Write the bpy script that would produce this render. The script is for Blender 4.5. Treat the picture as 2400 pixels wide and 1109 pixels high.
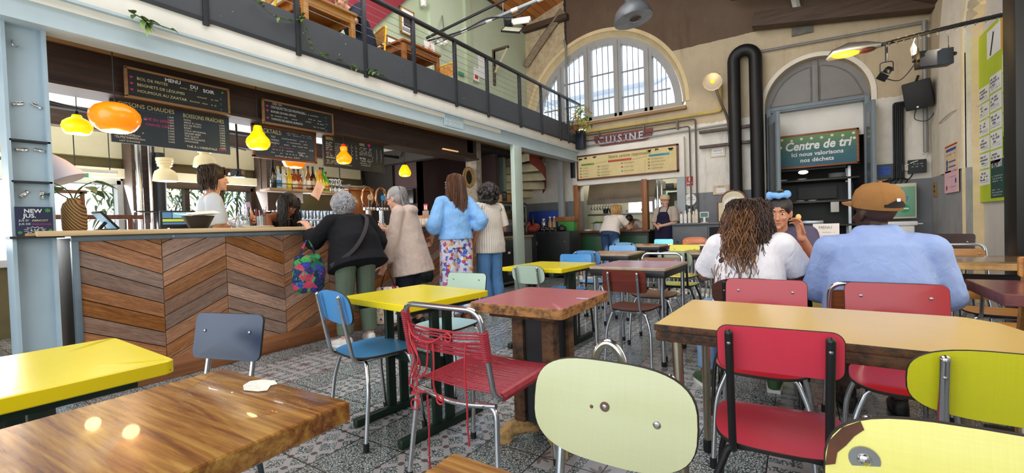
import bpy,bmesh,math,random
from mathutils import Vector,Matrix,Euler,geometry
random.seed(7)
PI=math.pi
R=math.radians
S=bpy.context.scene
COL=S.collection
for o in list(bpy.data.objects):bpy.data.objects.remove(o)
# ---------------------------------------------------------------- camera
cam_d=bpy.data.cameras.new('camera'); cam=bpy.data.objects.new('camera',cam_d); COL.objects.link(cam)
cam_d.sensor_width=36.0; cam_d.sensor_fit='HORIZONTAL'; cam_d.lens=1028.46/2400*36.0
cam_d.clip_start=0.02; cam_d.clip_end=200
_yaw,_pit,_rol=R(-33.24665),R(1.22654),R(1.83514)
_f=Vector((math.sin(_yaw)*math.cos(_pit),math.cos(_yaw)*math.cos(_pit),-math.sin(_pit)))
_r=Vector((math.cos(_yaw),-math.sin(_yaw),0)); _d=_f.cross(_r)
_c,_s=math.cos(_rol),math.sin(_rol)
_rr=_c*_r+_s*_d; _dd=-_s*_r+_c*_d
cam.matrix_world=Matrix(((_rr.x,-_dd.x,-_f.x,0),(_rr.y,-_dd.y,-_f.y,0),(_rr.z,-_dd.z,-_f.z,1.08),(0,0,0,1)))
S.camera=cam
# ---------------------------------------------------------------- world, sun, area lights, exposure
S.view_settings.view_transform='Standard'; S.view_settings.look='None'
S.view_settings.exposure=0.0; S.view_settings.gamma=1.0; S.view_settings.use_curve_mapping=False
W=bpy.data.worlds.new('world'); S.world=W; W.use_nodes=True
_bg=W.node_tree.nodes['Background']; _bg.inputs[0].default_value=(0.80,0.90,1.0,1); _bg.inputs[1].default_value=2.0
def lamp(name,kind,loc,energy,color=(1,1,1),size=None,target=None,direction=None):
 d=bpy.data.lights.new(name,kind); d.energy=energy; d.color=color
 o=bpy.data.objects.new(name,d); COL.objects.link(o); o.location=loc
 if kind=='AREA':d.shape='RECTANGLE'; d.size,d.size_y=size
 if kind=='POINT' and size:d.shadow_soft_size=size
 v=Vector(direction)if direction else(Vector(target)-Vector(loc)if target else None)
 if v is not None:o.rotation_euler=v.to_track_quat('-Z','Y').to_euler()
 return o
_sun=lamp('sun','SUN',(12,-4,9),13.0,(1.0,0.88,0.70),direction=(-0.80,0.36,-0.48)); _sun.data.angle=R(0.6)
lamp('front_fill','AREA',(-1.6,-2.8,2.4),150,(0.93,0.97,1.0),(8,3.6),direction=(0,1,-0.12))  # added soft fill behind the camera, where the window front is unbuilt
lamp('roof_fill','AREA',(-1.9,3.2,5.6),330,(0.96,0.98,1.0),(4.5,6.5),direction=(0,0.15,-1))  # added fill below the closed roof, in place of a skylight
lamp('side_fill','AREA',(1.55,3.3,2.0),55,(1.0,0.93,0.82),(3.2,2.4),direction=(-1,0.25,-0.1))  # added fill before the solid right wall, lights the hall from there
lamp('terrace_fill','AREA',(-7.2,2.2,1.45),190,(0.97,0.98,1.0),(5.0,0.8),direction=(1,0,0.6))  # added uplight inside the windows, stands for daylight bounced onto the bar ceiling
lamp('kitchen_fill','AREA',(-3.0,10.4,2.45),40,(1.0,0.98,0.92),(2.0,1.2),direction=(0,0,-1))  # added fill to brighten the dark kitchen, no fitting modelled
lamp('gallery_area','AREA',(-4.2,2.6,5.2),45,(0.97,0.99,1.0),(3.0,1.2),direction=(-0.6,0.8,-0.5))  # area light inside the hall, no opening behind it, aims into the gallery
# ---------------------------------------------------------------- colours and materials
def lin(c):
 if isinstance(c,str):
  c=tuple(int(c[i:i+2],16)for i in(0,2,4))
 return tuple(((v/255)/12.92 if v/255<=0.04045 else((v/255+0.055)/1.055)**2.4)for v in c)+(1,)
class NT:
 def __init__(s,name):
  s.m=bpy.data.materials.new(name); s.m.use_nodes=True; s.t=s.m.node_tree; s.n=s.t.nodes
  s.b=s.n['Principled BSDF']; s.out=s.n['Material Output']
 def add(s,typ,**kw):
  n=s.n.new(typ)
  for k,v in kw.items():setattr(n,k,v)
  return n
 def link(s,a,b):s.t.links.new(a,b)
 def val(s,node,idx,v):
  if isinstance(v,bpy.types.NodeSocket):s.link(v,node.inputs[idx])
  else:node.inputs[idx].default_value=v
 def math(s,op,a,b=None,c=None,clamp=False):
  n=s.add('ShaderNodeMath',operation=op); n.use_clamp=clamp
  s.val(n,0,a)
  if b is not None:s.val(n,1,b)
  if c is not None:s.val(n,2,c)
  return n.outputs[0]
 def mix(s,f,a,b):
  n=s.add('ShaderNodeMix',data_type='RGBA'); s.val(n,0,f); s.val(n,6,a); s.val(n,7,b); return n.outputs[2]
 def coord(s,kind='Object',scale=None,rot=None):
  o=s.add('ShaderNodeTexCoord').outputs[kind]
  if scale or rot:
   mp=s.add('ShaderNodeMapping'); s.link(o,mp.inputs[0])
   if scale:mp.inputs['Scale'].default_value=scale
   if rot:mp.inputs['Rotation'].default_value=rot
   o=mp.outputs[0]
  return o
 def noise(s,vec,scale,detail=4,rough=0.6,dist=0):
  n=s.add('ShaderNodeTexNoise'); s.link(vec,n.inputs['Vector']); n.inputs['Scale'].default_value=scale
  n.inputs['Detail'].default_value=detail; n.inputs['Roughness'].default_value=rough; n.inputs['Distortion'].default_value=dist
  return n.outputs[0]
 def vor(s,vec,scale,feature='F1',out=0,rnd=1.0):
  n=s.add('ShaderNodeTexVoronoi',feature=feature); s.link(vec,n.inputs['Vector']); n.inputs['Scale'].default_value=scale
  if 'Randomness' in n.inputs:n.inputs['Randomness'].default_value=rnd
  return n.outputs[out]
 def ramp(s,f,stops,interp='LINEAR'):
  n=s.add('ShaderNodeValToRGB'); s.link(f,n.inputs[0]); e=n.color_ramp.elements; n.color_ramp.interpolation=interp
  while len(e)<len(stops):e.new(0.5)
  for el,(p,c)in zip(e,stops):el.position=p; el.color=c
  return n.outputs[0]
 def bump(s,h,strength=0.3,dist=0.01):
  n=s.add('ShaderNodeBump'); s.link(h,n.inputs['Height']); n.inputs['Strength'].default_value=strength
  n.inputs['Distance'].default_value=dist; s.link(n.outputs[0],s.b.inputs['Normal'])
 def set(s,col=None,rough=None,metal=None,spec=None,coat=None,trans=None,sss=None):
  for k,v in(('Base Color',col),('Roughness',rough),('Metallic',metal),('Specular IOR Level',spec),('Coat Weight',coat),('Transmission Weight',trans)):
   if v is not None:s.val(s.b,k,v)
  return s
MATS={}
def scl(c,k):return tuple(min(1,v*k)for v in c[:3])+(1,)
def mat(name,col,rough=0.5,metal=0.0,var=0.12,scale=6,bump=0.0,bscale=60,coat=0.0,spec=0.5,stretch=None,alpha=None,emis=None):
 if name in MATS:return MATS[name]
 t=NT(name); c=lin(col); t.set(c,rough,metal,spec,coat)
 v=None
 if var:
  v=t.coord('Object',stretch); n=t.noise(v,scale)
  t.link(t.ramp(n,[(0.3,scl(c,1-var)),(0.7,scl(c,1+var))]),t.b.inputs['Base Color'])
 if bump:
  v=v or t.coord('Object',stretch); t.bump(t.noise(v,bscale,3),bump,0.01)
 if emis:
  t.b.inputs['Emission Color'].default_value=lin(emis[0]); t.b.inputs['Emission Strength'].default_value=emis[1]
 if alpha is not None:t.b.inputs['Alpha'].default_value=alpha
 MATS[name]=t.m
 return t.m
def wood(name,c1,c2,scale=3.0,along=0,rough=0.45,k=14,coat=0.0,rnd=0.0,bump=0.1,dark=None):
 if name in MATS:return MATS[name]
 t=NT(name); st=[k,k,k]; st[along]=0.8
 v=t.coord('Object',tuple(st)); n=t.noise(v,scale,6,0.65,0.6)
 n2=t.noise(t.coord('Object',tuple(x*3.5 if x>1 else x for x in st)),scale*1.3,3,0.7)
 f=t.math('ADD',t.math('MULTIPLY',n,0.7),t.math('MULTIPLY',n2,0.3))
 stops=[(0.36,lin(c1)),(0.62,lin(c2))]
 if dark:stops=[(0.30,lin(dark)),(0.44,lin(c1)),(0.62,lin(c2))]
 col=t.ramp(f,stops)
 if rnd:
  g=t.add('ShaderNodeNewGeometry').outputs['Random Per Island']
  h=t.add('ShaderNodeHueSaturation'); t.link(col,h.inputs['Color'])
  t.link(t.math('MULTIPLY_ADD',g,rnd,1-rnd*0.5),h.inputs['Value'])
  t.link(t.math('MULTIPLY_ADD',t.math('FRACT',t.math('MULTIPLY',g,7.3)),0.3,0.80),h.inputs['Saturation'])
  col=h.outputs[0]
 t.link(col,t.b.inputs['Base Color']); t.set(None,rough,0,None,coat)
 if bump:t.bump(f,bump,0.01)
 MATS[name]=t.m
 return t.m
def glass(name,col='ffffff',rough=0.02,alpha=0.25,spec=0.5):
 if name in MATS:return MATS[name]
 t=NT(name); tr=t.add('ShaderNodeBsdfTransparent'); tr.inputs[0].default_value=lin(col)
 gl=t.add('ShaderNodeBsdfGlossy'); gl.inputs['Roughness'].default_value=rough; gl.inputs[0].default_value=(0.9,0.95,1,1)
 fr=t.add('ShaderNodeFresnel'); fr.inputs[0].default_value=1.45
 mx=t.add('ShaderNodeMixShader'); t.link(t.math('MULTIPLY_ADD',fr.outputs[0],0.8,alpha*0.2,True),mx.inputs[0])
 t.link(tr.outputs[0],mx.inputs[1]); t.link(gl.outputs[0],mx.inputs[2]); t.link(mx.outputs[0],t.out.inputs[0])
 MATS[name]=t.m
 return t.m
# ---------------------------------------------------------------- mesh builder
class MB:
 def __init__(s):s.v=[]; s.f=[]; s.m=[]; s.x=Matrix.Identity(4)
 def at(s,loc=(0,0,0),rot=(0,0,0),sc=(1,1,1)):
  s.x=Matrix.LocRotScale(Vector(loc),Euler(rot),Vector(sc)); return s
 def add(s,vs,fs,m=0):
  o=len(s.v); s.v+=[tuple(s.x@Vector(p))for p in vs]
  for i,f in enumerate(fs):s.f.append(tuple(o+k for k in f)); s.m.append(m if isinstance(m,int)else m[i])
  return s
 def box(s,a,b,m=0,bev=0.0):
  x0,y0,z0=(min(p,q)for p,q in zip(a,b)); x1,y1,z1=(max(p,q)for p,q in zip(a,b))
  if not bev:
   v=[(x0,y0,z0),(x1,y0,z0),(x1,y1,z0),(x0,y1,z0),(x0,y0,z1),(x1,y0,z1),(x1,y1,z1),(x0,y1,z1)]
   return s.add(v,[(0,3,2,1),(4,5,6,7),(0,1,5,4),(1,2,6,5),(2,3,7,6),(3,0,4,7)],m)
  bm=bmesh.new(); bmesh.ops.create_cube(bm,size=1)
  for p in bm.verts:p.co=Vector(((x0+x1)/2+p.co.x*(x1-x0),(y0+y1)/2+p.co.y*(y1-y0),(z0+z1)/2+p.co.z*(z1-z0)))
  bev=min(bev,0.45*min(x1-x0,y1-y0,z1-z0))
  bmesh.ops.bevel(bm,geom=list(bm.edges),offset=bev,segments=2,affect='EDGES',profile=0.5)
  return s.bm(bm,m)
 def bm(s,bm,m=0):
  bm.verts.ensure_lookup_table(); bm.verts.index_update()
  s.add([p.co for p in bm.verts],[[q.index for q in f.verts]for f in bm.faces],m); bm.free(); return s
 def rect(s,o,u,v,m=0):
  o,u,v=Vector(o),Vector(u),Vector(v); return s.add([o,o+u,o+u+v,o+v],[(0,1,2,3)],m)
 def tube(s,pts,r,n=8,m=0,cap=True,flat=1.0):
  pts=[Vector(p)for p in pts]; rs=r if isinstance(r,(list,tuple))else[r]*len(pts)
  t0=(pts[1]-pts[0]).normalized(); up=Vector((0,0,1))if abs(t0.z)<0.9 else Vector((1,0,0))
  a=(up-t0*up.dot(t0)).normalized(); vs=[]; fs=[]
  for i,p in enumerate(pts):
   if i==0:t=t0
   elif i==len(pts)-1:t=(pts[-1]-pts[-2]).normalized()
   else:t=((pts[i+1]-p).normalized()+(p-pts[i-1]).normalized()).normalized()
   a=(a-t*a.dot(t)); a=a.normalized()if a.length>1e-6 else t.orthogonal().normalized()
   b=t.cross(a)
   for k in range(n):
    q=2*PI*k/n; vs.append(p+(a*math.cos(q)*flat+b*math.sin(q))*rs[i])
  for i in range(len(pts)-1):
   for k in range(n):
    k2=(k+1)%n; fs.append((i*n+k,i*n+k2,(i+1)*n+k2,(i+1)*n+k))
  if cap:fs.append(tuple(range(n-1,-1,-1))); fs.append(tuple((len(pts)-1)*n+k for k in range(n)))
  return s.add(vs,fs,m)
 def cyl(s,p,r,h,n=20,m=0,r2=None,axis='z'):
  d={'x':(h,0,0),'y':(0,h,0),'z':(0,0,h)}[axis]; p=Vector(p)
  return s.tube([p,p+Vector(d)],[r,r if r2 is None else r2],n,m)
 def lathe(s,prof,n=24,m=0,c=(0,0,0)):
  vs=[]; fs=[]; c=Vector(c)
  for(r,z)in prof:
   for k in range(n):q=2*PI*k/n; vs.append(c+Vector((r*math.cos(q),r*math.sin(q),z)))
  for i in range(len(prof)-1):
   for k in range(n):
    k2=(k+1)%n; fs.append((i*n+k,i*n+k2,(i+1)*n+k2,(i+1)*n+k))
  if prof[0][0]>1e-5:fs.append(tuple(range(n-1,-1,-1)))
  if prof[-1][0]>1e-5:fs.append(tuple((len(prof)-1)*n+k for k in range(n)))
  return s.add(vs,fs,m)
 def ell(s,c,rad,m=0,nu=16,nv=10,rot=None):
  c=Vector(c); rad=(rad,)*3 if isinstance(rad,(int,float))else rad; q=Euler(rot).to_matrix()if rot else Matrix.Identity(3)
  vs=[c+q@Vector((0,0,-rad[2]))]; fs=[]
  for i in range(1,nv):
   t=-PI/2+PI*i/nv
   for k in range(nu):p=2*PI*k/nu; vs.append(c+q@Vector((rad[0]*math.cos(t)*math.cos(p),rad[1]*math.cos(t)*math.sin(p),rad[2]*math.sin(t))))
  vs.append(c+q@Vector((0,0,rad[2])))
  for k in range(nu):fs.append((0,1+(k+1)%nu,1+k))
  for i in range(nv-2):
   for k in range(nu):k2=(k+1)%nu; fs.append((1+i*nu+k,1+i*nu+k2,1+(i+1)*nu+k2,1+(i+1)*nu+k))
  l=len(vs)-1
  for k in range(nu):fs.append((l,1+(nv-2)*nu+k,1+(nv-2)*nu+(k+1)%nu))
  return s.add(vs,fs,m)
 def plate(s,pts,t,fn=None,rings=3,mt=0,ms=0,mbk=None,bev=0.002):
  fn=fn or(lambda u,v,w:(u,v,w)); mbk=mt if mbk is None else mbk
  n=len(pts); cu=sum(p[0]for p in pts)/n; cv=sum(p[1]for p in pts)/n
  size=max(max(abs(p[0]-cu)for p in pts),1e-6)
  lay=[]
  for w,mm in((0,'b'),(t,'t')):
   rr=[1-bev/size]+[1-j/(rings+0.0)for j in range(1,rings)]
   lay.append((w,rr))
  vs=[]; fs=[]; ms_=[]
  def ring(sc,w):
   o=len(vs); vs.extend(fn(cu+(p[0]-cu)*sc,cv+(p[1]-cv)*sc,w)for p in pts); return o
  def bridge(a,b,mi):
   for k in range(n):k2=(k+1)%n; fs.append((a+k,a+k2,b+k2,b+k)); ms_.append(mi)
  seq=[(j,0)for j in reversed(lay[0][1])]+[(1,bev),(1,t-bev)]+[(j,t)for j in lay[1][1]]
  c0=len(vs); vs.append(fn(cu,cv,0)); prev=ring(*seq[0])
  for k in range(n):fs.append((c0,prev+(k+1)%n,prev+k)); ms_.append(mbk)
  nb=len(lay[0][1])
  for i,q in enumerate(seq[1:],1):
   cur=ring(*q); bridge(prev,cur,mbk if i<nb else(ms if i<=nb+2 else mt)); prev=cur
  c1=len(vs); vs.append(fn(cu,cv,t))
  for k in range(n):fs.append((c1,prev+k,prev+(k+1)%n)); ms_.append(mt)
  return s.add(vs,fs,ms_)
 def prism(s,pts,h,fn=None,m=0,mside=None):
  fn=fn or(lambda u,v,w:(u,v,w)); n=len(pts)
  tri=geometry.tessellate_polygon([[Vector((p[0],p[1],0))for p in pts]])
  a=sum(pts[i][0]*pts[(i+1)%n][1]-pts[(i+1)%n][0]*pts[i][1]for i in range(n))
  vs=[fn(p[0],p[1],0)for p in pts]+[fn(p[0],p[1],h)for p in pts]; fs=[]; mm=[]
  for t in tri:fs.append(tuple(t)); fs.append(tuple(n+k for k in reversed(t))); mm+=[m,m]
  for i in range(n):j=(i+1)%n; fs.append((i,j,n+j,n+i)); mm.append(m if mside is None else mside)
  return s.add(vs,fs,mm)
 def poly(s,pts3,m=0):return s.add(pts3,[tuple(range(len(pts3)))],m)
 def text(s,body,x,z,size,y=-0.002,m=0,align='LEFT',shear=0.0,bold=0.0,rot=0.0,sx=1.0,ext=0.0):
  cu=bpy.data.curves.new('t','FONT'); cu.body=body; cu.size=size; cu.align_x=align; cu.shear=shear; cu.offset=bold; cu.resolution_u=2; cu.extrude=ext
  ob=bpy.data.objects.new('t',cu); me=ob.to_mesh(); cr,sr=math.cos(rot),math.sin(rot)
  s.add([(x+(p.co.x*cr-p.co.y*sr)*sx,y-p.co.z,z+p.co.x*sr+p.co.y*cr)for p in me.vertices],[tuple(q.vertices)for q in me.polygons],m)
  ob.to_mesh_clear(); bpy.data.objects.remove(ob); bpy.data.curves.remove(cu); return s
 def scribble(s,x,z,length,h,y=-0.002,m=0,slope=0.0,w=None):
  w=w or h*0.28; x0=x; k=0; vs=[]; pts=[]
  rnd=random.Random(int((x*931+z*577+length*313)*1000))
  while x<x0+length:
   gap=rnd.random()<0.14
   if gap:
    if len(pts)>2:s.ribbon(pts,w,y,m)
    pts=[]; x+=h*0.9
   pts.append((x,z+slope*(x-x0)+(h if k%2 else 0)*rnd.uniform(0.55,1.0))); x+=h*rnd.uniform(0.3,0.6); k+=1
  if len(pts)>2:s.ribbon(pts,w,y,m)
  return s
 def ribbon(s,pts,w,y,m=0):
  vs=[]; n=len(pts)
  for i,p in enumerate(pts):
   a=pts[max(0,i-1)]; b=pts[min(n-1,i+1)]; dx,dz=b[0]-a[0],b[1]-a[1]; l=math.hypot(dx,dz)or 1
   nx,nz=-dz/l*w/2,dx/l*w/2; vs+=[(p[0]+nx,y,p[1]+nz),(p[0]-nx,y,p[1]-nz)]
  return s.add(vs,[(2*i,2*i+1,2*i+3,2*i+2)for i in range(n-1)],m)
 def mesh(s,name,mats,angle=38):
  me=bpy.data.meshes.new(name); me.from_pydata(s.v,[],s.f); me.polygons.foreach_set('material_index',s.m)
  for mt_ in(mats if isinstance(mats,(list,tuple))else[mats]):me.materials.append(mt_)
  bm=bmesh.new(); bm.from_mesh(me); bmesh.ops.remove_doubles(bm,verts=bm.verts,dist=1e-5)
  if s.fixn:bmesh.ops.recalc_face_normals(bm,faces=bm.faces)
  bm.to_mesh(me); bm.free()
  me.polygons.foreach_set('use_smooth',[True]*len(me.polygons)); me.set_sharp_from_angle(angle=R(angle)); me.update()
  return me
 fixn=True
 def build(s,name,mats,parent=None,angle=38,fix=True,**props):
  s.fixn=fix
  o=bpy.data.objects.new(name,s.mesh(name,mats,angle)); COL.objects.link(o)
  if parent is not None:o.parent=parent
  for k,v in props.items():o[k]=v
  return o
def fillet(pts,rad,n=5):
 pts=[Vector(p)for p in pts]; out=[pts[0]]
 for i in range(1,len(pts)-1):
  a,b,c=pts[i-1],pts[i],pts[i+1]; u=(a-b); v=(c-b); r=min(rad,u.length*0.49,v.length*0.49)
  p,q=b+u.normalized()*r,b+v.normalized()*r
  for k in range(n+1):t=k/n; out.append(p*(1-t)**2+b*2*t*(1-t)+q*t*t)
 out.append(pts[-1]); return out
def spline(pts,n=6):
 P=[Vector(p)for p in pts]; out=[]
 for i in range(len(P)-1):
  p0,p1,p2,p3=P[max(0,i-1)],P[i],P[i+1],P[min(len(P)-1,i+2)]
  for k in range(n):
   t=k/n; out.append(0.5*((2*p1)+(p2-p0)*t+(2*p0-5*p1+4*p2-p3)*t*t+(3*p1-p0-3*p2+p3)*t**3))
 out.append(P[-1]); return out
def rrect(w,h,r,n=5):
 r=min(r,w/2-1e-4,h/2-1e-4); o=[]
 for cx,cy,a in((w/2-r,h/2-r,0),(-w/2+r,h/2-r,90),(-w/2+r,-h/2+r,180),(w/2-r,-h/2+r,270)):
  for k in range(n+1):q=R(a+90*k/n); o.append((cx+r*math.cos(q),cy+r*math.sin(q)))
 return o
def sell(w,h,p=3.0,n=36):
 o=[]
 for k in range(n):
  q=2*PI*k/n; c,s_=math.cos(q),math.sin(q)
  o.append((w/2*math.copysign(abs(c)**(2/p),c),h/2*math.copysign(abs(s_)**(2/p),s_)))
 return o
def thing(name,label,cat,loc=(0,0,0),rz=0.0,group=None,rot=None):
 o=bpy.data.objects.new(name,None); COL.objects.link(o); o.empty_display_size=0.1
 o.location=loc; o.rotation_euler=rot if rot else(0,0,rz); o['label']=label; o['category']=cat
 if group:o['group']=group
 return o
def tag(o,label,cat,group=None,kind=None):
 o['label']=label; o['category']=cat
 if group:o['group']=group
 if kind:o['kind']=kind
 return o
def struct(mb,name,mats,angle=38,fix=True):
 o=mb.build(name,mats,None,angle,fix); o['kind']='structure'; return o
def holed(outline,holes,fn,depth,mb=None,m=0,mside=None):
 mb=mb or MB(); loops=[outline]+holes
 tri=geometry.tessellate_polygon([[Vector((p[0],p[1],0))for p in l]for l in loops])
 flat=[p for l in loops for p in l]; n=len(flat)
 vs=[fn(p[0],p[1],0)for p in flat]+[fn(p[0],p[1],depth)for p in flat]; fs=[]; mm=[]
 for t in tri:fs.append(tuple(t)); fs.append(tuple(n+k for k in reversed(t))); mm+=[m,m]
 o=0
 for l in loops:
  for i in range(len(l)):j=(i+1)%len(l); fs.append((o+i,o+j,n+o+j,n+o+i)); mm.append(m if mside is None else mside)
  o+=len(l)
 mb.add(vs,fs,mm); return mb
def arc(cx,cz,r,a0=0,a1=180,n=32,rz=None):return[(cx+r*math.cos(R(a0+(a1-a0)*k/n)),cz+(rz or r)*math.sin(R(a0+(a1-a0)*k/n)))for k in range(n+1)]
CHROME=mat('chrome','c9ccd0',0.16,1.0,0.10,3)
STEEL=mat('brushed_steel','a9abad',0.34,1.0,0.12,5)
BLACK=mat('black_paint','17181a',0.42,0,0.2,8)
RUBBER=mat('black_rubber','141414',0.75,0,0.1,8)
WHITE=mat('white_paint','f2f0ea',0.5,0,0.04,4)
DKIRON=mat('dark_iron','2a2c30',0.5,0.3,0.15,8)
IRONGREEN=mat('dark_green_iron','12291f',0.45,0.1,0.2,10)
PAPER=mat('white_paper','f3efe6',0.8,0,0.04,6)
def ray(x,y):return _rr*((x-1200)/1028.46)+_dd*((y-554.5)/1028.46)+_f
EYE=Vector((0,0,1.08))
def P3(x,y,X=None,Y=None,Z=None,d=None):
 v=ray(x,y)
 k=X/v.x if X is not None else Y/v.y if Y is not None else(Z-1.08)/v.z if Z is not None else d
 return EYE+v*k
def board(name,label,cat,c,w,h,face,th=0.02,frame=None,fw=0.015,surf=None,group=None,tilt=0.0,part='panel'):
 """flat panel; face '+x' | '-y' | '-x' tells where its front looks; front of the panel is local -Y"""
 rz={'+x':PI/2,'-y':0.0,'-x':-PI/2}[face]if isinstance(face,str)else face
 t=thing(name,label,cat,c,0,group,rot=(tilt,0,rz))
 MB().box((-w/2,-th/2,-h/2),(w/2,th/2,h/2)).build(part,[surf],t)
 if frame:
  m=MB(); e=0.006
  m.box((-w/2-e,-th/2-e,h/2-fw),(w/2+e,th/2,h/2+e),0,0.002).box((-w/2-e,-th/2-e,-h/2-e),(w/2+e,th/2,-h/2+fw),0,0.002)
  m.box((-w/2-e,-th/2-e,-h/2),(-w/2+fw,th/2,h/2),0,0.002).box((w/2-fw,-th/2-e,-h/2),(w/2+e,th/2,h/2),0,0.002)
  m.build('frame',[frame],t)
 return t
def ink(name,col,rough=0.8):return mat('ink_'+name,col,rough,0,0)
# ================================================================ SETTING
def tile_floor():
 t=NT('patterned_cement_tiles'); P=t.coord('Object'); sp=t.add('ShaderNodeSeparateXYZ'); t.link(P,sp.inputs[0])
 x=t.math('ADD',sp.outputs[0],1.635+30); y=t.math('ADD',sp.outputs[1],-1.757+30)
 u=t.math('DIVIDE',x,0.3); v=t.math('DIVIDE',y,0.3); fu=t.math('FRACT',u); fv=t.math('FRACT',v); iu=t.math('FLOOR',u); iv=t.math('FLOOR',v)
 def edge(f):return t.math('MINIMUM',f,t.math('SUBTRACT',1.0,f))
 eu,ev=edge(fu),edge(fv)
 grout=t.math('LESS_THAN',t.math('MINIMUM',eu,ev),0.011)
 p=edge(t.math('FRACT',t.math('DIVIDE',t.math('ADD',x,y),0.15))); q=edge(t.math('FRACT',t.math('ADD',t.math('DIVIDE',t.math('SUBTRACT',x,y),0.15),50.0)))
 strip=t.math('LESS_THAN',t.math('MINIMUM',p,q),0.14)
 dot=t.math('LESS_THAN',t.math('ADD',t.math('MAXIMUM',p,q),t.math('MULTIPLY',t.math('MINIMUM',p,q),0.5)),0.165)
 ve=t.vor(P,78,'DISTANCE_TO_EDGE'); peb=t.ramp(ve,[(0.05,lin('3f4a4b')),(0.20,lin('b9c0bf')),(0.6,lin('d3d7d4'))])
 big=t.noise(P,1.7,3)
 cs=t.mix(big,lin('a3a0a1'),lin('bab8b9'))
 lat=t.mix(strip,peb,cs); lat=t.mix(dot,lat,lin('645a59'))
 cx=t.math('SUBTRACT',t.math('FRACT',t.math('ADD',u,0.5)),0.5); cy=t.math('SUBTRACT',t.math('FRACT',t.math('ADD',v,0.5)),0.5)
 r=t.math('SQRT',t.math('ADD',t.math('MULTIPLY',cx,cx),t.math('MULTIPLY',cy,cy))); th=t.math('ARCTAN2',cy,cx)
 st=t.math('ABSOLUTE',t.math('SINE',t.math('MULTIPLY',th,4.0)))
 star=t.math('LESS_THAN',t.math('MULTIPLY',r,t.math('MULTIPLY_ADD',st,-0.62,1.0)),0.085)
 star=t.math('MULTIPLY',star,t.math('LESS_THAN',r,0.27))
 band=t.math('LESS_THAN',t.math('ABSOLUTE',t.math('SUBTRACT',t.math('MAXIMUM',t.math('ABSOLUTE',cx),t.math('ABSOLUTE',cy)),0.37)),0.07)
 stt=t.mix(band,cs,peb); stt=t.mix(star,stt,lin('7d7371'))
 iu3=t.math('FRACT',t.math('DIVIDE',t.math('ADD',iu,1.0),3.0)); stt=t.mix(t.math('LESS_THAN',iu3,0.2),stt,peb)
 odd=t.math('GREATER_THAN',t.math('FRACT',t.math('MULTIPLY',iu,0.5)),0.25)
 mid=t.mix(odd,lat,peb)
 iu0=t.math('SUBTRACT',iu,100.0)
 starz=t.math('MAXIMUM',t.math('LESS_THAN',iu0,-4.5),t.math('GREATER_THAN',iu0,0.5))
 col=t.mix(starz,mid,stt); col=t.mix(grout,col,lin('3d3937'))
 dirt=t.ramp(t.noise(P,3.3,5,0.65),[(0.33,(0.74,0.72,0.72,1)),(0.60,(1,1,1,1))])
 mx=t.add('ShaderNodeMix',data_type='RGBA',blend_type='MULTIPLY'); mx.inputs[0].default_value=0.8; t.link(col,mx.inputs[6]); t.link(dirt,mx.inputs[7])
 t.link(mx.outputs[2],t.b.inputs['Base Color'])
 t.link(t.math('MULTIPLY_ADD',t.noise(P,9,4),0.24,0.06),t.b.inputs['Roughness'])
 t.bump(t.math('SUBTRACT',1.0,grout),0.25,0.004)
 return t.m
struct(MB().box((-9.6,-4,-0.12),(2.2,12.2,0)),'floor',tile_floor())
def wall_paint(name,bands,top_x=None,bump=0.25):
 t=NT(name); P=t.coord('Object'); sp=t.add('ShaderNodeSeparateXYZ'); t.link(P,sp.inputs[0])
 z=sp.outputs[2]; n1=t.noise(P,2.2,5,0.7); n2=t.noise(P,7,5,0.7)
 base=None
 for(zt,rag,c)in bands:
  cc=t.mix(t.ramp(n1,[(0.35,(0,0,0,1)),(0.7,(1,1,1,1))]),scl(lin(c),0.86),scl(lin(c),1.05))
  if base is None:base=cc; pz,pr=zt,rag; continue
  f=t.math('GREATER_THAN',t.math('ADD',z,t.math('MULTIPLY',t.math('SUBTRACT',n2,0.5),pr)),pz)
  base=t.mix(f,base,cc); pz,pr=zt,rag
 if top_x is not None:
  f=t.math('MULTIPLY',t.math('LESS_THAN',sp.outputs[0],top_x[0]),t.math('GREATER_THAN',z,2.95))
  cc=t.mix(t.ramp(n2,[(0.42,(0,0,0,1)),(0.56,(1,1,1,1))]),lin('bda680'),lin('cdbc9c'))
  base=t.mix(f,base,cc)
  g=t.math('LESS_THAN',t.math('ABSOLUTE',t.math('SUBTRACT',sp.outputs[0],t.math('MULTIPLY_ADD',n2,0.06,top_x[0]-0.03))),0.028)
  base=t.mix(t.math('MULTIPLY',g,t.math('GREATER_THAN',z,4.5)),base,lin('3a3026'))
 st=t.ramp(t.noise(t.coord('Object',(3.5,3.5,0.7)),1.4,6,0.72),[(0.30,(0.60,0.53,0.45,1)),(0.46,(1,1,1,1))])
 mx=t.add('ShaderNodeMix',data_type='RGBA',blend_type='MULTIPLY'); mx.inputs[0].default_value=0.55; t.link(base,mx.inputs[6]); t.link(st,mx.inputs[7])
 chip=t.ramp(t.noise(P,11,3,0.5),[(0.735,(0,0,0,1)),(0.75,(1,1,1,1))])
 t.link(t.mix(t.math('MULTIPLY',chip,0.6),mx.outputs[2],lin('a98f70')),t.b.inputs['Base Color']); t.set(None,0.85); t.bump(n2,bump,0.02)
 return t.m
back_paint=wall_paint('back_wall_paint',[(1.62,0.01,'86888b'),(2.92,0.14,'ece6d9'),(4.41,0.05,'cdbb9b'),(9,0,'6e5a48')],(-4.30,))
win_hole=arc(-3.55,3.40,1.75,0,180,40)+[(-5.30,3.31),(-1.80,3.31)]
door_hole=arc(0.25,3.03,0.73,0,180,28)+[(-0.48,-0.05),(0.98,-0.05)]
hatch_hole=[(-4.12,-0.05),(-1.97,-0.05),(-1.97,1.97),(-4.12,1.97)]
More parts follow.
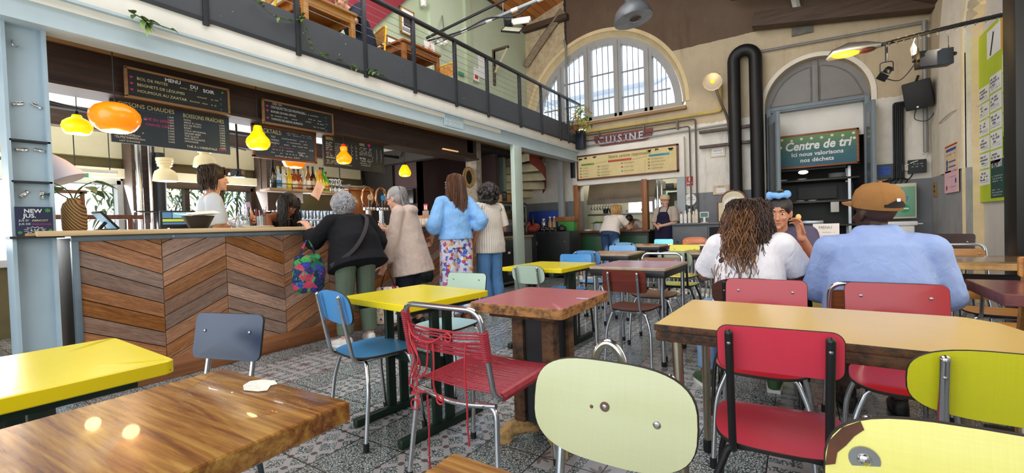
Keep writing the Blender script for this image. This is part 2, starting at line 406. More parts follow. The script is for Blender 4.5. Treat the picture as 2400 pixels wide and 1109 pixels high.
struct(holed([(-8.2,-0.2),(1.67,-0.2),(1.67,8.0),(-8.2,8.0)],[win_hole,door_hole,hatch_hole],lambda u,v,w:(u,9+w,v),0.34,None,0,0),'wall_back',[back_paint])
cream=mat('cream_plaster','e6cfa0',0.8,0,0.12,3,0.2,20)
mb=MB(); A=arc(-3.55,3.40,1.83,0,180,48); B=arc(-3.55,3.40,1.76,0,180,48); Cc=arc(-3.55,3.40,1.665,0,180,48)
for i in range(48):
 mb.poly([(A[i][0],8.985,A[i][1]),(A[i+1][0],8.985,A[i+1][1]),(B[i+1][0],8.98,B[i+1][1]),(B[i][0],8.98,B[i][1])])
 mb.poly([(B[i][0],8.98,B[i][1]),(B[i+1][0],8.98,B[i+1][1]),(Cc[i+1][0],9.19,Cc[i+1][1]),(Cc[i][0],9.19,Cc[i][1])])
 mb.poly([(A[i][0],8.985,A[i][1]),(A[i][0],9.01,A[i][1]),(A[i+1][0],9.01,A[i+1][1]),(A[i+1][0],8.985,A[i+1][1])])
struct(mb,'trim_1',[cream],fix=False)
sillw=wood('sill_wood','8a6647','a98862',2,0,0.6)
struct(MB().box((-5.36,8.90,3.24),(-1.78,9.22,3.30),0,0.008).box((-5.30,8.98,3.30),(-1.80,9.20,3.335),1),'trim_2',[sillw,cream])
grey_frame=mat('grey_window_paint','a7a6a3',0.55,0,0.08,4)
wf=bpy.data.objects.new('window_1',None); COL.objects.link(wf); wf['kind']='structure'
mullx=(-4.51,-3.85,-3.17,-2.53); zb=3.335
def archz(x,r):return 3.40+math.sqrt(max(0,r*r-(x+3.55)**2))
mb=MB()
o1,o2=arc(-3.55,3.40,1.67,0,180,48),arc(-3.55,3.40,1.53,0,180,48)
for y0,y1,oo,ii in((9.10,9.22,o1,o2),):
 for i in range(48):
  a,b,c,d=oo[i],oo[i+1],ii[i+1],ii[i]
  mb.poly([(a[0],y0,a[1]),(b[0],y0,b[1]),(c[0],y0,c[1]),(d[0],y0,d[1])]); mb.poly([(d[0],y0,d[1]),(c[0],y0,c[1]),(c[0],y1,c[1]),(d[0],y1,d[1])])
for x in mullx:
 mb.box((x-0.085,9.09,zb),(x+0.085,9.22,archz(x,1.6))); mb.box((x-0.02,9.06,zb),(x+0.02,9.10,archz(x,1.6)))
mb.box((-5.22,9.09,zb),(-1.88,9.22,zb+0.10))
mb.build('window_frame',[grey_frame],wf,fix=False)
mb=MB()
for i in range(5):
 xs=[-5.05]+list(mullx)+[-2.02]; a,b=xs[i]+0.085,xs[i+1]-0.085
 for z in(3.74,4.27):
  zz=z+(0.05 if i==2 else 0);
  if archz((a+b)/2,1.53)>zz+0.1:mb.box((a,9.12,zz-0.012),(b,9.15,zz+0.012))
 for k in(1,2,3):
  x=a+(b-a)*k/4; mb.box((x-0.006,9.13,zb+0.1),(x+0.006,9.15,archz(x,1.53)))
mb.build('glazing_bar',[mat('grey_bar','8b8e94',0.5,0,0.05)],wf)
gp=[(p[0],9.16,p[1])for p in arc(-3.55,3.40,1.6,0,180,40)]+[(-5.15,9.16,zb),(-1.95,9.16,zb)]
MB().poly(gp).build('window_pane',[glass('window_glass','f4f8ff',0.03)],wf)
tag(MB().tube([(-4.27,8.93,2.6),(-4.27,8.93,5.05),(-4.31,8.95,5.2)],0.028,8).build('standpipe',[mat('grey_pole','8d8d88',0.5,0.2)]),'thin grey standpipe rising in front of the arched window','pipe')
sage=mat('sage_green_paint','b3bfa0',0.8,0,0.05,2,0.1,25)
sage2=mat('pale_green_paint','bfcbae',0.8,0,0.05,2,0.1,25)
mb=MB().box((-5.7,5.78,2.66),(-5.35,9,5.95),1).box((-5.9,-1.5,2.66),(-5.42,5.78,6.0),0).box((-5.36,6.70,2.84),(-5.29,6.86,5.9),0)
struct(mb,'wall_left',[sage,sage2])
struct(MB().prism([(-1.5,4.17),(4.52,4.17),(6.4,6.05),(-1.5,6.05)],0.05,lambda u,v,w:(-5.41+w,u,v)).box((-5.42,-1.5,4.10),(-5.33,4.5,4.17)),'trim_3',[mat('dark_red_paint','8a2230',0.7,0,0.1,3)])
pine=NT('pine_boards'); P=pine.coord('Object'); sp=pine.add('ShaderNodeSeparateXYZ'); pine.link(P,sp.inputs[0])
fr=pine.math('FRACT',pine.math('DIVIDE',sp.outputs[0],0.14)); seam=pine.math('LESS_THAN',fr,0.07)
fl=pine.math('FLOOR',pine.math('DIVIDE',sp.outputs[0],0.14)); wn=pine.add('ShaderNodeTexWhiteNoise',noise_dimensions='1D'); pine.link(fl,wn.inputs['W'])
nn=pine.noise(pine.coord('Object',(14,1,14)),2,5)
c1=pine.ramp(pine.math('ADD',pine.math('MULTIPLY',nn,0.6),pine.math('MULTIPLY',wn.outputs[0],0.4)),[(0.25,lin('b8672b')),(0.75,lin('e29a55'))])
pine.link(pine.mix(seam,c1,lin('6e3a18')),pine.b.inputs['Base Color']); pine.set(None,0.5)
def slope(x0,z0,x1,z1,y0,y1,th):return MB().add([(x0,y0,z0),(x1,y0,z1),(x1,y1,z1),(x0,y1,z0),(x0,y0,z0+th),(x1,y0,z1+th),(x1,y1,z1+th),(x0,y1,z0+th)],[(0,3,2,1),(4,5,6,7),(0,1,5,4),(1,2,6,5),(2,3,7,6),(3,0,4,7)])
struct(slope(-6.0,5.64,-2.5,6.59,-3.6,9.34,0.15),'ceiling',[pine.m])
dkwood=wood('dark_roof_timber','3d2f24','5f4a38',2.0,0,0.7)
struct(slope(2.1,3.82,-2.5,6.45,-3.6,9.34,0.2),'roof',[dkwood])
mb=MB(); mb.at((0.72,8.80,4.30),(0,R(9),0)).box((-1.35,-0.12,-0.12),(1.2,0.12,0.12),0,0.01); mb.at((0.72,8.6,4.62),(0,R(12),0)).box((-1.7,-0.09,-0.05),(1.2,0.09,0.05),0,0.01)
struct(mb,'beam_1',[dkwood])
mb=MB().tube([(-0.1,8.9,5.3),(0.06,8.93,4.37)],0.055,4); mb.box((-0.06,8.955,4.17),(0.24,8.999,4.45),1)
struct(mb,'beam_2',[mat('painted_strut','d9d4c6',0.6),mat('cement_patch','77746c',0.9,0,0.2,12)])
struct(MB().box((-5.42,-1.5,5.80),(-5.30,9,5.92)).box((-5.35,8.86,5.62),(-4.2,8.99,5.74)),'beam_3',[dkwood])
mb=MB().tube([(-5.33,8.93,4.86),(-5.0,8.93,5.2),(-4.32,8.93,5.85)],0.09,4)
struct(mb,'beam_4',[wood('weathered_brace','7b6a55','a8977d',2,0,0.8)])
right_paint=wall_paint('right_wall_paint',[(1.62,0.01,'a3a3a3'),(3.3,0.2,'e9e0cc'),(9,0,'cbbb9f')])
op=arc(6.33,2.98,1.05,0,180,28)+[(5.28,-0.05),(7.38,-0.05)]
struct(holed([(-3.4,-0.2),(9.3,-0.2),(9.3,4.6),(-3.4,4.6)],[op],lambda u,v,w:(1.67+w,u,v),0.40),'wall_right',[right_paint])
mb=MB(); a,b=arc(6.33,2.98,2.12,0,180,36),arc(6.33,2.98,1.05,0,180,36)
a=[(8.45,1.62)]+a; b=[(7.38,1.62)]+b
for i in range(len(a)-1):mb.poly([(1.655,a[i][0],a[i][1]),(1.655,a[i+1][0],a[i+1][1]),(1.655,b[i+1][0],b[i+1][1]),(1.655,b[i][0],b[i][1])])
for l in(a,b):
 for i in range(len(l)-1):mb.poly([(1.655,l[i][0],l[i][1]),(1.68,l[i][0],l[i][1]),(1.68,l[i+1][0],l[i+1][1]),(1.655,l[i+1][0],l[i+1][1])])
struct(mb,'trim_4',[mat('old_white_render','efe7d6',0.85,0,0.08,3,0.25,18)],fix=False)
mb=MB(); l=[(7.385,0)]+arc(6.33,2.98,1.055,0,90,16)
for i in range(len(l)-1):mb.poly([(1.64,l[i][0],l[i][1]),(1.64,l[i+1][0],l[i+1][1]),(2.0,l[i+1][0]-0.02,l[i+1][1]),(2.0,l[i][0]-0.02,l[i][1])])
struct(mb,'trim_5',[cream],fix=False)
l=[(7.37,0.0)]+arc(6.33,2.98,1.04,0,78,14);
struct(MB().prism([(6.02,0.0)]+l,0.05,lambda u,v,w:(1.82+w,u,v)),'door_2',[mat('pale_grey_leaf','cfcbc4',0.7,0,0.06,3,0.1,20)])
kw=mat('kitchen_wall','b9b49c',0.6,0,0.06,3)
mb=MB().box((-4.5,11.4,0),(-1.6,11.5,2.6)).box((-4.55,9.34,0),(-4.45,11.5,2.6)).box((-1.65,9.34,0),(-1.55,11.5,2.6)).box((-4.5,9.34,2.5),(-1.6,11.5,2.6))
struct(mb,'wall_kitchen',[kw])
mb=MB().box((-1.0,10.3,0),(1.6,10.4,3.6)).box((-1.0,9.34,0),(-0.9,10.4,3.6)).box((1.5,9.34,0),(1.6,10.4,3.6)).box((-1,9.34,3.5),(1.6,10.4,3.6))
struct(mb,'wall_store',[mat('store_wall','4a4843',0.7,0,0.1,4)])
struct(MB().box((-0.44,9.22,2.42),(0.94,9.26,3.0)),'wall_panel',[mat('white_panel','efebe2',0.7,0,0.05,2)])
olive=mat('olive_wall','6d6243',0.7,0,0.15,4)
dkbr=wood('dark_brown_timber','2e211a','4b372a',2.0,1,0.6)
fnL=lambda u,v,w:(-7.5-w,u,v)
struct(holed([(-4,-0.1),(9.2,-0.1),(9.2,2.75),(-4,2.75)],[[(-0.8,0.85),(2.03,0.85),(2.03,1.85),(-0.8,1.85)],[(2.30,0.95),(3.70,0.95),(3.70,1.84),(2.30,1.84)]],fnL,0.2),'wall_terrace',[olive])
for nm,(y0,y1,z0,z1),mul in(('window_2',(-0.8,2.03,0.85,1.85),(0.5,1.25)),('window_3',(2.30,3.70,0.95,1.84),(2.78,3.24))):
 w=bpy.data.objects.new(nm,None); COL.objects.link(w); w['kind']='structure'
 mb=MB()
 for y in mul:mb.box((-7.56,y-0.03,z0),(-7.46,y+0.03,z1))
 mb.box((-7.58,y0,z1-0.05),(-7.44,y1,z1+0.04)).box((-7.58,y0,z0-0.04),(-7.42,y1,z0+0.04)).box((-7.58,y0-0.04,z0),(-7.44,y0+0.04,z1)).box((-7.58,y1-0.04,z0),(-7.44,y1+0.05,z1))
 mb.build('window_frame',[mat('window_grey','c3c6c8',0.5)if nm=='window_2' else dkbr],w)
 MB().rect((-7.53,y0,z0),(0,y1-y0,0),(0,0,z1-z0)).build('window_pane',[glass('window_glass')],w)
wc=NT('white_ceiling_boards'); P=wc.coord('Object'); sp=wc.add('ShaderNodeSeparateXYZ'); wc.link(P,sp.inputs[0])
seam=wc.math('LESS_THAN',wc.math('FRACT',wc.math('DIVIDE',sp.outputs[0],0.22)),0.05)
wc.link(wc.mix(seam,wc.mix(wc.noise(P,2.5,4),lin('e2ddcc'),lin('f4f1e8')),lin('8e8670')),wc.b.inputs['Base Color']); wc.set(None,0.7)
struct(MB().box((-7.7,-4,2.60),(-4.02,5.9,2.66)),'ceiling_bar',[wc.m])
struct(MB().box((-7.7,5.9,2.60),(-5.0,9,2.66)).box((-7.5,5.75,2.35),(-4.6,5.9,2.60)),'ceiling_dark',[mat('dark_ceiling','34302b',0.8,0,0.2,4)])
mb=MB()
for x,z0 in((-7.05,2.40),):mb.box((x-0.07,-3,z0),(x+0.07,5.8,2.6),0,0.008)
mb.box((-7.45,2.05,0),(-7.1,2.30,2.4),0,0.01).box((-7.45,3.72,0),(-7.05,4.0,2.4),0,0.01)
mb.box((-7.5,-3,1.88),(-7.35,5.8,2.0),1).box((-7.5,-3,2.14),(-7.42,5.8,2.6),1)
struct(mb,'beam_5',[dkbr,mat('cream_lintel','f1e8c4',0.6,0,0.06,3)])
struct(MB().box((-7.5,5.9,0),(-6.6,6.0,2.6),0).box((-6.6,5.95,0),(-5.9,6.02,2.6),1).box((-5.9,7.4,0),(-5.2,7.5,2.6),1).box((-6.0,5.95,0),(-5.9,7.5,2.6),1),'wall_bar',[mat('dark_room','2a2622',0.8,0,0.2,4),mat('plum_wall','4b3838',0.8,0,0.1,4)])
struct(MB().box((-4.86,6.0,0),(-4.62,6.16,2.62),0,0.02),'pillar_plaster',[mat('flaking_plaster','9c9082',0.9,0,0.45,9,0.5,30)])
struct(MB().box((-7.4,7.9,0),(-5.35,8.0,2.66),0),'wall_stair',[mat('grey_green_paint','8fa096',0.75,0,0.08,3)])
paleblue=mat('pale_blue_steel','b9c9ce',0.5,0,0.06,2.5,0.05,30)
mb=MB().box((-4.06,-1.2,2.475),(-4.04,8.99,2.67)).box((-4.18,-1.2,2.455),(-3.99,8.99,2.48)).box((-4.18,-1.2,2.655),(-3.985,8.99,2.675))
mb.box((-4.06,-1.2,2.675),(-3.99,8.99,2.845),1,0.006)
mb.box((-4.03,4.55,2.50),(-4.015,4.95,2.66),0)
struct(mb,'beam_6',[paleblue,mat('cream_white_fascia','ece8dc',0.65,0,0.06,3,0.15,20)])
bolts=MB()
for i in range(5):
 for k in range(3):bolts.ell((-4.013,4.59+i*0.08,2.53+k*0.05),0.009,0,8,6)
o=bolts.build('rivet',[paleblue]); o.parent=bpy.data.objects['beam_6']
struct(MB().box((-5.42,-1.5,2.66),(-4.03,9,2.83)),'floor_gallery',[wood('gallery_boards','6b5038','8a6a4a',2,1,0.6)])
blue_steel=mat('blue_grey_steel','a9bcc6',0.5,0,0.10,2.0,0.08,25)
mb=MB().box((-4.16,0.592,0),(-4.14,0.765,2.46),0).box((-4.30,0.58,0),(-4.09,0.597,2.46),0).box((-4.30,0.757,0),(-4.09,0.775,2.46),0)
for z in(1.72,1.46):mb.box((-4.15,0.59,z),(-4.09,0.77,z+0.012),1)
mb.box((-4.15,0.56,1.105),(-4.02,0.80,1.12),1)
struct(mb,'column_1',[blue_steel,DKIRON])
struct(MB().box((-4.06,6.22,0),(-3.98,6.46,2.46),0,0.004),'column_2',[mat('pale_green_steel','b9c8bb',0.5,0,0.06,3)])
struct(MB().box((-4.38,8.55,0),(-4.26,8.66,2.46),0,0.004),'column_3',[mat('grey_steel','94989a',0.5,0,0.06,3)])
brown_beam=wood('brown_beam_paint','2d201b','45322a',1.6,1,0.6)
struct(MB().box((-4.80,-1.2,2.26),(-4.60,6.0,2.60),0,0.01).box((-4.86,-1.2,2.24),(-4.55,6.0,2.265)),'beam_7',[brown_beam])
struct(MB().box((-4.60,-1.2,2.56),(-4.18,8.9,2.60)),'trim_6',[wood('soffit_board','9a7a4c','b4925f',2,1,0.6)])
struct(MB().box((1.41,5.0,0),(1.66,5.25,4.2),0,0.01),'pillar_dark',[mat('black_steel_post','15140f',0.5,0,0.3,3)])
# ================================================================ BAR
oakA=wood('chevron_oak','4a2c1b','a0693f',2.2,0,0.55,16,0,0.75,0.25,'2a1810')
zinc=mat('grey_zinc_trim','6f7f8a',0.42,0.55,0.15,6)
bar=thing('bar_counter','long bar counter clad in chevron oak boards with steel edge trim','bar counter',(-4.08,3.26,0),PI/2)
mb=MB(); seams=[0.86,1.336,1.783,2.28,2.75,3.21,3.67,4.13,4.60,5.06,5.53]
def clip(poly,f):
 out=[]
 for i in range(len(poly)):
  a,b=poly[i],poly[(i+1)%len(poly)]; fa,fb=f(a),f(b)
  if fa>=0:out.append(a)
  if(fa>=0)!=(fb>=0):k=fa/(fa-fb); out.append((a[0]+(b[0]-a[0])*k,a[1]+(b[1]-a[1])*k))
 return out
rb=random.Random(3)
for i in range(10):
 a,b=seams[i]+0.002,seams[i+1]-0.002; s_=-0.47 if i%2==0 else 0.47
 z=-0.35+(0.03 if i%2==0 else 0.03)
 while z<1.4:
  dz=0.112
  c=(a if s_<0 else b)
  f0=lambda u:z+(0.23 if s_<0 else 0.23)+s_*(u-a)-(0 if s_<0 else s_*(b-a))
  q=[(a,f0(a)),(b,f0(b)),(b,f0(b)+dz-0.006),(a,f0(a)+dz-0.006)]
  q=clip(clip(q,lambda p:p[1]-0.13),lambda p:1.075-p[1])
  if len(q)>2:
   al=math.atan(s_); dep=rb.uniform(0.018,0.022)
   mb.prism([(u-3.26,v)for u,v in q],dep,lambda u,v,w:(u,0.02-w,v))
  z+=dz
chev=NT('chevron_boards'); Pc=chev.coord('Object'); spx=chev.add('ShaderNodeSeparateXYZ'); chev.link(Pc,spx.inputs[0])
rid=chev.add('ShaderNodeNewGeometry').outputs['Random Per Island']
xx,zz=spx.outputs[0],spx.outputs[2]
pi_=chev.math('FLOOR',chev.math('DIVIDE',chev.math('ADD',xx,2.4+4.67),0.467)); par=chev.math('MULTIPLY_ADD',chev.math('GREATER_THAN',chev.math('FRACT',chev.math('MULTIPLY',pi_,0.5)),0.25),-2.0,1.0)
ac=chev.math('ADD',chev.math('MULTIPLY',xx,chev.math('MULTIPLY',par,0.425)),chev.math('MULTIPLY',zz,0.905))
al_=chev.math('SUBTRACT',chev.math('MULTIPLY',xx,0.905),chev.math('MULTIPLY',zz,chev.math('MULTIPLY',par,0.425)))
cv=chev.add('ShaderNodeCombineXYZ'); chev.link(chev.math('MULTIPLY',al_,1.6),cv.inputs[0]); chev.link(chev.math('MULTIPLY',ac,26.0),cv.inputs[1]); chev.link(chev.math('MULTIPLY',rid,40.0),cv.inputs[2])
g1=chev.noise(cv.outputs[0],2.0,6,0.7,0.8); cv2=chev.add('ShaderNodeCombineXYZ'); chev.link(chev.math('MULTIPLY',al_,9.0),cv2.inputs[0]); chev.link(chev.math('MULTIPLY',ac,110.0),cv2.inputs[1]); chev.link(rid,cv2.inputs[2])
g2=chev.noise(cv2.outputs[0],2.0,3,0.7)
gf=chev.math('ADD',chev.math('MULTIPLY',g1,0.5),chev.math('MULTIPLY',g2,0.5))
cc=chev.ramp(gf,[(0.26,lin('4a3123')),(0.46,lin('86593c')),(0.70,lin('b98a62'))])
hs=chev.add('ShaderNodeHueSaturation'); chev.link(cc,hs.inputs['Color']); chev.link(chev.math('MULTIPLY_ADD',rid,0.85,0.70),hs.inputs['Value']); chev.link(chev.math('MULTIPLY_ADD',chev.math('FRACT',chev.math('MULTIPLY',rid,9.7)),0.6,0.62),hs.inputs['Saturation'])
chev.link(hs.outputs[0],chev.b.inputs['Base Color']); chev.set(None,0.5); chev.bump(gf,0.3,0.006)
mb.build('front_cladding',[chev.m],bar)
MB().box((-2.38,0.022,0.0),(2.40,0.62,1.10)).build('carcass',[mat('dark_bar_panel','2c2723',0.6,0,0.2,5)],bar)
MB().box((-2.415,0.03,0.0),(-2.38,0.62,1.10),0,0.003).build('end_panel',[wood('dark_end_wood','2d241f','463a33',1.5,2,0.6)],bar)
MB().box((-2.42,-0.012,0.02),(-2.385,0.032,1.08),0,0.002).box((-2.42,-0.012,1.075),(2.42,0.01,1.112),0,0.002).build('steel_trim',[zinc],bar)
mb=MB().box((-2.40,-0.035,0),(0.2,0.0,0.15),0,0.006).box((0.205,-0.035,0),(2.43,0.0,0.15),0,0.006)
mb.build('kick_board',[wood('kick_wood','6d3f22','98613a',1.6,0,0.5,14)],bar)
for x in(-1.95,-1.0,0.1,1.1,2.0):MB().cyl((x,-0.038,0.075),0.006,0.006,10,0,None,'y').build('screw',[STEEL],bar); MB().cyl((x+0.1,-0.014,1.094),0.006,0.006,10,0,None,'y').build('screw',[STEEL],bar)
ctop=thing('worktop','pale beech worktop running the whole length of the chevron bar','worktop',(-4.36,3.15,1.115),PI/2)
MB().box((-2.48,-0.36,0),(2.52,0.22,0.035),0,0.006).build('slab',[wood('beech_top','c3a274','dcc095',2,0,0.4)],ctop)
BT=1.1515
# ---------------------------------------------------------------- chalkboards
slate=mat('chalkboard_slate','23282b',0.7,0,0.25,3); slate_b=mat('chalkboard_blue_slate','2b3a49',0.65,0,0.22,2.5)
fr_oak=wood('board_frame_oak','7b5a3a','a07c52',2,0,0.5); fr_red=wood('board_frame_mahogany','4f2a1a','7a4527',2,0,0.5); fr_dark=mat('board_frame_dark','2a241f',0.6)
chW,chY,chM,chG,chT=ink('chalk_white','dfe3e2'),ink('chalk_yellow','d9d49a'),ink('chalk_magenta','d23a8b'),ink('chalk_green','58b04a'),ink('chalk_teal','4d8fa8')
INKS=[chW,chY,chM,chG,chT]
def heart(mb,x,z,s,m):
 mb.poly([(x+s*px_,-0.0135,z+s*pz_)for px_,pz_ in((0,-1),(1,0.1),(0.9,0.8),(0.45,0.9),(0,0.45),(-0.45,0.9),(-0.9,0.8),(-1,0.1))],m)
b=board('chalkboard','oak framed chalkboard of evening dishes headed MENU DU SOIR hung on brown beam','chalkboard',(-4.50,1.668,2.345),0.76,0.235,'+x',0.025,fr_oak,0.012,slate)
mb=MB(); y=-0.0135
for k,(w_,x_)in enumerate((('MENU',-0.12),('DU',0.065),('SOIR',0.165))):mb.text(w_,x_,0.066-0.012*k,0.042,y,0,bold=0.001,rot=0.02)
for k,tx in enumerate(('BOL DE FRITES','BEIGNETS DE LÉGUMES','HOUMOUS AU ZAATAR')):
 z=0.032-0.05*k; mb.text(tx,-0.31,z,0.032,y,1); heart(mb,-0.345,z+0.012,0.010,2); mb.scribble(-0.31+0.0205*len(tx)+0.02,z+0.003,0.14+0.05*k,0.013,y,1); mb.text(('4.','7.','7.')[k],0.30,z-0.03,0.03,y,4)
mb.ell((0.325,y+0.006,0.075),(0.018,0.006,0.018),3,10,6)
mb.build('lettering',INKS,b,fix=False)
b=board('chalkboard','wide slate board of hot and cold drinks, BOISSONS CHAUDES, behind the orange pendant','chalkboard',(-4.72,1.69,2.08),0.90,0.385,'+x',0.02,None,0.01,slate_b)
mb=MB(); y=-0.011
mb.text('BOISSONS CHAUDES',-0.425,0.118,0.052,y,1,sx=0.86).text('BOISSONS FRAÎCHES',0.06,0.105,0.05,y,1,sx=0.74).scribble(-0.43,0.10,0.40,0.006,y,4)
for k in range(10):
 z=0.075-0.0245*k; mb.scribble(-0.43,z,0.10+0.17*((k*7)%5)/5,0.013,y,0); mb.text('%d,%d0€'%(1+k//4,5+k%4),-0.06,z,0.021,y,0)
 mb.text(('SODA','SIROP À L’EAU','JUS DE FRUITS','BASIC','COLA ARTISANAL','GINGER BEER','THÉ GLACÉ','EAU PÉTILLANTE','LIMONADE','')[k],0.065,z,0.022,y,0); mb.text('%d,%d0€'%(2+k//4,5+k%4),0.36,z,0.021,y,0)
mb.text('THÉ DU JARDIN',-0.23,0.028,0.030,y,2).text('CHAUD 3,5H',-0.22,-0.018,0.030,y,2).text('THÉ À L’ORIENTALE',0.08,-0.168,0.028,y,0).text('3,00€',0.345,-0.165,0.03,y,2)
mb.text('CAFÉ À INFUSION',-0.42,-0.13,0.02,y,0).text('LATTE, CAPPUCCINO',-0.42,-0.155,0.02,y,0).text('LAIT D’AVOINE',-0.40,-0.18,0.02,y,0)
mb.build('lettering',INKS,b,fix=False)
MB().tube([(-0.30,0,0.19),(-0.30,0.05,0.52)],0.004,5).tube([(0.30,0,0.19),(0.30,0.05,0.52)],0.004,5).build('hanger',[BLACK],b)
b=board('chalkboard','narrow oak framed chalkboard listing CROQUETTES DE FROMAGES on the brown beam','chalkboard',(-4.52,2.77,2.335),0.79,0.235,'+x',0.025,fr_oak,0.012,slate)
mb=MB(); y=-0.0135
for k,tx in enumerate(('CROQUETTES DE FROMAGES','BURGER DE PAIN AFFOLÉ','TOMATES DE SAISON, BURRATA')):
 z=(0.045,0.0,-0.075)[k]; mb.text(tx,-0.32,z,(0.036,0.030,0.030)[k],y,0,sx=0.78); heart(mb,-0.355,z+0.012,0.012,2); mb.scribble(0.05+0.04*k,z+0.002,0.16,0.012,y,0)
mb.text('DES 12H',-0.30,0.083,0.026,y,0).scribble(-0.32,-0.035,0.30,0.014,y,0).scribble(0.06,-0.03,0.22,0.012,y,0)
for k in range(5):mb.text(('7€','11','12€','7','9€')[k],0.29,0.05-0.036*k,0.026,y,4)
mb.build('lettering',INKS,b,fix=False)
b=board('chalkboard','mahogany framed chalkboard headed COCKTAILS behind the yellow pear pendant','chalkboard',(-4.74,2.725,2.072),0.71,0.345,'+x',0.025,fr_red,0.02,slate_b)
mb=MB(); y=-0.0135
mb.text('COCKTAILS:',-0.32,0.095,0.066,y,1,sx=0.74).scribble(0.0,0.125,0.30,0.010,y,0).scribble(0.02,0.105,0.30,0.010,y,0)
for k in range(6):
 z=0.055-0.033*k; mb.text(('TGC','VODKA','MOJITO','','','')[k],-0.17,z,0.026,y,0).scribble(-0.05 if k<3 else-0.17,z,0.30 if k<3 else 0.42,0.013,y,(0,0,0,2,0,0)[k])
mb.text('12 €',0.27,-0.04,0.026,y,0).text('7.50',0.14,-0.10,0.026,y,0).text('Les Mules, gin tonic... 8.50 €',-0.13,-0.145,0.024,y,0)
mb.build('lettering',INKS,b,fix=False)
MB().tube([(-0.25,0,0.18),(-0.25,0,0.5)],0.004,5).tube([(0.25,0,0.18),(0.25,0,0.5)],0.004,5).build('hanger',[BLACK],b)
b=board('chalkboard','frameless charcoal board of beers and wines, BIÈRES and VINS, right end of bar','chalkboard',(-4.75,3.64,2.075),0.90,0.38,'+x',0.02,fr_dark,0.006,slate)
mb=MB(); y=-0.0115
mb.text('BIÈRES :',-0.42,0.13,0.050,y,1,sx=0.7).text('VINS',0.06,0.12,0.05,y,1,sx=0.8).text('EN VRAC',0.06,-0.05,0.032,y,0,sx=0.7).text('BOUTEILLES',-0.42,-0.09,0.028,y,0,sx=0.8)
mb.poly([(0.215+0.022*u,y,0.135+0.022*v)for u,v in((-1,1),(1,1),(0.8,0),(0.15,-0.3),(0.15,-1.2),(0.5,-1.4),(-0.5,-1.4),(-0.15,-1.2),(-0.15,-0.3),(-0.8,0))],2)
for k in range(8):
 z=0.095-0.022*k; mb.scribble(-0.42,z,0.09,0.014,y,2 if k in(5,)else 0).scribble(-0.30,z,0.14,0.010,y,0)
 for c in range(3):mb.text('%d%s'%(3+(k+c)%6,('',',5')[k%2]),-0.13+0.065*c,z,0.019,y,0)
 if k!=5:mb.scribble(0.06,z-0.005-(0.01 if k>5 else 0),0.20,0.013,y,0)
 for c in range(2 if k<5 else 3):mb.text('%d'%(4+(k*3+c)%18),0.40-0.07*c,z-0.005,0.019,y,0)
for k in range(3):mb.scribble(0.06,-0.085-0.024*k,0.17,0.012,y,0).scribble(-0.42,-0.12-0.018*k,0.16+0.1*k,0.010,y,0)
mb.build('lettering',INKS,b,fix=False)
MB().tube([(-0.3,0,0.19),(-0.3,0,0.5)],0.004,5).tube([(0.3,0,0.19),(0.3,0,0.5)],0.004,5).build('hanger',[BLACK],b)
navy=mat('navy_slate','232a45',0.7,0,0.15,4)
b=board('chalkboard','small navy chalkboard NEW JUS propped on the steel column','chalkboard',(-4.055,0.672,1.215),0.165,0.18,'+x',0.012,None,0,navy)
mb=MB(); y=-0.0075
mb.text('NEW',-0.045,0.052,0.034,y,0,bold=0.0008).text('JUS.',-0.048,0.022,0.034,y,0,bold=0.0008).text('JUS D’',-0.068,-0.002,0.017,y,0).text('ABRICOT',-0.012,-0.002,0.017,y,1).text('JUS DE',-0.068,-0.024,0.017,y,0).text('PAMPLEMOUSSE',-0.012,-0.024,0.012,y,2)
st=[]
for k in range(24):q=2*PI*k/24; r_=1.0 if k%2 else 0.62; st.append((0.05*r_*math.cos(q),-0.058+0.024*r_*math.sin(q)))
mb.ribbon(st+st[:1],0.0028,y,0); mb.text('4,5€',-0.022,-0.066,0.022,y,0)
for(sx_,sz_,ss)in((0.06,0.068,0.014),(0.068,-0.062,0.009),(-0.065,-0.072,0.010)):
 for k in range(4):q=PI*k/4; mb.ribbon([(sx_-ss*math.cos(q),sz_-ss*math.sin(q)),(sx_+ss*math.cos(q),sz_+ss*math.sin(q))],0.003,y,3)
mb.build('lettering',INKS,b,fix=False)
MB().box((-0.045,-0.02,-0.095),(0.05,0.012,-0.078),0,0.002).build('wooden_foot',[wood('foot_wood','a9824f','c9a36d',3,0,0.5)],b)
for i,(x,y)in enumerate(((42,243),(85,248),(51,351),(92,353),(57,455),(98,457))):
 c=P3(x,y,X=-4.136); ro=(0.3,-0.5,0.1,-0.1,0.9,1.5)[i]
 mb=MB().at(c,(ro,0,0)).box((-0.002,-0.026,-0.010),(0.004,0.026,0.010),0,0.002).box((0.0,-0.026,-0.010),(0.018,-0.022,0.010),0,0.001).ell((0.006,0.010,0),0.006,0,8,6)
 o=mb.build('steel_bracket',[CHROME]); tag(o,('small bent steel bracket high on blue column, left of upper pair','small bent steel bracket high on blue column, tilted, right of upper pair','small steel bracket mid column under first black shelf, left one','small steel bracket mid column under first black shelf, right one','slanted steel bracket above the NEW JUS board, left one','upright steel bracket above the NEW JUS board, right one')[i],'bracket','brackets on the blue column')
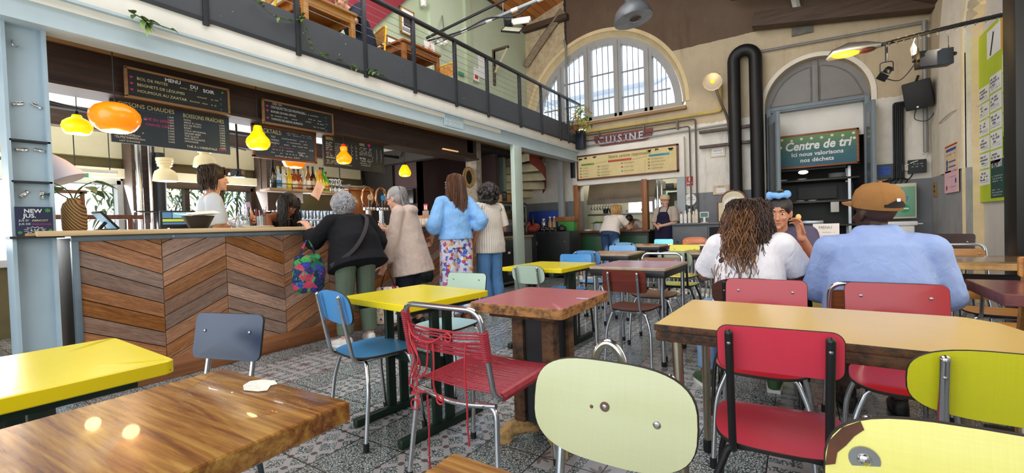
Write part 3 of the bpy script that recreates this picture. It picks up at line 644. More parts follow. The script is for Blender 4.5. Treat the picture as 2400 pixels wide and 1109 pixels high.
# ---------------------------------------------------------------- pendant lamps
def glow(name,col,em,k):return mat(name,col,0.25,0,0,emis=(em,k),coat=0.3)
ygl=glow('yellow_opal_glass','f2dc10','f7d300',0.75); ogl=glow('orange_opal_glass','f28a10','ff7800',0.8); rgl=glow('amber_opal_glass','f2a018','ff8a00',1.1); wgl=glow('warm_bulb','fff3d0','ffdfa0',3.0); redcap=mat('red_glass_neck','d83a1a',0.25,0,0,emis=('ff2a00',0.4))
pear=[(0.012,0.125),(0.030,0.12),(0.036,0.10),(0.038,0.075),(0.055,0.055),(0.062,0.035),(0.092,0.0),(0.100,-0.03),(0.094,-0.06),(0.072,-0.088),(0.060,-0.092)]
def pendant(label,c,prof,m,top,s=1.0,neck=None,cap=0.02):
 t=thing('pendant_lamp',label,'pendant lamp',c,0,'pendant lamps over the bar')
 MB().lathe([(r*s,z*s)for r,z in prof],28).build('lamp_shade',[m],t)
 zt=max(z for r,z in prof)*s
 MB().cyl((0,0,zt-0.004),cap,0.03,14,0,cap*0.6).build('lamp_cap',[neck or BLACK],t)
 MB().tube([(0,0,zt),(0,0,top-c[2])],0.0035,6).build('cord',[BLACK],t)
 MB().ell((0,0,min(z for r,z in prof)*s+0.03),0.028*s*1.2,0,10,8).build('bulb',[wgl],t)
 l=bpy.data.lights.new('bulb_light','POINT'); l.energy=3.0; l.color=(1,0.72,0.35); l.shadow_soft_size=0.05
 o=bpy.data.objects.new('bulb_light',l); COL.objects.link(o); o.location=(c[0],c[1],c[2]+min(z for r,z in prof)*s-0.06)
 return t
pe=P3(181,293,X=-4.9); pendant('small bell shaped yellow glass pendant left of the orange one',pe,[(0.012,0.085),(0.028,0.08),(0.036,0.06),(0.062,0.045),(0.088,0.022),(0.098,-0.01),(0.092,-0.04),(0.078,-0.068),(0.07,-0.072)],ygl,2.6)
pe=P3(270,276,X=-4.2); pendant('large flattened orange glass pendant hanging before the drinks board',pe,[(0.03,0.105),(0.07,0.10),(0.115,0.075),(0.145,0.035),(0.15,0.0),(0.14,-0.045),(0.115,-0.08),(0.085,-0.102),(0.08,-0.102)],ogl,2.56)
pe=P3(605,326,X=-4.35); pendant('yellow pear shaped glass pendant in front of COCKTAILS board',pe,[(r*1.06,z*1.06)for r,z in pear],ygl,2.56)
pe=P3(806,366,X=-4.45); pendant('amber gourd shaped glass pendant with red neck before the beer board',pe,[(0.014,0.115),(0.034,0.11),(0.042,0.085),(0.034,0.055),(0.05,0.035),(0.082,-0.005),(0.088,-0.04),(0.075,-0.075),(0.055,-0.088)],rgl,2.56,1.0,redcap,0.03)
pe=P3(949,401,X=-4.5); pendant('small yellow glass pendant nearest the brown end beam',pe,[(0.014,0.085),(0.034,0.08),(0.05,0.055),(0.078,0.0),(0.084,-0.035),(0.07,-0.065),(0.045,-0.075)],ygl,2.56)
pe=P3(690,380,X=-5.6); pendant('orange glass pendant half hidden behind the COCKTAILS board',pe,[(0.03,0.1),(0.11,0.075),(0.15,0.0),(0.115,-0.06),(0.08,-0.075)],ogl,2.6)
pe=P3(2,345,X=-4.9); pendant('orange glass pendant at the picture edge behind the column',pe,[(0.03,0.1),(0.07,0.09),(0.09,0.0),(0.07,-0.05),(0.05,-0.06)],ogl,2.6)
enam=mat('cream_enamel','eee5c2',0.35,0,0.05,3,emis=('ffd98a',0.12))
for(x,y,X_,lb)in((388,425,-6.0,'cream ribbed factory lamp hanging over the back of the bar'),(481,392,-5.7,'cream ribbed factory lamp above the server in the white shirt')):
 c=P3(x,y,X=X_); t=thing('factory_lamp',lb,'pendant lamp',c,0,'cream factory lamps')
 MB().lathe([(0.118,0),(0.116,0.01),(0.11,0.06),(0.095,0.11),(0.06,0.135),(0.05,0.14)],28).build('lamp_shade',[enam],t)
 MB().lathe([(0.05,0.135),(0.05,0.16),(0.07,0.17),(0.07,0.185),(0.06,0.19),(0.078,0.2),(0.078,0.215),(0.066,0.22),(0.082,0.23),(0.082,0.26),(0.02,0.27)],24).build('housing',[enam],t)
 MB().ell((0,0,0.05),0.05,0,12,8).build('bulb',[wgl],t); MB().tube([(0,0,0.26),(0,0,2.6-c[2])],0.004,6).build('chain',[BLACK],t)
# ---------------------------------------------------------------- things standing on and behind the bar
c=Vector((-4.19,0.885,BT)); wick=NT('woven_wicker'); Pw=wick.coord('Object');
wv=wick.add('ShaderNodeTexWave',wave_type='BANDS',bands_direction='DIAGONAL'); wick.link(Pw,wv.inputs['Vector']); wv.inputs['Scale'].default_value=26; wv.inputs['Distortion'].default_value=1.2
wick.link(wick.ramp(wv.outputs['Fac'],[(0.2,lin('5e4424')),(0.7,lin('b08a55'))]),wick.b.inputs['Base Color']); wick.set(None,0.75); wick.bump(wv.outputs['Fac'],0.6,0.01)
leafm=mat('dark_leaf','2d5a2a',0.45,0,0.3,6); leafl=mat('bright_leaf','6d9c34',0.5,0,0.35,6)
def leaf(mb,p,d,l,w,m=0,droop=0.3,up=None):
 p,d=Vector(p),Vector(d).normalized(); sd=d.cross(Vector((0,0,1))); sd=sd.normalized()if sd.length>0.01 else Vector((1,0,0)); nn_=sd.cross(d)
 if up:sd=Vector(up).cross(d).normalized(); nn_=d.cross(sd)
 L,Rr,C=[],[],[]
 for k in range(6):
  t=k/5; wd=w*math.sin(PI*min(1,t**0.75))*0.5; q=p+d*l*t-Vector((0,0,droop*l*t*t)); C.append(q); L.append(q+sd*wd+nn_*wd*0.3); Rr.append(q-sd*wd+nn_*wd*0.3)
 vs=C+L+Rr; fs=[]
 for k in range(5):fs+=[(k,k+1,7+k,6+k),(k+1,k,12+k,13+k)]
 mb.add(vs,fs,m)
t=thing('wicker_vase','tall woven wicker bottle vase holding a leafy cutting on bar end','vase',c)
MB().lathe([(0.058,0),(0.064,0.01),(0.066,0.09),(0.065,0.15),(0.056,0.185),(0.036,0.205),(0.032,0.225)],28).build('vase_body',[wick.m],t)
mb=MB(); rr=random.Random(5)
for q,h,l in((20,0.30,0.13),(70,0.34,0.15),(120,0.28,0.12),(200,0.30,0.11),(300,0.26,0.10),(250,0.33,0.10)):
 e=Vector((0.06*math.cos(R(q)),0.10*math.sin(R(q)),h)); mb.tube(spline([(0,0,0.2),(e.x*0.3,e.y*0.3,h*0.85),e],4),0.004,5); leaf(mb,e,(math.cos(R(q)),math.sin(R(q)),-0.1),l,l*0.75,0,0.3)
mb.build('leaves',[leafm],t)
t=thing('reading_lamp','pale cone shaped paper lampshade beside the steel column above wicker vase','lamp',P3(138,395,X=-4.35))
MB().at((0,0,0),(0,R(-25),R(60))).lathe([(0.115,-0.09),(0.10,-0.05),(0.06,0.04),(0.02,0.10),(0.012,0.105)],26).build('lamp_shade',[mat('lilac_paper','d3d3e6',0.7,0,0.03)],t)
MB().tube([(-0.05,-0.06,0.10),(-0.08,-0.1,0.2),(-0.09,-0.1,0.75)],0.004,6).build('cord',[BLACK],t)
c=P3(248,532,X=-4.33); c.z=BT; t=thing('till_tablet','black tablet till tilted on its stand between vase and monitor','tablet',c,R(12))
MB().at((0,0,0.075),(R(40),0,0)).box((-0.06,-0.008,-0.085),(0.06,0.008,0.085),0,0.004).build('casing',[BLACK],t)
MB().at((0,0,0.075),(R(40),0,0)).box((-0.054,-0.0095,-0.075),(0.054,-0.009,0.075)).build('screen',[mat('tablet_screen','6f9dbb',0.2,0,0,emis=('8fc4e6',0.5))],t)
MB().box((-0.05,-0.06,0),(0.05,0.05,0.012),0,0.004).tube([(0,-0.04,0.01),(0,0.0,0.06)],0.012,8).build('stand',[BLACK],t)
c=P3(418,534,X=-4.52); c.z=BT; t=thing('till_monitor','black till monitor showing coloured menu keys behind the black bowl','monitor',c,R(70))
MB().box((-0.125,-0.012,0.015),(0.125,0.012,0.165),0,0.005).build('casing',[BLACK],t)
mb=MB().box((-0.115,-0.0135,0.03),(0.115,-0.0125,0.155),0); mb.box((-0.105,-0.0145,0.10),(-0.04,-0.0135,0.15),1).box((-0.035,-0.0145,0.10),(0.10,-0.0135,0.15),2).box((-0.105,-0.0145,0.07),(0.10,-0.0135,0.092),3).box((-0.105,-0.0145,0.045),(0.10,-0.0135,0.063),1)
mb.build('screen',[mat('screen_black','10161c',0.2,0,0)]+[mat('screen_'+k,v,0.3,0,0,emis=(v,0.35))for k,v in(('blue','4a7aa5'),('sky','7db4cf'),('lime','b8c64a'))],t)
MB().box((-0.06,-0.05,0),(0.06,0.05,0.015),0,0.004).build('stand',[BLACK],t)
c=P3(466,534,X=-4.2); c.z=BT; t=thing('napkin_bowl','flared black bowl holding folded white paper napkins on bar','bowl',c)
MB().lathe([(0.062,0),(0.066,0.004),(0.115,0.105),(0.110,0.105),(0.06,0.01)],32).build('bowl',[mat('black_plastic','1b1c1f',0.4)],t)
mb=MB()
for k in range(5):mb.at((0.01*k-0.02,0.015*k-0.03,0.105+0.006*k),(R(4*k-8),R(6-3*k),R(20*k))).box((-0.10,-0.10,0),(0.10,0.10,0.004),0,0.001)
mb.build('napkins',[PAPER],t)
clear=glass('clear_glass','f6fbff',0.02,1.0)
def tumbler(mb,p,r=0.032,h=0.09,m=0):mb.lathe([(r*0.8,0.0),(r*0.85,0.004),(r,h),(r*0.93,h),(r*0.78,0.008),(0.0,0.008)],14,m,p)
c=P3(570,530,X=-4.28); c.z=BT; t=thing('sugar_jar','clip top glass jar of white sugar on the bar beside server','jar',c)
MB().lathe([(0.055,0),(0.058,0.006),(0.058,0.085),(0.048,0.10),(0.048,0.112),(0.0,0.112)],24).build('glass_body',[clear],t); MB().cyl((0,0,0.006),0.053,0.06,24).build('sugar',[WHITE],t); MB().tube([(-0.06,0,0.09),(-0.055,0,0.125),(0.055,0,0.125),(0.06,0,0.09)],0.003,6).build('clip',[CHROME],t)
c=P3(547,532,X=-4.2); c.z=BT+0.035; t=thing('tipped_jar','small glass jar lying tipped beside the sugar jar','jar',c)
MB().at((0,0,0),(R(75),0,R(50))).lathe([(0.03,-0.04),(0.034,-0.035),(0.034,0.03),(0.026,0.04),(0.026,0.05),(0.0,0.05)],18).build('glass_body',[clear],t)
c=P3(604,531,X=-4.22); c.z=BT; o=MB().lathe([(0.0,0.0),(0.12,0.0),(0.14,0.012),(0.135,0.014),(0.12,0.005),(0,0.005)],36).build('serving_plate',[mat('white_china','f3f3f1',0.15,0,0,coat=0.5)]); o.location=c; tag(o,'flat white serving plate on bar front of the cutlery pot','plate')
c=P3(612,530,X=-4.36); c.z=BT; t=thing('cutlery_pot','steel pot of bar spoons and straws next to the bartender','pot',c)
MB().lathe([(0.04,0),(0.045,0.11),(0.042,0.11),(0.038,0.006),(0,0.006)],20).build('pot',[STEEL],t)
mb=MB(); rr=random.Random(9)
for k in range(9):a=rr.uniform(0,6.28); mb.tube([(0.02*math.cos(a),0.02*math.sin(a),0.01),(0.05*math.cos(a),0.05*math.sin(a),rr.uniform(0.15,0.21))],0.003,5,k%3)
mb.build('utensils',[CHROME,mat('red_straw','b5203a',0.4),BLACK],t)
t=thing('coffee_press','chrome topped glass coffee plunger behind the sugar jar','coffee press',P3(574,505,X=-4.55)); zb_=BT-t.location.z
MB().lathe([(0.045,zb_),(0.045,0.06),(0.05,0.065)],22).build('beaker',[clear],t); MB().cyl((0,0,0.06),0.05,0.02,22).tube([(0,0,0.07),(0,0,0.12)],0.004,6).ell((0,0,0.125),0.014,0,10,8).build('lid',[CHROME],t); MB().cyl((0,0,zb_+0.005),0.042,0.09,20).build('coffee',[mat('coffee','2a120c',0.3)],t)
SX=-4.95; s0=P3(632,437,X=SX); s1=P3(798,437,X=SX); ZS=1.60
t=thing('bottle_shelf','hanging wooden bottle shelf with thin rail over the back bar','shelf',(SX,(s0.y+s1.y)/2,ZS)); L_=(s1.y-s0.y)/2+0.05
MB().box((-0.12,-L_,-0.03),(0.10,L_,0),0,0.004).build('board',[wood('pale_shelf','9a7d5a','bfa27a',2,1,0.5)],t)
mb=MB().tube([(0.10,-L_,0.05),(0.10,L_,0.05)],0.004,6)
for k in range(5):yy=-L_+2*L_*k/4; mb.tube([(0.10,yy,-0.02),(0.10,yy,0.05)],0.004,6)
for yy in(-L_,L_):mb.tube([(-0.08,yy,0),(-0.08,yy,1.0)],0.008,6)
mb.build('rail',[DKIRON],t)
BOT=[('black wine bottle at left end of the hanging shelf','15130f',None,0),('clear bottle with blue label, second on the shelf','b7cdd8','3f7fae',1),('clear bottle with white label, third on the shelf','c8d3d8','d7dde2',1),('bright yellow liqueur bottle on the shelf','e0b81c','f0d84a',1),('round amber bottle with cream label on the shelf','9a4a1c','efe3cf',2),('amber rum bottle with orange label on the shelf','8a3f1c','c98b5a',2),('clear gin bottle with pale label on the shelf','b9bdb6','cfcac0',1),('tall whisky bottle with white label on the shelf','8c4c1e','efe9e2',0),('dark slim bottle next to the whisky bottle','2a1d18','b3a58c',0),('pale yellow bottle with lemon label on the shelf','d9c04a','ead98a',1),('orange topped bottle between yellow and green bottles','d98a2c','e8c07a',0),('bright green mint syrup bottle on the shelf','3f9a2c','b9d84a',0),('small green bottle at right end of the bottle row','6aa832','e8a23c',2)]
xs_=[641,653,665,678,690,700,712,723,734,744,751,757,764]
for(lb,col,lab,kd),x in zip(BOT,xs_):
 p=P3(x,437,X=SX+0.01); p.z=ZS+0.0005; k=(1.0,0.86,0.82)[kd]*(1.15 if x==641 else 1.0); t=thing('bottle',lb,'bottle',p,0,'bottles on the hanging shelf')
 bw=(0.032,0.034,0.042)[kd]
 MB().lathe([(bw*0.9,0),(bw,0.006),(bw,0.15*k),(bw*0.8,0.18*k),(0.013,0.215*k),(0.012,0.265*k)],18).build('glass_body',[mat('bottle_'+col,col,0.12,0,0.1,4,coat=0.5)],t)
 MB().cyl((0,0,0.262*k),0.014,0.03,12).build('cap',[mat('cap_'+col,'c9a24a' if kd==1 else '2a2420',0.4)],t)
 if lab:MB().lathe([(bw+0.001,0.03*k),(bw+0.001,0.115*k)],18).build('paper_label',[mat('label_'+lab,lab,0.6,0,0.35,30)],t,fix=False)
def wineglass(p,label,grp,inv=True,s=1.0):
 prof=[(0.032,0.0),(0.033,0.03),(0.026,0.06),(0.006,0.075),(0.004,0.12),(0.006,0.125),(0.030,0.13),(0.030,0.133)]
 o=MB().lathe([(r*s,z*s)for r,z in prof],16).build('wine_glass',[clear]); o.location=p; tag(o,label,'glass',grp); return o
g0=None
for k in range(7):
 p=P3(772+k*4.5,437,X=SX+(0.05 if k%2 else-0.03)); p.z=ZS+0.001
 if g0 is None:g0=wineglass(p,'upturned stem glass on the bottle shelf right of the bottles','stem glasses on the bottle shelf',s=1.15)
 else:o=g0.copy(); COL.objects.link(o); o.location=p
t=thing('back_counter','low back counter with steel top behind the bar','counter',(-5.0,3.3,0)); MB().box((-0.55,-1.0,0),(0.20,1.0,1.08),0,0.005).build('body',[mat('back_bar_dark','3a332b',0.6,0,0.2,4)],t); MB().box((-0.56,-1.02,1.08),(0.22,1.02,1.11),0,0.004).build('top',[STEEL],t)
t=thing('glass_rack','wire glass rack over the back counter full of tumblers','rack',(-4.92,3.05,1.111)); L_=0.42
mb=MB()
for z in(0.02,0.14):
 for x in(-0.13,0.13):mb.tube([(x,-L_,z),(x,L_,z)],0.004,6)
 mb.box((-0.13,-L_,z-0.004),(0.13,L_,z+0.001),0)
for x in(-0.13,0.13):
 for y in(-L_,L_):mb.tube([(x,y,0),(x,y,0.2)],0.005,6)
mb.build('frame',[STEEL],t); g0=None
for z in(1.1355,1.2555):
 for r_ in range(3):
  for k in range(9):
   p=(-5.0+0.08*r_,2.68+0.092*k,z)
   if g0 is None:m_=MB(); tumbler(m_,(0,0,0),0.036,0.095); g0=m_.build('tumbler',[clear]); g0.location=p; tag(g0,'clear tumbler stored in the rack behind the bartender','glass','tumblers in the glass rack')
   else:o=g0.copy(); COL.objects.link(o); o.location=p
g0=None
for k in range(8):
 p=P3(806+k*6,505,X=-4.82-0.07*(k%2)); p.z=1.112
 if g0 is None:g0=wineglass(p,'upturned wine glass on back counter near the wooden cabinet','wine glasses on the back counter')
 else:o=g0.copy(); COL.objects.link(o); o.location=p
def sheet(name,label,p0,w,h,face,col,curl=0.02,roll=0.0,cat='paper',group=None):
 rz={'+x':PI/2,'-y':0,'-x':-PI/2}[face]
 t=thing(name,label,cat,p0,rz,group); mb=MB().at((0,0,0),(0,roll,0)); n=8; vs=[]
 for i in range(n+1):
  for j in range(n+1):u=i/n-0.5; v=j/n-0.5; vs.append((u*w,curl*math.sin(3*u+2*v)-0.001,v*h))
 mb.add(vs,[(i*(n+1)+j,(i+1)*(n+1)+j,(i+1)*(n+1)+j+1,i*(n+1)+j+1)for i in range(n)for j in range(n)])
 mb.build('leaf',[mat('paper_'+col,col,0.8,0,0.03)],t); return t
t=sheet('menu_sheet','pink menu sheet hanging askew from the bottle shelf',P3(745,447,X=-4.80),0.13,0.20,'+x','f3cfc6',0.02,R(28))
mb=MB().at((0,0,0),(0,R(28),0))
for k in range(6):mb.scribble(-0.045,0.065-0.02*k,0.07,0.006,-0.022,0)
mb.build('print',[ink('grey','8d7d7a')],t,fix=False)
sheet('menu_sheet','white menu sheet pinned under the bottle shelf behind the bartender',P3(692,463,X=-4.99),0.20,0.13,'+x','e3e2e6',0.008)
cabw=wood('varnished_cabinet','6b3413','9e5a25',1.6,2,0.35,12,0.2)
a_=P3(818,450,X=-5.18); b_=P3(872,450,X=-5.18)
t=thing('wooden_cabinet','varnished wooden cabinet with panelled door behind the grey haired customer','cabinet',(-5.33,(a_.y+b_.y)/2,0)); hw=(b_.y-a_.y)/2
MB().box((-0.16,-hw,1.112),(0.14,hw,1.66),0,0.004).box((-0.18,-hw-0.02,1.66),(0.17,hw+0.02,1.70),0,0.006).build('carcass',[cabw],t)
MB().box((0.14,-hw+0.02,1.13),(0.155,hw-0.02,1.62),0,0.003).box((0.155,-hw+0.06,1.2),(0.165,hw-0.06,1.54),0,0.006).build('door',[cabw],t)
tray=MB().box((-0.10,-0.13,0),(0.10,0.13,0.012),0,0.004).box((-0.10,-0.13,0.012),(0.10,-0.125,0.05)).box((-0.10,0.125,0.012),(0.10,0.13,0.05)).build('metal_tray',[DKIRON]); tray.location=(-5.33,(a_.y+b_.y)/2,1.701); tag(tray,'dark metal tray on top of the wooden cabinet','tray')
copper=mat('polished_copper','c98a62',0.22,1.0,0.1,4)
for i,(x,lb,bc)in enumerate(((862,'left beer font under a copper arch, half hidden by cabinet','c9b08a'),(893,'middle beer font under copper arch with blue badge','2f8fc4'),(930,'right beer font under copper arch with pale tap handle','8fa84a'))):
 c=P3(x,470,X=-4.45); t=thing('beer_font',lb,'beer font',(c.x,c.y,BT)); hz=0.23
 MB().cyl((0,0,-0.0),0.045,0.03,18).tube([(0,0,0.03),(0,0,hz)],0.028,14).build('column',[CHROME],t)
 MB().tube([(0,0.078*math.cos(R(a)),hz+0.13+0.12*math.sin(R(a)))for a in range(-60,241,12)],0.014,10).build('copper_arch',[copper],t)
 MB().tube([(0.03,0,hz+0.0),(0.035,0,hz+0.13)],[0.010,0.016],10).tube([(-0.02,-0.05,hz),(-0.02,-0.05,hz+0.2)],0.008,8).build('tap_handle',[BLACK if i<2 else mat('pale_handle','b9bfcc',0.4)],t)
 MB().cyl((0.04,0.0,hz+0.12),0.036,0.012,24,0,None,'x').build('badge',[mat('badge_'+bc,bc,0.4,0,0.3,30)],t)
 mb=MB()
 for k in(-1,0,1):mb.ell((0.06,0.042*k,hz-0.02),0.021,0,14,10)
 mb.tube([(0.0,-0.06,hz-0.02),(0.0,0.06,hz-0.02)],0.018,10); mb.build('taps',[CHROME],t)
g0=None
for k,(x,dz)in enumerate(((984,0),(993,0),(1002,0),(1005,0))):
 p=P3(x,520,X=-4.28-0.05*(k%2)); p.z=BT
 if g0 is None:g0=MB().lathe([(0.022,0),(0.031,0.085),(0.029,0.085),(0.02,0.004),(0,0.004)],16).build('paper_cup',[mat('white_cup','f4f4f2',0.5,0,0)]); g0.location=p; tag(g0,'white paper cup standing on bar end near blue shirted woman','cup','paper cups on the bar')
 else:o=g0.copy(); COL.objects.link(o); o.location=p
o=MB().at((0,0,0.012),(0.2,0,0.3)).ell((0,0,0),(0.05,0.035,0.014),0,10,6).ell((0.03,0.02,0.012),(0.03,0.025,0.012),0,10,6).build('crumpled_napkin',[PAPER]); o.location=P3(974,520,X=-4.22); o.location.z=BT; tag(o,'crumpled white napkin on bar left of the paper cups','napkin')
c=P3(1098,417,X=-4.70); t=thing('rattan_mirror','round mirror in woven rattan frame on the plaster pier','mirror',(c.x+0.05,c.y-0.05,c.z),PI/2)
mb=MB(); rat=wood('rattan','8a6534','c09a5a',5,0,0.6)
mb.tube([(0.09*math.cos(R(a)),0,0.12*math.sin(R(a)))for a in range(0,361,12)],0.012,8).tube([(0.15*math.cos(R(a)),0,0.17*math.sin(R(a)))for a in range(0,361,12)],0.012,8)
for a in range(0,360,12):mb.tube([(0.12*math.cos(R(a))+0.025*math.cos(R(b)),-0.006,0.145*math.sin(R(a))+0.025*math.sin(R(b)))for b in range(0,361,45)],0.005,5)
mb.build('frame',[rat],t); MB().plate(sell(0.18,0.24,2,30),0.006,lambda u,v,w:(u,0.004-w,v)).build('glass',[mat('mirror_dark','20242a',0.08,0.9,0)],t)
t=board('flat_screen','black flat screen on the plum wall behind bar end','screen',P3(1007,432,X=-5.92)+Vector((0.0,-0.1,0)),0.34,0.27,'-y',0.05,BLACK,0.01,mat('screen_off','0e0f11',0.15,0,0)); t.location=(-6.2,5.90,1.72)
t=thing('cupboard','low orange brown cupboard against the plum wall','cupboard',(-5.45,5.6,0)); orw=wood('orange_pine','9c5a20','c27b34',1.5,2,0.45)
MB().box((-0.35,-0.2,0),(0.45,0.2,1.33),0,0.006).build('body',[orw],t); MB().box((-0.05,-0.215,0.5),(0.42,-0.2,1.28),0,0.004).box((0.0,-0.222,0.6),(0.37,-0.215,1.2),0,0.004).build('door',[orw],t)
t=board('extinguisher_sign','small red fire extinguisher sign on dark wall behind bar','sign',(-5.78,5.935,1.50),0.10,0.12,'-y',0.006,None,0,mat('sign_red','c5201f',0.5,0,0)); mb=MB().box((-0.03,-0.004,-0.04),(-0.005,-0.0035,0.03)).box((0.01,-0.004,-0.04),(0.035,-0.0035,0.03)); mb.build('pictogram',[WHITE],t)
sheet('notice','pale paper notice under the red sign behind bar',(-5.78,5.93,1.33),0.16,0.21,'-y','a79f90',0.0)
c=P3(176,405,X=-6.9); t=board('exit_sign','green emergency exit sign above the terrace window','exit sign',c,0.22,0.10,'+x',0.03,None,0,mat('exit_green','2f9a4a',0.4,0,0,emis=('35b058',0.5))); MB().tube([(0,0,0.05),(0,0,2.6-c.z)],0.005,6).build('rod',[DKIRON],t)
mb=MB().box((-0.08,-0.018,-0.03),(-0.03,-0.0165,0.03)).poly([(0.0,-0.018,0),(0.03,-0.018,0.03),(0.03,-0.018,0.012),(0.08,-0.018,0.012),(0.08,-0.018,-0.012),(0.03,-0.018,-0.012),(0.03,-0.018,-0.03)]); mb.build('pictogram',[mat('exit_white','f4fff4',0.4,0,0,emis=('eaffea',0.5))],t,fix=False)
c=P3(548,405,X=-5.6); t=thing('projector','black projector hung beside a white panel lamp under ceiling','projector',c,R(40))
MB().box((-0.02,-0.05,-0.05),(0.10,0.08,0.04),0,0.01).cyl((0.04,-0.08,-0.01),0.035,0.04,16,0,None,'y').build('body',[BLACK],t); MB().tube([(0.04,0.02,0.04),(0.04,0.02,2.6-c.z)],0.012,8).build('bracket',[BLACK],t)
MB().box((-0.22,-0.03,-0.02),(-0.03,0.05,0.0),0,0.004).build('panel_lamp',[mat('panel_light','f4f6f2',0.5,0,0,emis=('ffffff',0.6))],t)
t=thing('tube_light','white tube light fitting under the ceiling left of the drinks board','light',P3(170,398,X=-6.4)); MB().box((-0.04,-0.42,-0.02),(0.04,0.36,0.02),0,0.005).build('fitting',[mat('white_batten','eceadf',0.5,0,0.03)],t); MB().tube([(0,-0.3,0.02),(0,-0.3,2.6-t.location.z)],0.005,5).tube([(0,0.3,0.02),(0,0.3,2.6-t.location.z)],0.005,5).build('rods',[DKIRON],t)
t=thing('rod_light','thin lit strip lamp fixed on the brown beam near its end','light',P3(1052,352,X=-4.57),PI/2); MB().box((-0.16,-0.03,-0.01),(0.20,0.0,0.008),0,0.003).build('strip',[mat('strip_glow','ffd8a8',0.5,0,0,emis=('ffc890',0.5))],t)
mb=MB()
for(x0,y0,z0),(x1,y1,z1)in(((-6.2,-1,2.44),(-6.2,5.7,2.44)),((-5.3,0.4,2.35),(-6.6,3.2,2.30)),((-5.2,3.0,2.42),(-5.3,5.7,2.42))):mb.tube([(x0,y0,z0),(x1,y1,z1)],0.03 if x0==-6.2 else 0.012,6)
tag(mb.build('cable_tray',[BLACK]),'black cable tray and conduits under the bar ceiling','cable tray')
pp=P3(318,470,X=-6.9)
t=thing('drain_pipes','pair of chrome pipes on the dark post behind the bar','pipe',(-7.02,2.16,0)); MB().tube([(0,-0.06,0.8),(0,-0.06,2.3)],0.035,12).tube([(0.02,0.05,0.8),(0.02,0.05,2.3)],0.025,12).build('pipes',[CHROME],t); MB().tube([(0.0,0.16,0.8),(0.0,0.16,2.2)],0.06,14).build('flue',[DKIRON],t); MB().box((-0.06,-0.14,1.42),(0.09,0.28,1.435)).build('bracket',[BLACK],t)
t=thing('timber_frame','brown timber frame leaning inside the terrace window','frame',P3(190,540,X=-6.6)); mb=MB()
for y0 in(-0.28,0.02,0.42):mb.box((-0.02,y0-0.02,-1.23),(0.02,y0+0.02,0.42 if y0<0.1 else 0.15))
mb.box((-0.02,-0.3,0.40),(0.02,0.06,0.44)).box((-0.03,-0.3,0.12),(0.03,0.55,0.17)); mb.build('timbers',[wood('red_brown_timber','5a3426','7c4c38',2,2,0.6)],t)
t=thing('dark_cabinet','dark low cabinet beyond the steel column at picture edge','cabinet',(-4.75,0.1,0)); MB().box((-0.4,-0.5,0),(0.35,0.42,1.02),0,0.01).build('body',[mat('near_black','15130f',0.6,0,0.2,4)],t); MB().box((-0.42,-0.52,1.02),(0.37,0.44,1.05),0,0.004).build('top',[mat('grey_top','6f747a',0.4)],t)
t=thing('potted_plant','potted palm with green fronds behind the column at picture edge','plant',(-5.0,0.12,1.0515)); MB().lathe([(0.06,0),(0.09,0.12),(0.08,0.12),(0,0.10)],18).build('pot',[mat('terracotta','7b4a34',0.8)],t)
mb=MB(); rr=random.Random(2)
for k in range(26):a=rr.uniform(0,6.28); e=rr.uniform(0.4,1.2); leaf(mb,(0.02*math.cos(a),0.02*math.sin(a),0.15+0.2*rr.random()),(math.cos(a),math.sin(a),e),rr.uniform(0.2,0.34),0.06,0,0.5)
mb.build('fronds',[leafl],t)
tag(MB().tube(spline([(-4.13,0.63,2.36),(-4.12,0.63,2.33),(-4.12,0.645,2.315),(-4.12,0.655,2.33)],4),0.003,6).build('wire_hook',[CHROME]),'thin wire hook high on the blue steel column','hook')
# ---------------------------------------------------------------- outside the terrace windows
fac=NT('facade_white'); Pf=fac.coord('Object'); sp=fac.add('ShaderNodeSeparateXYZ'); fac.link(Pf,sp.inputs[0])
fac.link(fac.mix(fac.noise(Pf,0.6,3),lin('f0f3f7'),lin('fafbfc')),fac.b.inputs['Base Color']); fac.set(None,0.8)
def building(name,label,o,ax,w,h,floors,cols):
 t=thing(name,label,'building',o,PI/2 if ax=='y' else 0.0)
 MB().box((-w/2,0,0),(w/2,3,h)).build('walls',[fac.m],t); fh=h/floors
 for i in range(floors):
  MB().box((-w/2-0.1,-0.7,i*fh+fh*0.18),(w/2+0.1,0,i*fh+fh*0.25)).box((-w/2,-0.7,i*fh+fh*0.25),(w/2,-0.66,i*fh+fh*0.5)).build('balcony',[mat('balcony_grey','bccadb',0.6,0,0.05)],t)
  for k in range(cols):
   x=-w/2+(k+0.5)*w/cols; MB().box((x-0.45,-0.03,i*fh+fh*0.3),(x+0.45,0.0,i*fh+fh*0.85)).build('window',[mat('blue_pane','b9d2ee',0.2,0,0.1)],t)
 return t
building('apartment_block','white apartment block with balconies outside the terrace window',(-16,5,-3),'y',16,12,4,7)
building('apartment_block','pale apartment block seen through the arched window',(-5,19,-2),'x',18,14,5,9)
MB_=MB().box((-40,-30,-0.2),(-7.9,40,-0.15)).box((-7.9,12.3,-0.2),(20,40,-0.15)); o=struct(MB_,'ground',[mat('pale_pavement','cfcdc8',0.9,0,0.05)])
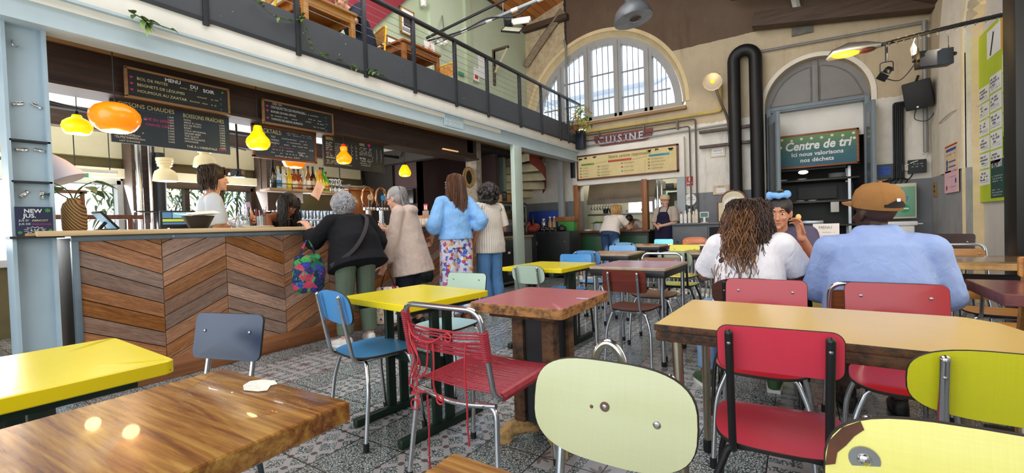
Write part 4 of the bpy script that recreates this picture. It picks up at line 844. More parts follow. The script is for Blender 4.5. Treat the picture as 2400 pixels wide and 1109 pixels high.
def foliage(name,label,c,size,n,ll,mats,seed,cat='shrub'):
 t=thing(name,label,cat,c); rr=random.Random(seed); mb=MB()
 for k in range(n):
  p=Vector((rr.uniform(-1,1)*size[0],rr.uniform(-1,1)*size[1],rr.uniform(-1,1)*size[2])); a=rr.uniform(0,6.28); leaf(mb,p,(math.cos(a),math.sin(a),rr.uniform(-0.9,0.5)),ll*rr.uniform(0.6,1.2),ll*0.16,rr.randrange(len(mats)),0.5)
 o=mb.build('foliage',mats,t,fix=False); mb=MB()
 for k in range(7):y=rr.uniform(-1,1)*size[1]; mb.tube(spline([(0,y,-size[2]-0.5),(0.05,y+rr.uniform(-0.2,0.2),0),(0,y+rr.uniform(-0.3,0.3),size[2])],4),0.012,5)
 mb.build('stem',[mat('stem_brown','6a5a3a',0.8)],t); return t
foliage('bamboo','feathery bamboo growing outside the window behind the server',(-8.3,3.0,1.55),(0.35,1.0,0.55),1000,0.22,[leafl,mat('lime_leaf','b6cf55',0.5,0,0.3,5),leafm],4)
# ================================================================ GALLERY
iron=mat('charcoal_rail_paint','2b2e33',0.45,0.1,0.12,6)
panel_m=NT('scuffed_charcoal_panel'); Pp_=panel_m.coord('Object'); n1=panel_m.noise(Pp_,3,4); n2=panel_m.noise(panel_m.coord('Object',(1,1,1)),26,3,0.6)
chipf=panel_m.math('MULTIPLY',panel_m.ramp(n2,[(0.70,(0,0,0,1)),(0.715,(1,1,1,1))]),panel_m.ramp(panel_m.noise(Pp_,1.6,2),[(0.50,(0,0,0,1)),(0.62,(1,1,1,1))]))
panel_m.link(panel_m.mix(chipf,panel_m.mix(n1,lin('3a3d42'),lin('4b4e53')),lin('c9cbc8')),panel_m.b.inputs['Base Color']); panel_m.set(None,0.55)
t=thing('gallery_railing','charcoal steel railing with kick panels and tension cables along the gallery','railing',(-3.985,0,2.845))
py_=[-0.7,0.1,0.89,1.67,2.453,3.235,3.977,4.768,5.521,6.46,7.211,7.983,8.34,8.95]
for i,y in enumerate(py_[:-1]):
 w=0.030 if i==9 else 0.022
 MB().box((-0.022,y-w,-0.06),(0.022,y+w,0.85),0,0.003).build('post',[iron],t)
 MB().box((-0.004,y+0.022,0.0),(0.006,py_[i+1]-0.022,0.325)).build('kick_panel',[panel_m.m],t)
MB().box((-0.028,py_[0],0.84),(0.028,py_[-1],0.88),0,0.005).build('top_rail',[iron],t)
for k in range(5):z=0.42+0.085*k; MB().tube([(0,py_[0],z),(0,py_[-1],z)],0.0032,5).build('cable',[mat('steel_cable','b9bcbf',0.35,0.8,0.05)],t)
MB().box((-0.02,py_[0],-0.03),(0.012,py_[-1],0.0)).build('bottom_rail',[iron],t)
ivy_m=[mat('ivy_green','4a6b30',0.5,0,0.35,6),mat('ivy_light','86a05a',0.5,0,0.3,6)]
def ivy(name,label,pts,n,seed,sz=0.055):
 t=thing(name,label,'plant',pts[0]); o=Vector(pts[0]); rr=random.Random(seed); P_=[p-o for p in spline([Vector(p)for p in pts],8)]
 MB().tube(P_,0.004,5).build('vine',[mat('vine_stem','4d5a2e',0.7)],t); mb=MB()
 for k in range(n):q=P_[rr.randrange(len(P_))]; a=rr.uniform(-2.6,2.6); leaf(mb,q,(0.5+0.3*rr.random(),math.sin(a),math.cos(a)-0.3),sz*rr.uniform(0.6,1.2),sz*0.55,rr.randrange(2),0.5)
 mb.build('leaves',ivy_m,t,fix=False)
V3=Vector
ivy('ivy','ivy trail looping along the panel edge left of the oak table',[(-3.95,2.05,3.14),(-3.94,2.2,3.06),(-3.95,2.42,3.10),(-3.95,2.50,3.18)],16,1)
ivy('ivy','ivy trail hanging down beside the second railing post in view',[(-3.95,2.48,3.17),(-3.94,2.50,3.05),(-3.95,2.53,2.95),(-3.95,2.60,2.86),(-3.94,2.72,2.85)],18,2)
ivy('ivy','ivy sprigs lying along the fascia under the man at table',[(-3.955,2.85,2.86),(-3.96,3.05,2.85),(-3.95,3.15,2.82)],9,3)
ivy('ivy','ivy tuft on the fascia right of the man with glasses',[(-3.955,3.24,2.86),(-3.95,3.34,2.87),(-3.955,3.52,2.85)],18,4)
ivy('ivy','ivy sprigs trailing on the beam at the upper left corner',[(-3.955,1.17,2.70),(-3.955,1.28,2.67),(-3.96,1.45,2.66)],9,5,0.09)
oak=wood('honey_oak','9c6426','d2974a',1.6,1,0.42,12)
oak2=wood('brown_oak','6d3c1c','a9682f',1.6,1,0.4,12)
def plain_table(name,label,c,w,d,h,m,leg=0.055,group=None,apron=0.09,th=0.03):
 t=thing(name,label,'table',c,0,group)
 MB().box((-w/2,-d/2,h-th),(w/2,d/2,h),0,0.004).build('tabletop',[m],t)
 i=0.03; MB().box((-w/2+i,-d/2+i,h-th-apron),(w/2-i,-d/2+i+0.02,h-th)).box((-w/2+i,d/2-i-0.02,h-th-apron),(w/2-i,d/2-i,h-th)).box((-w/2+i,-d/2+i,h-th-apron),(-w/2+i+0.02,d/2-i,h-th)).box((w/2-i-0.02,-d/2+i,h-th-apron),(w/2-i,d/2-i,h-th)).build('apron',[m],t)
 for sx in(-1,1):
  for sy in(-1,1):x=sx*(w/2-0.02-leg/2); y=sy*(d/2-0.02-leg/2); MB().box((x-leg/2,y-leg/2,0),(x+leg/2,y+leg/2,h-th),0,0.004).build('leg',[m],t)
 return t
GZ=2.831
plain_table('oak_table','honey oak table on the gallery where the man with glasses sits',(-4.40,2.94,GZ),0.55,0.66,0.70,oak)
plain_table('oak_table','brown oak table on the gallery beyond the man, under warning sign',(-4.55,4.42,GZ),0.62,0.72,0.74,oak2)
plain_table('oak_table','oak gallery table cut by top edge of picture, left of the man',(-4.45,1.62,GZ),0.6,0.7,0.74,oak2)
yellow_tube=mat('yellow_enamel_tube','e9b51f',0.35,0,0.06,4)
def school_chair(label,c,rz):
 t=thing('school_chair',label,'chair',c,rz,'yellow framed chairs on the gallery'); w=0.17
 MB().tube(fillet([(-w,-0.20,0),(-w,-0.17,0.45),(-w,-0.21,0.80),(w,-0.21,0.80),(w,-0.17,0.45),(w,-0.20,0)],0.07,6),0.013,8).build('back_frame',[yellow_tube],t)
 for s in(-1,1):MB().tube(fillet([(s*w,-0.17,0.43),(s*w,0.17,0.43),(s*w,0.20,0)],0.05,5),0.012,8).build('leg',[yellow_tube],t)
 MB().plate(rrect(0.36,0.36,0.06),0.012,lambda u,v,k:(u,v,0.435+k)).build('seat',[oak],t)
 MB().plate(rrect(0.33,0.16,0.04),0.010,lambda u,v,k:(u,-0.205+k-0.1*u*u,0.69+v)).build('backrest',[oak],t)
school_chair('yellow framed gallery chair behind the man with glasses',(-4.45,3.62,GZ),R(165))
school_chair('yellow framed gallery chair tucked at right of brown oak table',(-4.55,5.02,GZ),R(178))
school_chair('yellow framed gallery chair at the picture top left of the ivy post',(-4.5,2.28,GZ),R(170))
def picture(label,c,w,h,frame,art,tilt=0.0,face='+x'):
 t=board('framed_picture',label,'picture',c,w,h,face,0.02,frame,0.02,WHITE,None); t.rotation_euler[1]=tilt
 mb=MB()
 for q in art:mb.box((q[0]*w,-0.013,q[1]*h),(q[2]*w,-0.0115,q[3]*h),q[4])
 mb.build('print',[mat('print_dark','3a3a3c',0.8),mat('print_mid','8c8c8e',0.8)],t); return t
picture('gilt framed black and white photograph on the green wall',(-5.33,5.26,4.53),0.30,0.42,wood('gilt','8a6a30','b8924a',3,0,0.5),[(-0.3,-0.2,0.25,0.15,0),(-0.15,0.1,0.15,0.3,1),(-0.4,-0.4,0.4,-0.25,1)]).location.x=-5.39
picture('wide wooden framed picture low on the green wall behind table',(-5.40,4.98,4.05),0.36,0.24,fr_red,[(-0.4,-0.4,-0.1,0.1,0),(0.0,-0.4,0.3,0.3,1)])
picture('small black framed picture near the yellow chair',(-5.40,4.62,3.88),0.22,0.20,BLACK,[(-0.3,-0.3,0.2,0.1,0)])
t=sheet('warning_notice','white warning notice with red triangle hung under the gallery truss',(-4.9,5.25,4.0),0.26,0.18,'+x','e7ddd2',0.01,R(-6)); mb=MB()
mb.ribbon([(-0.05,-0.05),(0.0,0.05),(0.05,-0.05),(-0.05,-0.05)],0.010,-0.02,0).ribbon([(0,0.02),(0,-0.02)],0.010,-0.02,1); mb.build('triangle',[mat('sign_red','c5201f',0.5,0,0),BLACK],t,fix=False)
t=sheet('notice','large white notice on green wall right of the pilaster',(-5.34,7.28,4.35),0.34,0.46,'+x','eef0ee',0.0); mb=MB().text('AFFICHAGE',-0.13,0.16,0.035,-0.004,1)
for k in range(9):mb.scribble(-0.13,0.11-0.033*k,0.24,0.008,-0.004,0)
mb.build('print',[ink('grey','8d7d7a'),ink('red','b52a2a')],t,fix=False)
t=board('alarm_box','white fire alarm call box with red button below the notice','alarm',(-5.33,7.0,4.12),0.18,0.26,'+x',0.04,None,0,WHITE); MB().box((-0.05,-0.024,-0.08),(0.05,-0.019,0.0),0,0.004).build('button',[mat('sign_red','c5201f',0.5,0,0)],t)
t=board('exit_light','small green exit light on the green wall by the pilaster','exit sign',(-5.33,6.55,4.02),0.16,0.06,'+x',0.02,None,0,mat('exit_dim','3c9a6a',0.4))
t=board('notice','pale framed notice above the stair rail at gallery end','notice',(-5.33,7.35,3.72),0.14,0.22,'+x',0.015,oak,0.012,mat('notice_cream','eee6c8',0.7))
t=thing('gallery_gate','low brass coloured stair rail at the far gallery end','railing',(-5.0,7.5,GZ)); mb=MB().box((-0.02,-0.4,0.60),(0.02,0.55,0.64),0,0.004); mb.build('rail',[oak],t); mb=MB()
for k in range(7):mb.tube([(0,-0.38+0.15*k,0),(0,-0.38+0.15*k,0.61)],0.006,6)
mb.build('balusters',[mat('brass','a98a4a',0.4,0.8)],t)
t=thing('sensor','small white motion sensor on the green wall near top edge','sensor',(-5.36,5.62,4.99)); MB().box((-0.03,-0.04,-0.07),(0.05,0.04,0.07),0,0.015).build('case',[WHITE],t)
t=thing('small_speaker','small white speaker on bracket beside the truss end','speaker',(-5.25,6.03,4.42)); MB().ell((0,0,0),(0.05,0.05,0.06),0,14,10).box((-0.1,-0.01,-0.02),(0,0.01,0.02)).build('case',[WHITE],t)
t=thing('wooden_bracket','brown timber wall bracket with pale strut under the truss','bracket',(-5.35,7.65,4.5)); MB().box((0,-0.03,-0.42),(0.04,0.03,0.32),0,0.004).box((0.04,-0.03,0.28),(0.40,0.03,0.32),0,0.004).build('bracket',[dkwood],t); MB().tube([(0.04,0,-0.15),(0.36,0,0.28)],0.025,4).build('strut',[mat('pale_strut','c9b49a',0.6)],t)
t=thing('lighting_truss','grey steel tube truss crossing above the gallery with cables','truss',(-5.0,5.6,4.35))
def rel(p):return Vector(p)-Vector((-5.0,5.6,4.35))
MB().tube([rel((-5.36,5.55,4.19)),rel((-3.2,6.3,4.75)),rel((-2.0,6.7,5.05))],0.03,8).build('tube',[mat('galvanised','8e9290',0.4,0.6,0.1)],t)
MB().tube([rel((-5.2,5.5,4.30)),rel((-3.4,6.0,4.80)),rel((-2.2,6.3,5.15))],0.022,8).build('tube',[DKIRON],t)
mb=MB()
for k in range(5):a=0.15+0.19*k; p=rel((-5.36+2.16*a,5.55+0.75*a,4.19+0.56*a)); mb.tube([p-Vector((0.05,0.017,0.013)),p+Vector((0.05,0.017,0.013))],0.034,8)
mb.build('tape',[WHITE],t)
MB().tube(spline([rel((-5.25,5.55,4.28)),rel((-4.6,5.7,4.33)),rel((-4.2,5.9,4.5)),rel((-3.8,6.1,4.5)),rel((-3.5,6.2,4.68))],6),0.014,6).build('cable',[DKIRON],t)
MB().tube([rel((-4.9,5.62,4.3)),rel((-5.36,6.1,4.95))],0.014,6).tube([rel((-4.0,6.05,4.55)),rel((-4.0,6.05,6.1))],0.008,6).tube([rel((-3.4,6.25,4.72)),rel((-3.4,6.25,6.3))],0.012,6).build('hanger',[mat('galvanised','8e9290',0.4,0.6,0.1)],t)
c=P3(1222,50,Y=6.2); t=thing('floodlight','white tube floodlight clamped under the truss near wooden ceiling','floodlight',c,R(20)); MB().box((-0.16,-0.05,-0.03),(0.16,0.05,0.05),0,0.02).build('housing',[mat('ivory_case','e2ddcf',0.5)],t); MB().tube([(-0.13,-0.03,-0.035),(0.13,-0.03,-0.035)],0.018,8).build('tube',[mat('frosted_tube','f4e6d2',0.3,0,0,emis=('ffe0c0',0.3))],t); MB().tube([(0,0,0.05),(0,0.02,0.13)],0.012,6).build('clamp',[DKIRON],t)
c=P3(1200,70,Y=6.4); t=thing('flat_panel_light','square flat panel light tilted under the truss','floodlight',c,R(35),rot=(R(35),R(10),R(25))); MB().box((-0.15,-0.15,-0.012),(0.15,0.15,0.012),0,0.004).build('panel',[mat('panel_pale','c8ccb0',0.4)],t); MB().box((-0.16,-0.16,-0.016),(0.16,-0.15,0.016)).box((-0.16,0.15,-0.016),(0.16,0.16,0.016)).box((-0.16,-0.16,-0.016),(-0.15,0.16,0.016)).box((0.15,-0.16,-0.016),(0.16,0.16,0.016)).build('frame',[DKIRON],t)
c=P3(1192,50,Y=6.5); t=thing('spot_drum','dark round spotlight drum hung behind the truss','spotlight',c); MB().at((0,0,0),(R(60),0,R(30))).cyl((0,0,-0.07),0.085,0.15,20).build('drum',[DKIRON],t)
t=thing('planter','leafy orange flowering planter hanging at far railing end','plant',(-3.86,8.42,3.25)); mb=MB(); rr=random.Random(8)
for k in range(120):p=Vector((rr.uniform(-0.05,0.30),rr.uniform(-0.18,0.18),rr.uniform(-0.20,0.24))); a=rr.uniform(0,6.28); leaf(mb,p,(math.cos(a),math.sin(a),rr.uniform(-0.6,0.6)),rr.uniform(0.08,0.17),0.04,rr.choice((0,0,1,2)),0.4)
mb.build('foliage',[mat('yellow_green_leaf','b5c93c',0.5,0,0.3,5),leafl,mat('orange_petal','d9922e',0.5)],t,fix=False); MB().lathe([(0.05,-0.22),(0.08,-0.1),(0.07,-0.1)],16).tube([(0.0,0,-0.16),(-0.13,0,-0.16)],0.012,6).build('pot',[mat('terracotta','7b4a34',0.8)],t)
# ================================================================ BACK WALL FITTINGS
hw_=wood('hatch_timber','6b3f22','a86d3c',1.6,2,0.5)
t=thing('hatch_frame','brown timber frame and white lintel of the kitchen hatch','frame',(-3.0,8.93,0))
MB().box((-1.16,-0.06,0),(-1.06,0.1,1.96),0,0.005).build('post',[hw_],t); MB().box((0.34,-0.06,0.93),(0.45,0.1,1.96),0,0.005).build('post',[hw_],t)
MB().box((-1.20,-0.03,1.94),(1.17,0.06,2.72),0,0.004).box((1.02,-0.02,0),(1.17,0.06,1.95),1,0.004).build('surround',[mat('white_hatch_paint','ebe5d8',0.7,0,0.06,3),mat('grey_hatch_paint','a9b0b2',0.7,0,0.06,3)],t)
t=thing('serving_counter','green fronted serving counter below the kitchen hatch','counter',(-3.0,9.15,0)); grn=mat('bottle_green_panel','1f4a2c',0.45,0,0.15,5)
MB().box((-1.06,-0.19,0),(0.44,0.35,0.90),0).build('body',[mat('dark_counter','35322d',0.5,0,0.15,5)],t)
for x0,x1 in((-1.05,-0.55),(-0.18,0.42)):MB().box((x0,-0.205,0.08),(x1,-0.19,0.82),0,0.004).build('door',[grn],t)
MB().box((-1.08,-0.24,0.90),(0.48,0.38,0.945),0,0.006).build('top',[wood('brown_counter_top','4b3524','7b5a3c',2,0,0.4)],t)
t=thing('extractor_hood','brushed steel extractor hood above the kitchen hatch','hood',(-3.35,10.1,1.62)); MB().add([(-0.8,-0.5,0),(0.75,-0.5,0),(0.75,0.5,0),(-0.8,0.5,0),(-0.8,-0.35,0.4),(0.75,-0.35,0.4),(0.75,0.5,0.4),(-0.8,0.5,0.4)],[(0,3,2,1),(4,5,6,7),(0,1,5,4),(1,2,6,5),(2,3,7,6),(3,0,4,7)]).box((-0.8,-0.52,-0.08),(0.75,-0.49,0.02)).build('canopy',[mat('hood_steel','8b8074',0.4,0.7,0.12,4)],t)
t=thing('pass_shelf','long steel pass shelf with utensils inside the kitchen','shelf',(-3.35,9.75,1.28)); MB().box((-0.78,-0.2,0),(0.75,0.2,0.04),0,0.004).build('shelf',[STEEL],t); MB().tube([(-0.7,0,-0.35),(-0.7,0,0.0)],0.015,8).tube([(0.68,0,-0.35),(0.68,0,0.0)],0.015,8).build('leg',[STEEL],t)
for k in range(7):o=MB().tube([(0,0,0),(0.01,0,-0.22)],0.006,6).ell((0.01,0,-0.25),(0.03,0.012,0.045),0,10,8).build('ladle',[STEEL]); o.location=(-4.05+0.07*k,9.6,1.70); tag(o,'steel ladle hanging under the hood at left of hatch','ladle','ladles under the extractor hood')
for k,(x,cc,hh)in enumerate(((-3.75,'1c1c1e',0.12),(-3.60,'1c1c1e',0.09),(-3.3,'d9d6cf',0.06))):o=MB().lathe([(0.05,0),(0.07,hh),(0.062,hh),(0.045,0.008),(0,0.008)],18).build('container',[mat('tub_'+cc,cc,0.5)]); o.location=(x,9.72,1.321); tag(o,('black utensil tub on the pass shelf, left','black utensil tub on the pass shelf, lower one beside it','pale bowl on the pass shelf behind blond head')[k],'tub')
o=MB().ell((0,0,0.05),(0.07,0.06,0.055),0,14,10).build('cabbage',[mat('pale_cabbage','cfd38a',0.7,0,0.2,12,0.4,20)]); o.location=(-2.86,9.72,1.321); tag(o,'pale green cabbage on the pass shelf near the timber post','cabbage')
t=thing('kitchen_window','bright kitchen window with turquoise blind at the back','window',(-3.2,11.38,1.55)); MB().box((-0.55,-0.02,-0.22),(0.75,0.0,0.12)).build('pane',[mat('bright_pane','f2f6f8',0.4,0,0,emis=('f4faff',1.6))],t); MB().box((-0.6,-0.04,0.12),(0.8,0.0,0.26)).build('blind',[mat('turquoise_blind','4fc4b0',0.5,0,0.1,emis=('3fb8a4',0.4))],t); MB().box((0.07,-0.03,-0.22),(0.13,0.0,0.12)).build('bar',[STEEL],t)
t=thing('kitchen_shelf','dark shelf stacked with boxes at top right of the kitchen','shelf',(-2.15,10.3,1.80)); MB().box((-0.4,-0.15,0),(0.4,0.2,0.03)).build('board',[DKIRON],t)
for k,(x,cc)in enumerate(((-0.28,'3a3d40'),(-0.1,'a58a5a'),(0.1,'22252a'),(0.27,'2f3a33'))):o=MB().box((-0.08,-0.1,0),(0.08,0.1,0.12),0,0.006).build('storage_box',[mat('box_'+cc,cc,0.6)]); o.location=(-2.15+x,10.3,1.831); tag(o,('dark grey box at left on the kitchen shelf','tan cardboard box on the kitchen shelf','black box on the kitchen shelf','dark green box at right on the kitchen shelf')[k],'box')
t=thing('fridge','olive grey fridge door behind the cook with notes taped on','fridge',(-2.12,10.7,0)); MB().box((-0.40,-0.3,0.02),(0.42,0.3,1.76),0,0.01).build('body',[mat('olive_grey_door','6f705c',0.45,0.2,0.1,4)],t); mb=MB().box((-0.25,-0.31,1.38),(-0.05,-0.302,1.56)).box((0.15,-0.31,1.30),(0.35,-0.302,1.52)); mb.build('notes',[PAPER],t)
for k,x in enumerate((-2.56,-2.47)):o=MB().tube([(0,0,-0.45),(0,0,0.9)],0.028,10).build('steel_tube',[CHROME]); o.location=(x,9.7,1.60); tag(o,('left steel tube rising by the hatch post','right steel tube rising by the hatch post')[k],'pipe')
def herb(label,c,s,seed,pot='8f9a8a'):
 t=thing('herb_tub',label,'plant',c); MB().lathe([(0.09*s,0),(0.10*s,0.12*s),(0.09*s,0.12*s),(0,0.1*s)],18).build('tub',[mat('tub_'+pot,pot,0.5)],t); mb=MB(); rr=random.Random(seed)
 for k in range(70):a=rr.uniform(0,6.28); r_=rr.random()*0.08*s; leaf(mb,(r_*math.cos(a),r_*math.sin(a),0.11*s),(math.cos(a)*0.7,math.sin(a)*0.7,rr.uniform(0.2,1)),0.10*s*rr.uniform(0.6,1.2),0.035*s,rr.randrange(2),0.4)
 mb.build('foliage',[leafl,mat('fresh_leaf','6fae3c',0.5,0,0.3,6)],t,fix=False)
herb('steel tub of green salad at left of the hatch counter',(-3.72,9.2,0.946),1.3,1,'b9bab0'); herb('leafy herb pot on the hatch counter right of timber post',(-2.42,9.35,0.95),1.2,2,'d9d6cf')
t=thing('side_counter','dark side counter running right of the timber post','counter',(-2.28,9.42,0)); MB().box((-0.24,-0.08,0),(0.29,0.30,0.948)).build('body',[mat('dark_counter','35322d',0.5,0,0.15,5)],t)
for k in range(4):o=MB().cyl((0,0,0),0.09,0.006,20).build('plate_small',[mat('white_china','f3f3f1',0.15,0,0,coat=0.5)]); o.location=(-3.92,9.08,0.946+0.007*k); tag(o,'white plate in the small stack at left on hatch counter','plate','plates on the hatch counter')
t=thing('kitchen_sign','dark red hanging sign board with letters CUISINE above the hatch','sign',(-3.05,8.96,2.88),0)
ol=[(-0.62,0.10),(-0.615,0.0),(-0.57,-0.09),(-0.48,-0.13),(0.48,-0.13),(0.57,-0.09),(0.615,0.0),(0.62,0.10)]
MB().prism(ol,0.025,lambda u,v,w:(u,0.012-w,v)).build('board',[mat('oxblood_board','7c3a34',0.6,0,0.1,5)],t)
mb=MB(); x=-0.53
for ch,wd in zip('CUISINE',(0.175,0.175,0.09,0.15,0.09,0.19,0.15)):mb.text(ch,x,-0.095,0.215,-0.028,0,bold=0.006,sx=0.92 if ch!='I' else 1.0,ext=0.012); x+=wd
for(x0,wdt)in((-0.19,0.085),(0.052,0.085)):mb.box((x0-0.005,-0.04,-0.097),(x0+0.075,-0.02,-0.08)).box((x0-0.005,-0.04,0.042),(x0+0.075,-0.02,0.058))
mb.build('lettering',[mat('pewter_letters','a5a8aa',0.45,0.4,0.1,10)],t)
t=board('menu_board','cream illustrated board Notre cantine responsable in red brown frame','sign',(-2.99,8.875,2.315),2.12,0.53,'-y',0.03,fr_red,0.03,mat('straw_board','d9c48c',0.7,0,0.07,4))
mb=MB(); y=-0.017
mb.text('Notre cantine responsable',-0.35,0.135,0.10,y,0,shear=0.35,sx=0.82)
for(x0,w_,z0,m_,s_)in((-0.96,0.30,0.05,1,'UNE CARTE RESPONSABLE'),(-0.35,0.50,0.065,2,'DANS LES ASSIETTES DE LA BOTTEGA'),(0.50,0.40,0.085,3,'VALORISATION DES DÉCHETS')):mb.box((x0,y,z0-0.01),(x0+w_,y+0.001,z0+0.035),m_); mb.text(s_,x0+0.01,z0,0.030,y-0.001,0,sx=w_/(0.0205*len(s_))*0.9)
for x0,n in((-0.63,8),(0.18,9)):
 for k in range(n):mb.ell((x0+0.034*k,y,0.06+0.004*k),(0.007,0.002,0.007),0,8,6)
rows=[(-0.97,4,-0.02,0.20),(-0.56,4,-0.02,0.30),(-0.05,3,0.0,0.32),(0.50,4,0.02,0.36)]
words=[['100% DE SAISON','BIO, LOCAL','FAIT MAISON','CIRCUIT COURT'],['VIANDES LOCALES','PAIN BIO','FROMAGES LOCAUX','BOISSONS LOCALES'],['PRODUITS FRANÇAIS','CUISINE VÉGÉ','FRUITS ET LÉGUMES'],['RECYCLAGE DES DÉCHETS','COMPOST','DONS AUX POULES','INVENDUS SOLIDAIRES']]
for(x0,n,z0,w_),ws in zip(rows,words):
 for k in range(n):
  z=z0-0.062*k*(1.3 if n==3 else 1); mb.ell((x0,y,z+0.01),(0.022,0.002,0.018),(1,2,3,4)[(k+int(x0*7))%4],8,6); mb.text(ws[k],x0+0.045,z,0.030,y,0,sx=w_/(0.021*len(ws[k]))*0.8)
  if x0>-0.9:mb.scribble(x0+0.045,z-0.022,w_*0.6,0.007,y,0)
for x in(-0.60,0.42):mb.box((x,y,-0.22),(x+0.003,y+0.001,0.03),0)
rr=random.Random(4)
for(cx_,cz_,n)in((-0.98,0.2,10),(-0.86,0.22,5),(-0.66,0.215,8),(0.52,0.21,8),(0.66,0.22,5),(0.92,0.2,9)):
 for k in range(n):a=rr.uniform(PI,2*PI); l_=rr.uniform(0.03,0.07); s2=0.012; mb.poly([(cx_,y,cz_),(cx_+l_*0.5*math.cos(a)-s2*math.sin(a),y,cz_+l_*0.5*math.sin(a)+s2*math.cos(a)),(cx_+l_*math.cos(a),y,cz_+l_*math.sin(a)),(cx_+l_*0.5*math.cos(a)+s2*math.sin(a),y,cz_+l_*0.5*math.sin(a)-s2*math.cos(a))],5)
mb.build('lettering',[ink('brown','4b3f22'),ink('leafgreen','7f9a4a'),ink('brick','c4563f'),ink('aqua','4f9fa8'),ink('ochre','b98a3a'),ink('darkgreen','2c4a36')],t,fix=False)
c=P3(1360,328,Y=8.75); t=thing('box_lamp','navy box wall lamp shining upward at left of CUISINE sign','wall lamp',c); MB().box((-0.10,-0.07,-0.20),(0.10,0.08,0.19),0,0.006).build('housing',[mat('navy_case','1d2233',0.45)],t); MB().box((-0.095,-0.065,0.19),(0.095,0.075,0.215),0,0.006).build('lens',[mat('white_glow','ffffff',0.3,0,0,emis=('ffffff',3.0))],t); MB().box((-0.02,0.08,-0.05),(0.02,0.25,0.05)).build('bracket',[BLACK],t)
c=P3(1343,383,Y=8.9); tag(MB().box((c.x-0.05,8.86,2.12),(c.x+0.05,8.95,2.62),0,0.006).build('downpipe_box',[BLACK]),'short black duct under the gallery beam at the hatch corner','duct')
brass_p=mat('yellow_gas_paint','cdb565',0.5,0,0.12,5); gpipe=mat('grey_brown_pipe','6b625a',0.5,0.3,0.15,6)
tag(MB().tube(fillet([(-4.2,8.95,3.10),(-1.18,8.95,3.10),(-1.18,8.95,3.62)],0.05,5),0.028,8).build('gas_pipe',[brass_p]),'yellow painted gas pipe running under the arched window','pipe')
tag(MB().tube(fillet([(-4.2,8.94,3.02),(-1.62,8.94,3.02),(-1.62,8.94,0.6)],0.05,5),0.016,8).build('water_pipe',[gpipe]),'thin dark pipe turning down beside the hatch, outer one','pipe')
tag(MB().tube(fillet([(-4.2,8.94,2.90),(-1.73,8.94,2.90),(-1.73,8.94,0.6)],0.05,5),0.014,8).build('water_pipe',[gpipe]),'thin dark pipe turning down beside the hatch, inner one','pipe')
tag(MB().tube([(-4.15,8.95,2.99-0.2),(-2.5,8.95,2.80),(-1.08,8.95,2.84)],0.02,8).build('conduit',[mat('grey_conduit','9a9a96',0.5)]),'grey conduit crossing the wall above the CUISINE sign','pipe')
mb=MB()
for x in(-3.55,-2.6,-1.95):mb.box((x-0.012,8.92,2.87),(x+0.012,8.99,3.05))
tag(mb.build('pipe_clips',[gpipe]),'row of iron pipe clips above the hatch','clips')
t=thing('flue','tall black hairpin flue of two round pipes on back wall','flue',(-0.77,8.84,0))
MB().tube([(-0.17,0,0.0)]+[(-0.17*math.cos(R(a)),0,3.90+0.17*math.sin(R(a)))for a in range(0,181,15)]+[(0.17,0,0.0)],0.105,16).build('pipe',[mat('flue_black','1b1a1a',0.5,0.2,0.25,5)],t)
mb=MB()
for z in(2.44,2.72):mb.box((-0.78,0.03,z),(0.17,0.12,z+0.05),0,0.004)
mb.build('bracket',[mat('rusty_bracket','5a4f4a',0.6,0.3,0.3,14)],t)
tag(MB().tube(fillet([(-1.0,8.93,3.02),(-1.0,8.93,3.98),(-0.82,8.93,4.05)],0.06,5),0.035,8).build('vent_pipe',[gpipe]),'grey vent pipe beside the black flue','pipe')
tag(MB().tube([(-0.9,8.95,4.04),(1.64,8.95,3.94)],0.022,8).build('upper_pipe',[mat('grey_pole','8d8d88',0.5,0.2)]),'long grey pipe crossing the wall above arched doorway','pipe')
tag(MB().tube([(1.60,8.93,2.0),(1.60,8.93,3.95)],0.03,8).build('corner_pipe',[mat('grey_pole','8d8d88',0.5,0.2)]),'grey pipe rising in the right corner of the room','pipe')
amber=mat('amber_lens','ffb43c',0.3,0,0,emis=('ff9a20',1.6))
t=thing('lantern','enamel wall lantern with amber glow on a bent iron bracket','wall lamp',(-1.25,8.55,3.55))
MB().at((0,0,0),(R(-55),0,0)).lathe([(0.155,0.0),(0.165,-0.02),(0.15,0.05),(0.11,0.11),(0.05,0.14),(0.0,0.145)],12).build('shade',[mat('grey_enamel','c3beb2',0.4,0.3,0.1,5)],t)
MB().at((0,0,0),(R(-55),0,0)).ell((0,0,0.05),(0.07,0.07,0.06),0,14,10).build('bulb',[amber],t)
MB().tube(spline([(0.02,0.08,-0.05),(0.10,0.2,-0.35),(0.18,0.35,-0.6),(0.2,0.40,-0.9),(0.2,0.42,-1.12)],6),0.022,8).build('arm',[gpipe],t)
l=lamp('lantern_light','POINT',(-1.25,8.35,3.45),2,(1,0.7,0.3),0.08)
def plaque(name,label,c,w,h,base,lines,cat='plaque',frame=None,face='-y',th=0.012,inks=None):
 t=board(name,label,cat,c,w,h,face,th,frame,0.01,mat('plaque_'+base,base,0.5,0,0.12,8)); mb=MB(); yy=-th/2-0.0012
 for(tx,x,z,s_,m_)in lines:
  if tx.startswith('~'):mb.scribble(x,z,float(tx[1:]),s_,yy,m_)
  elif tx.startswith('#'):a=[float(q)for q in tx[1:].split(',')]; mb.box((x,yy,z),(x+a[0],yy+0.001,z+a[1]),m_)
  elif tx.startswith('o'):mb.ell((x,yy,z),(s_,0.0012,s_),m_,18,8)
  else:mb.text(tx,x,z,s_,yy,m_,'CENTER')
 if lines:mb.build('print',inks or[ink('brown','4b3f22'),WHITE,ink('red','b52a2a'),ink('blue','3a5aa8'),ink('gold','d9a83c'),ink('green','2f8a5a')],t,fix=False)
 return t
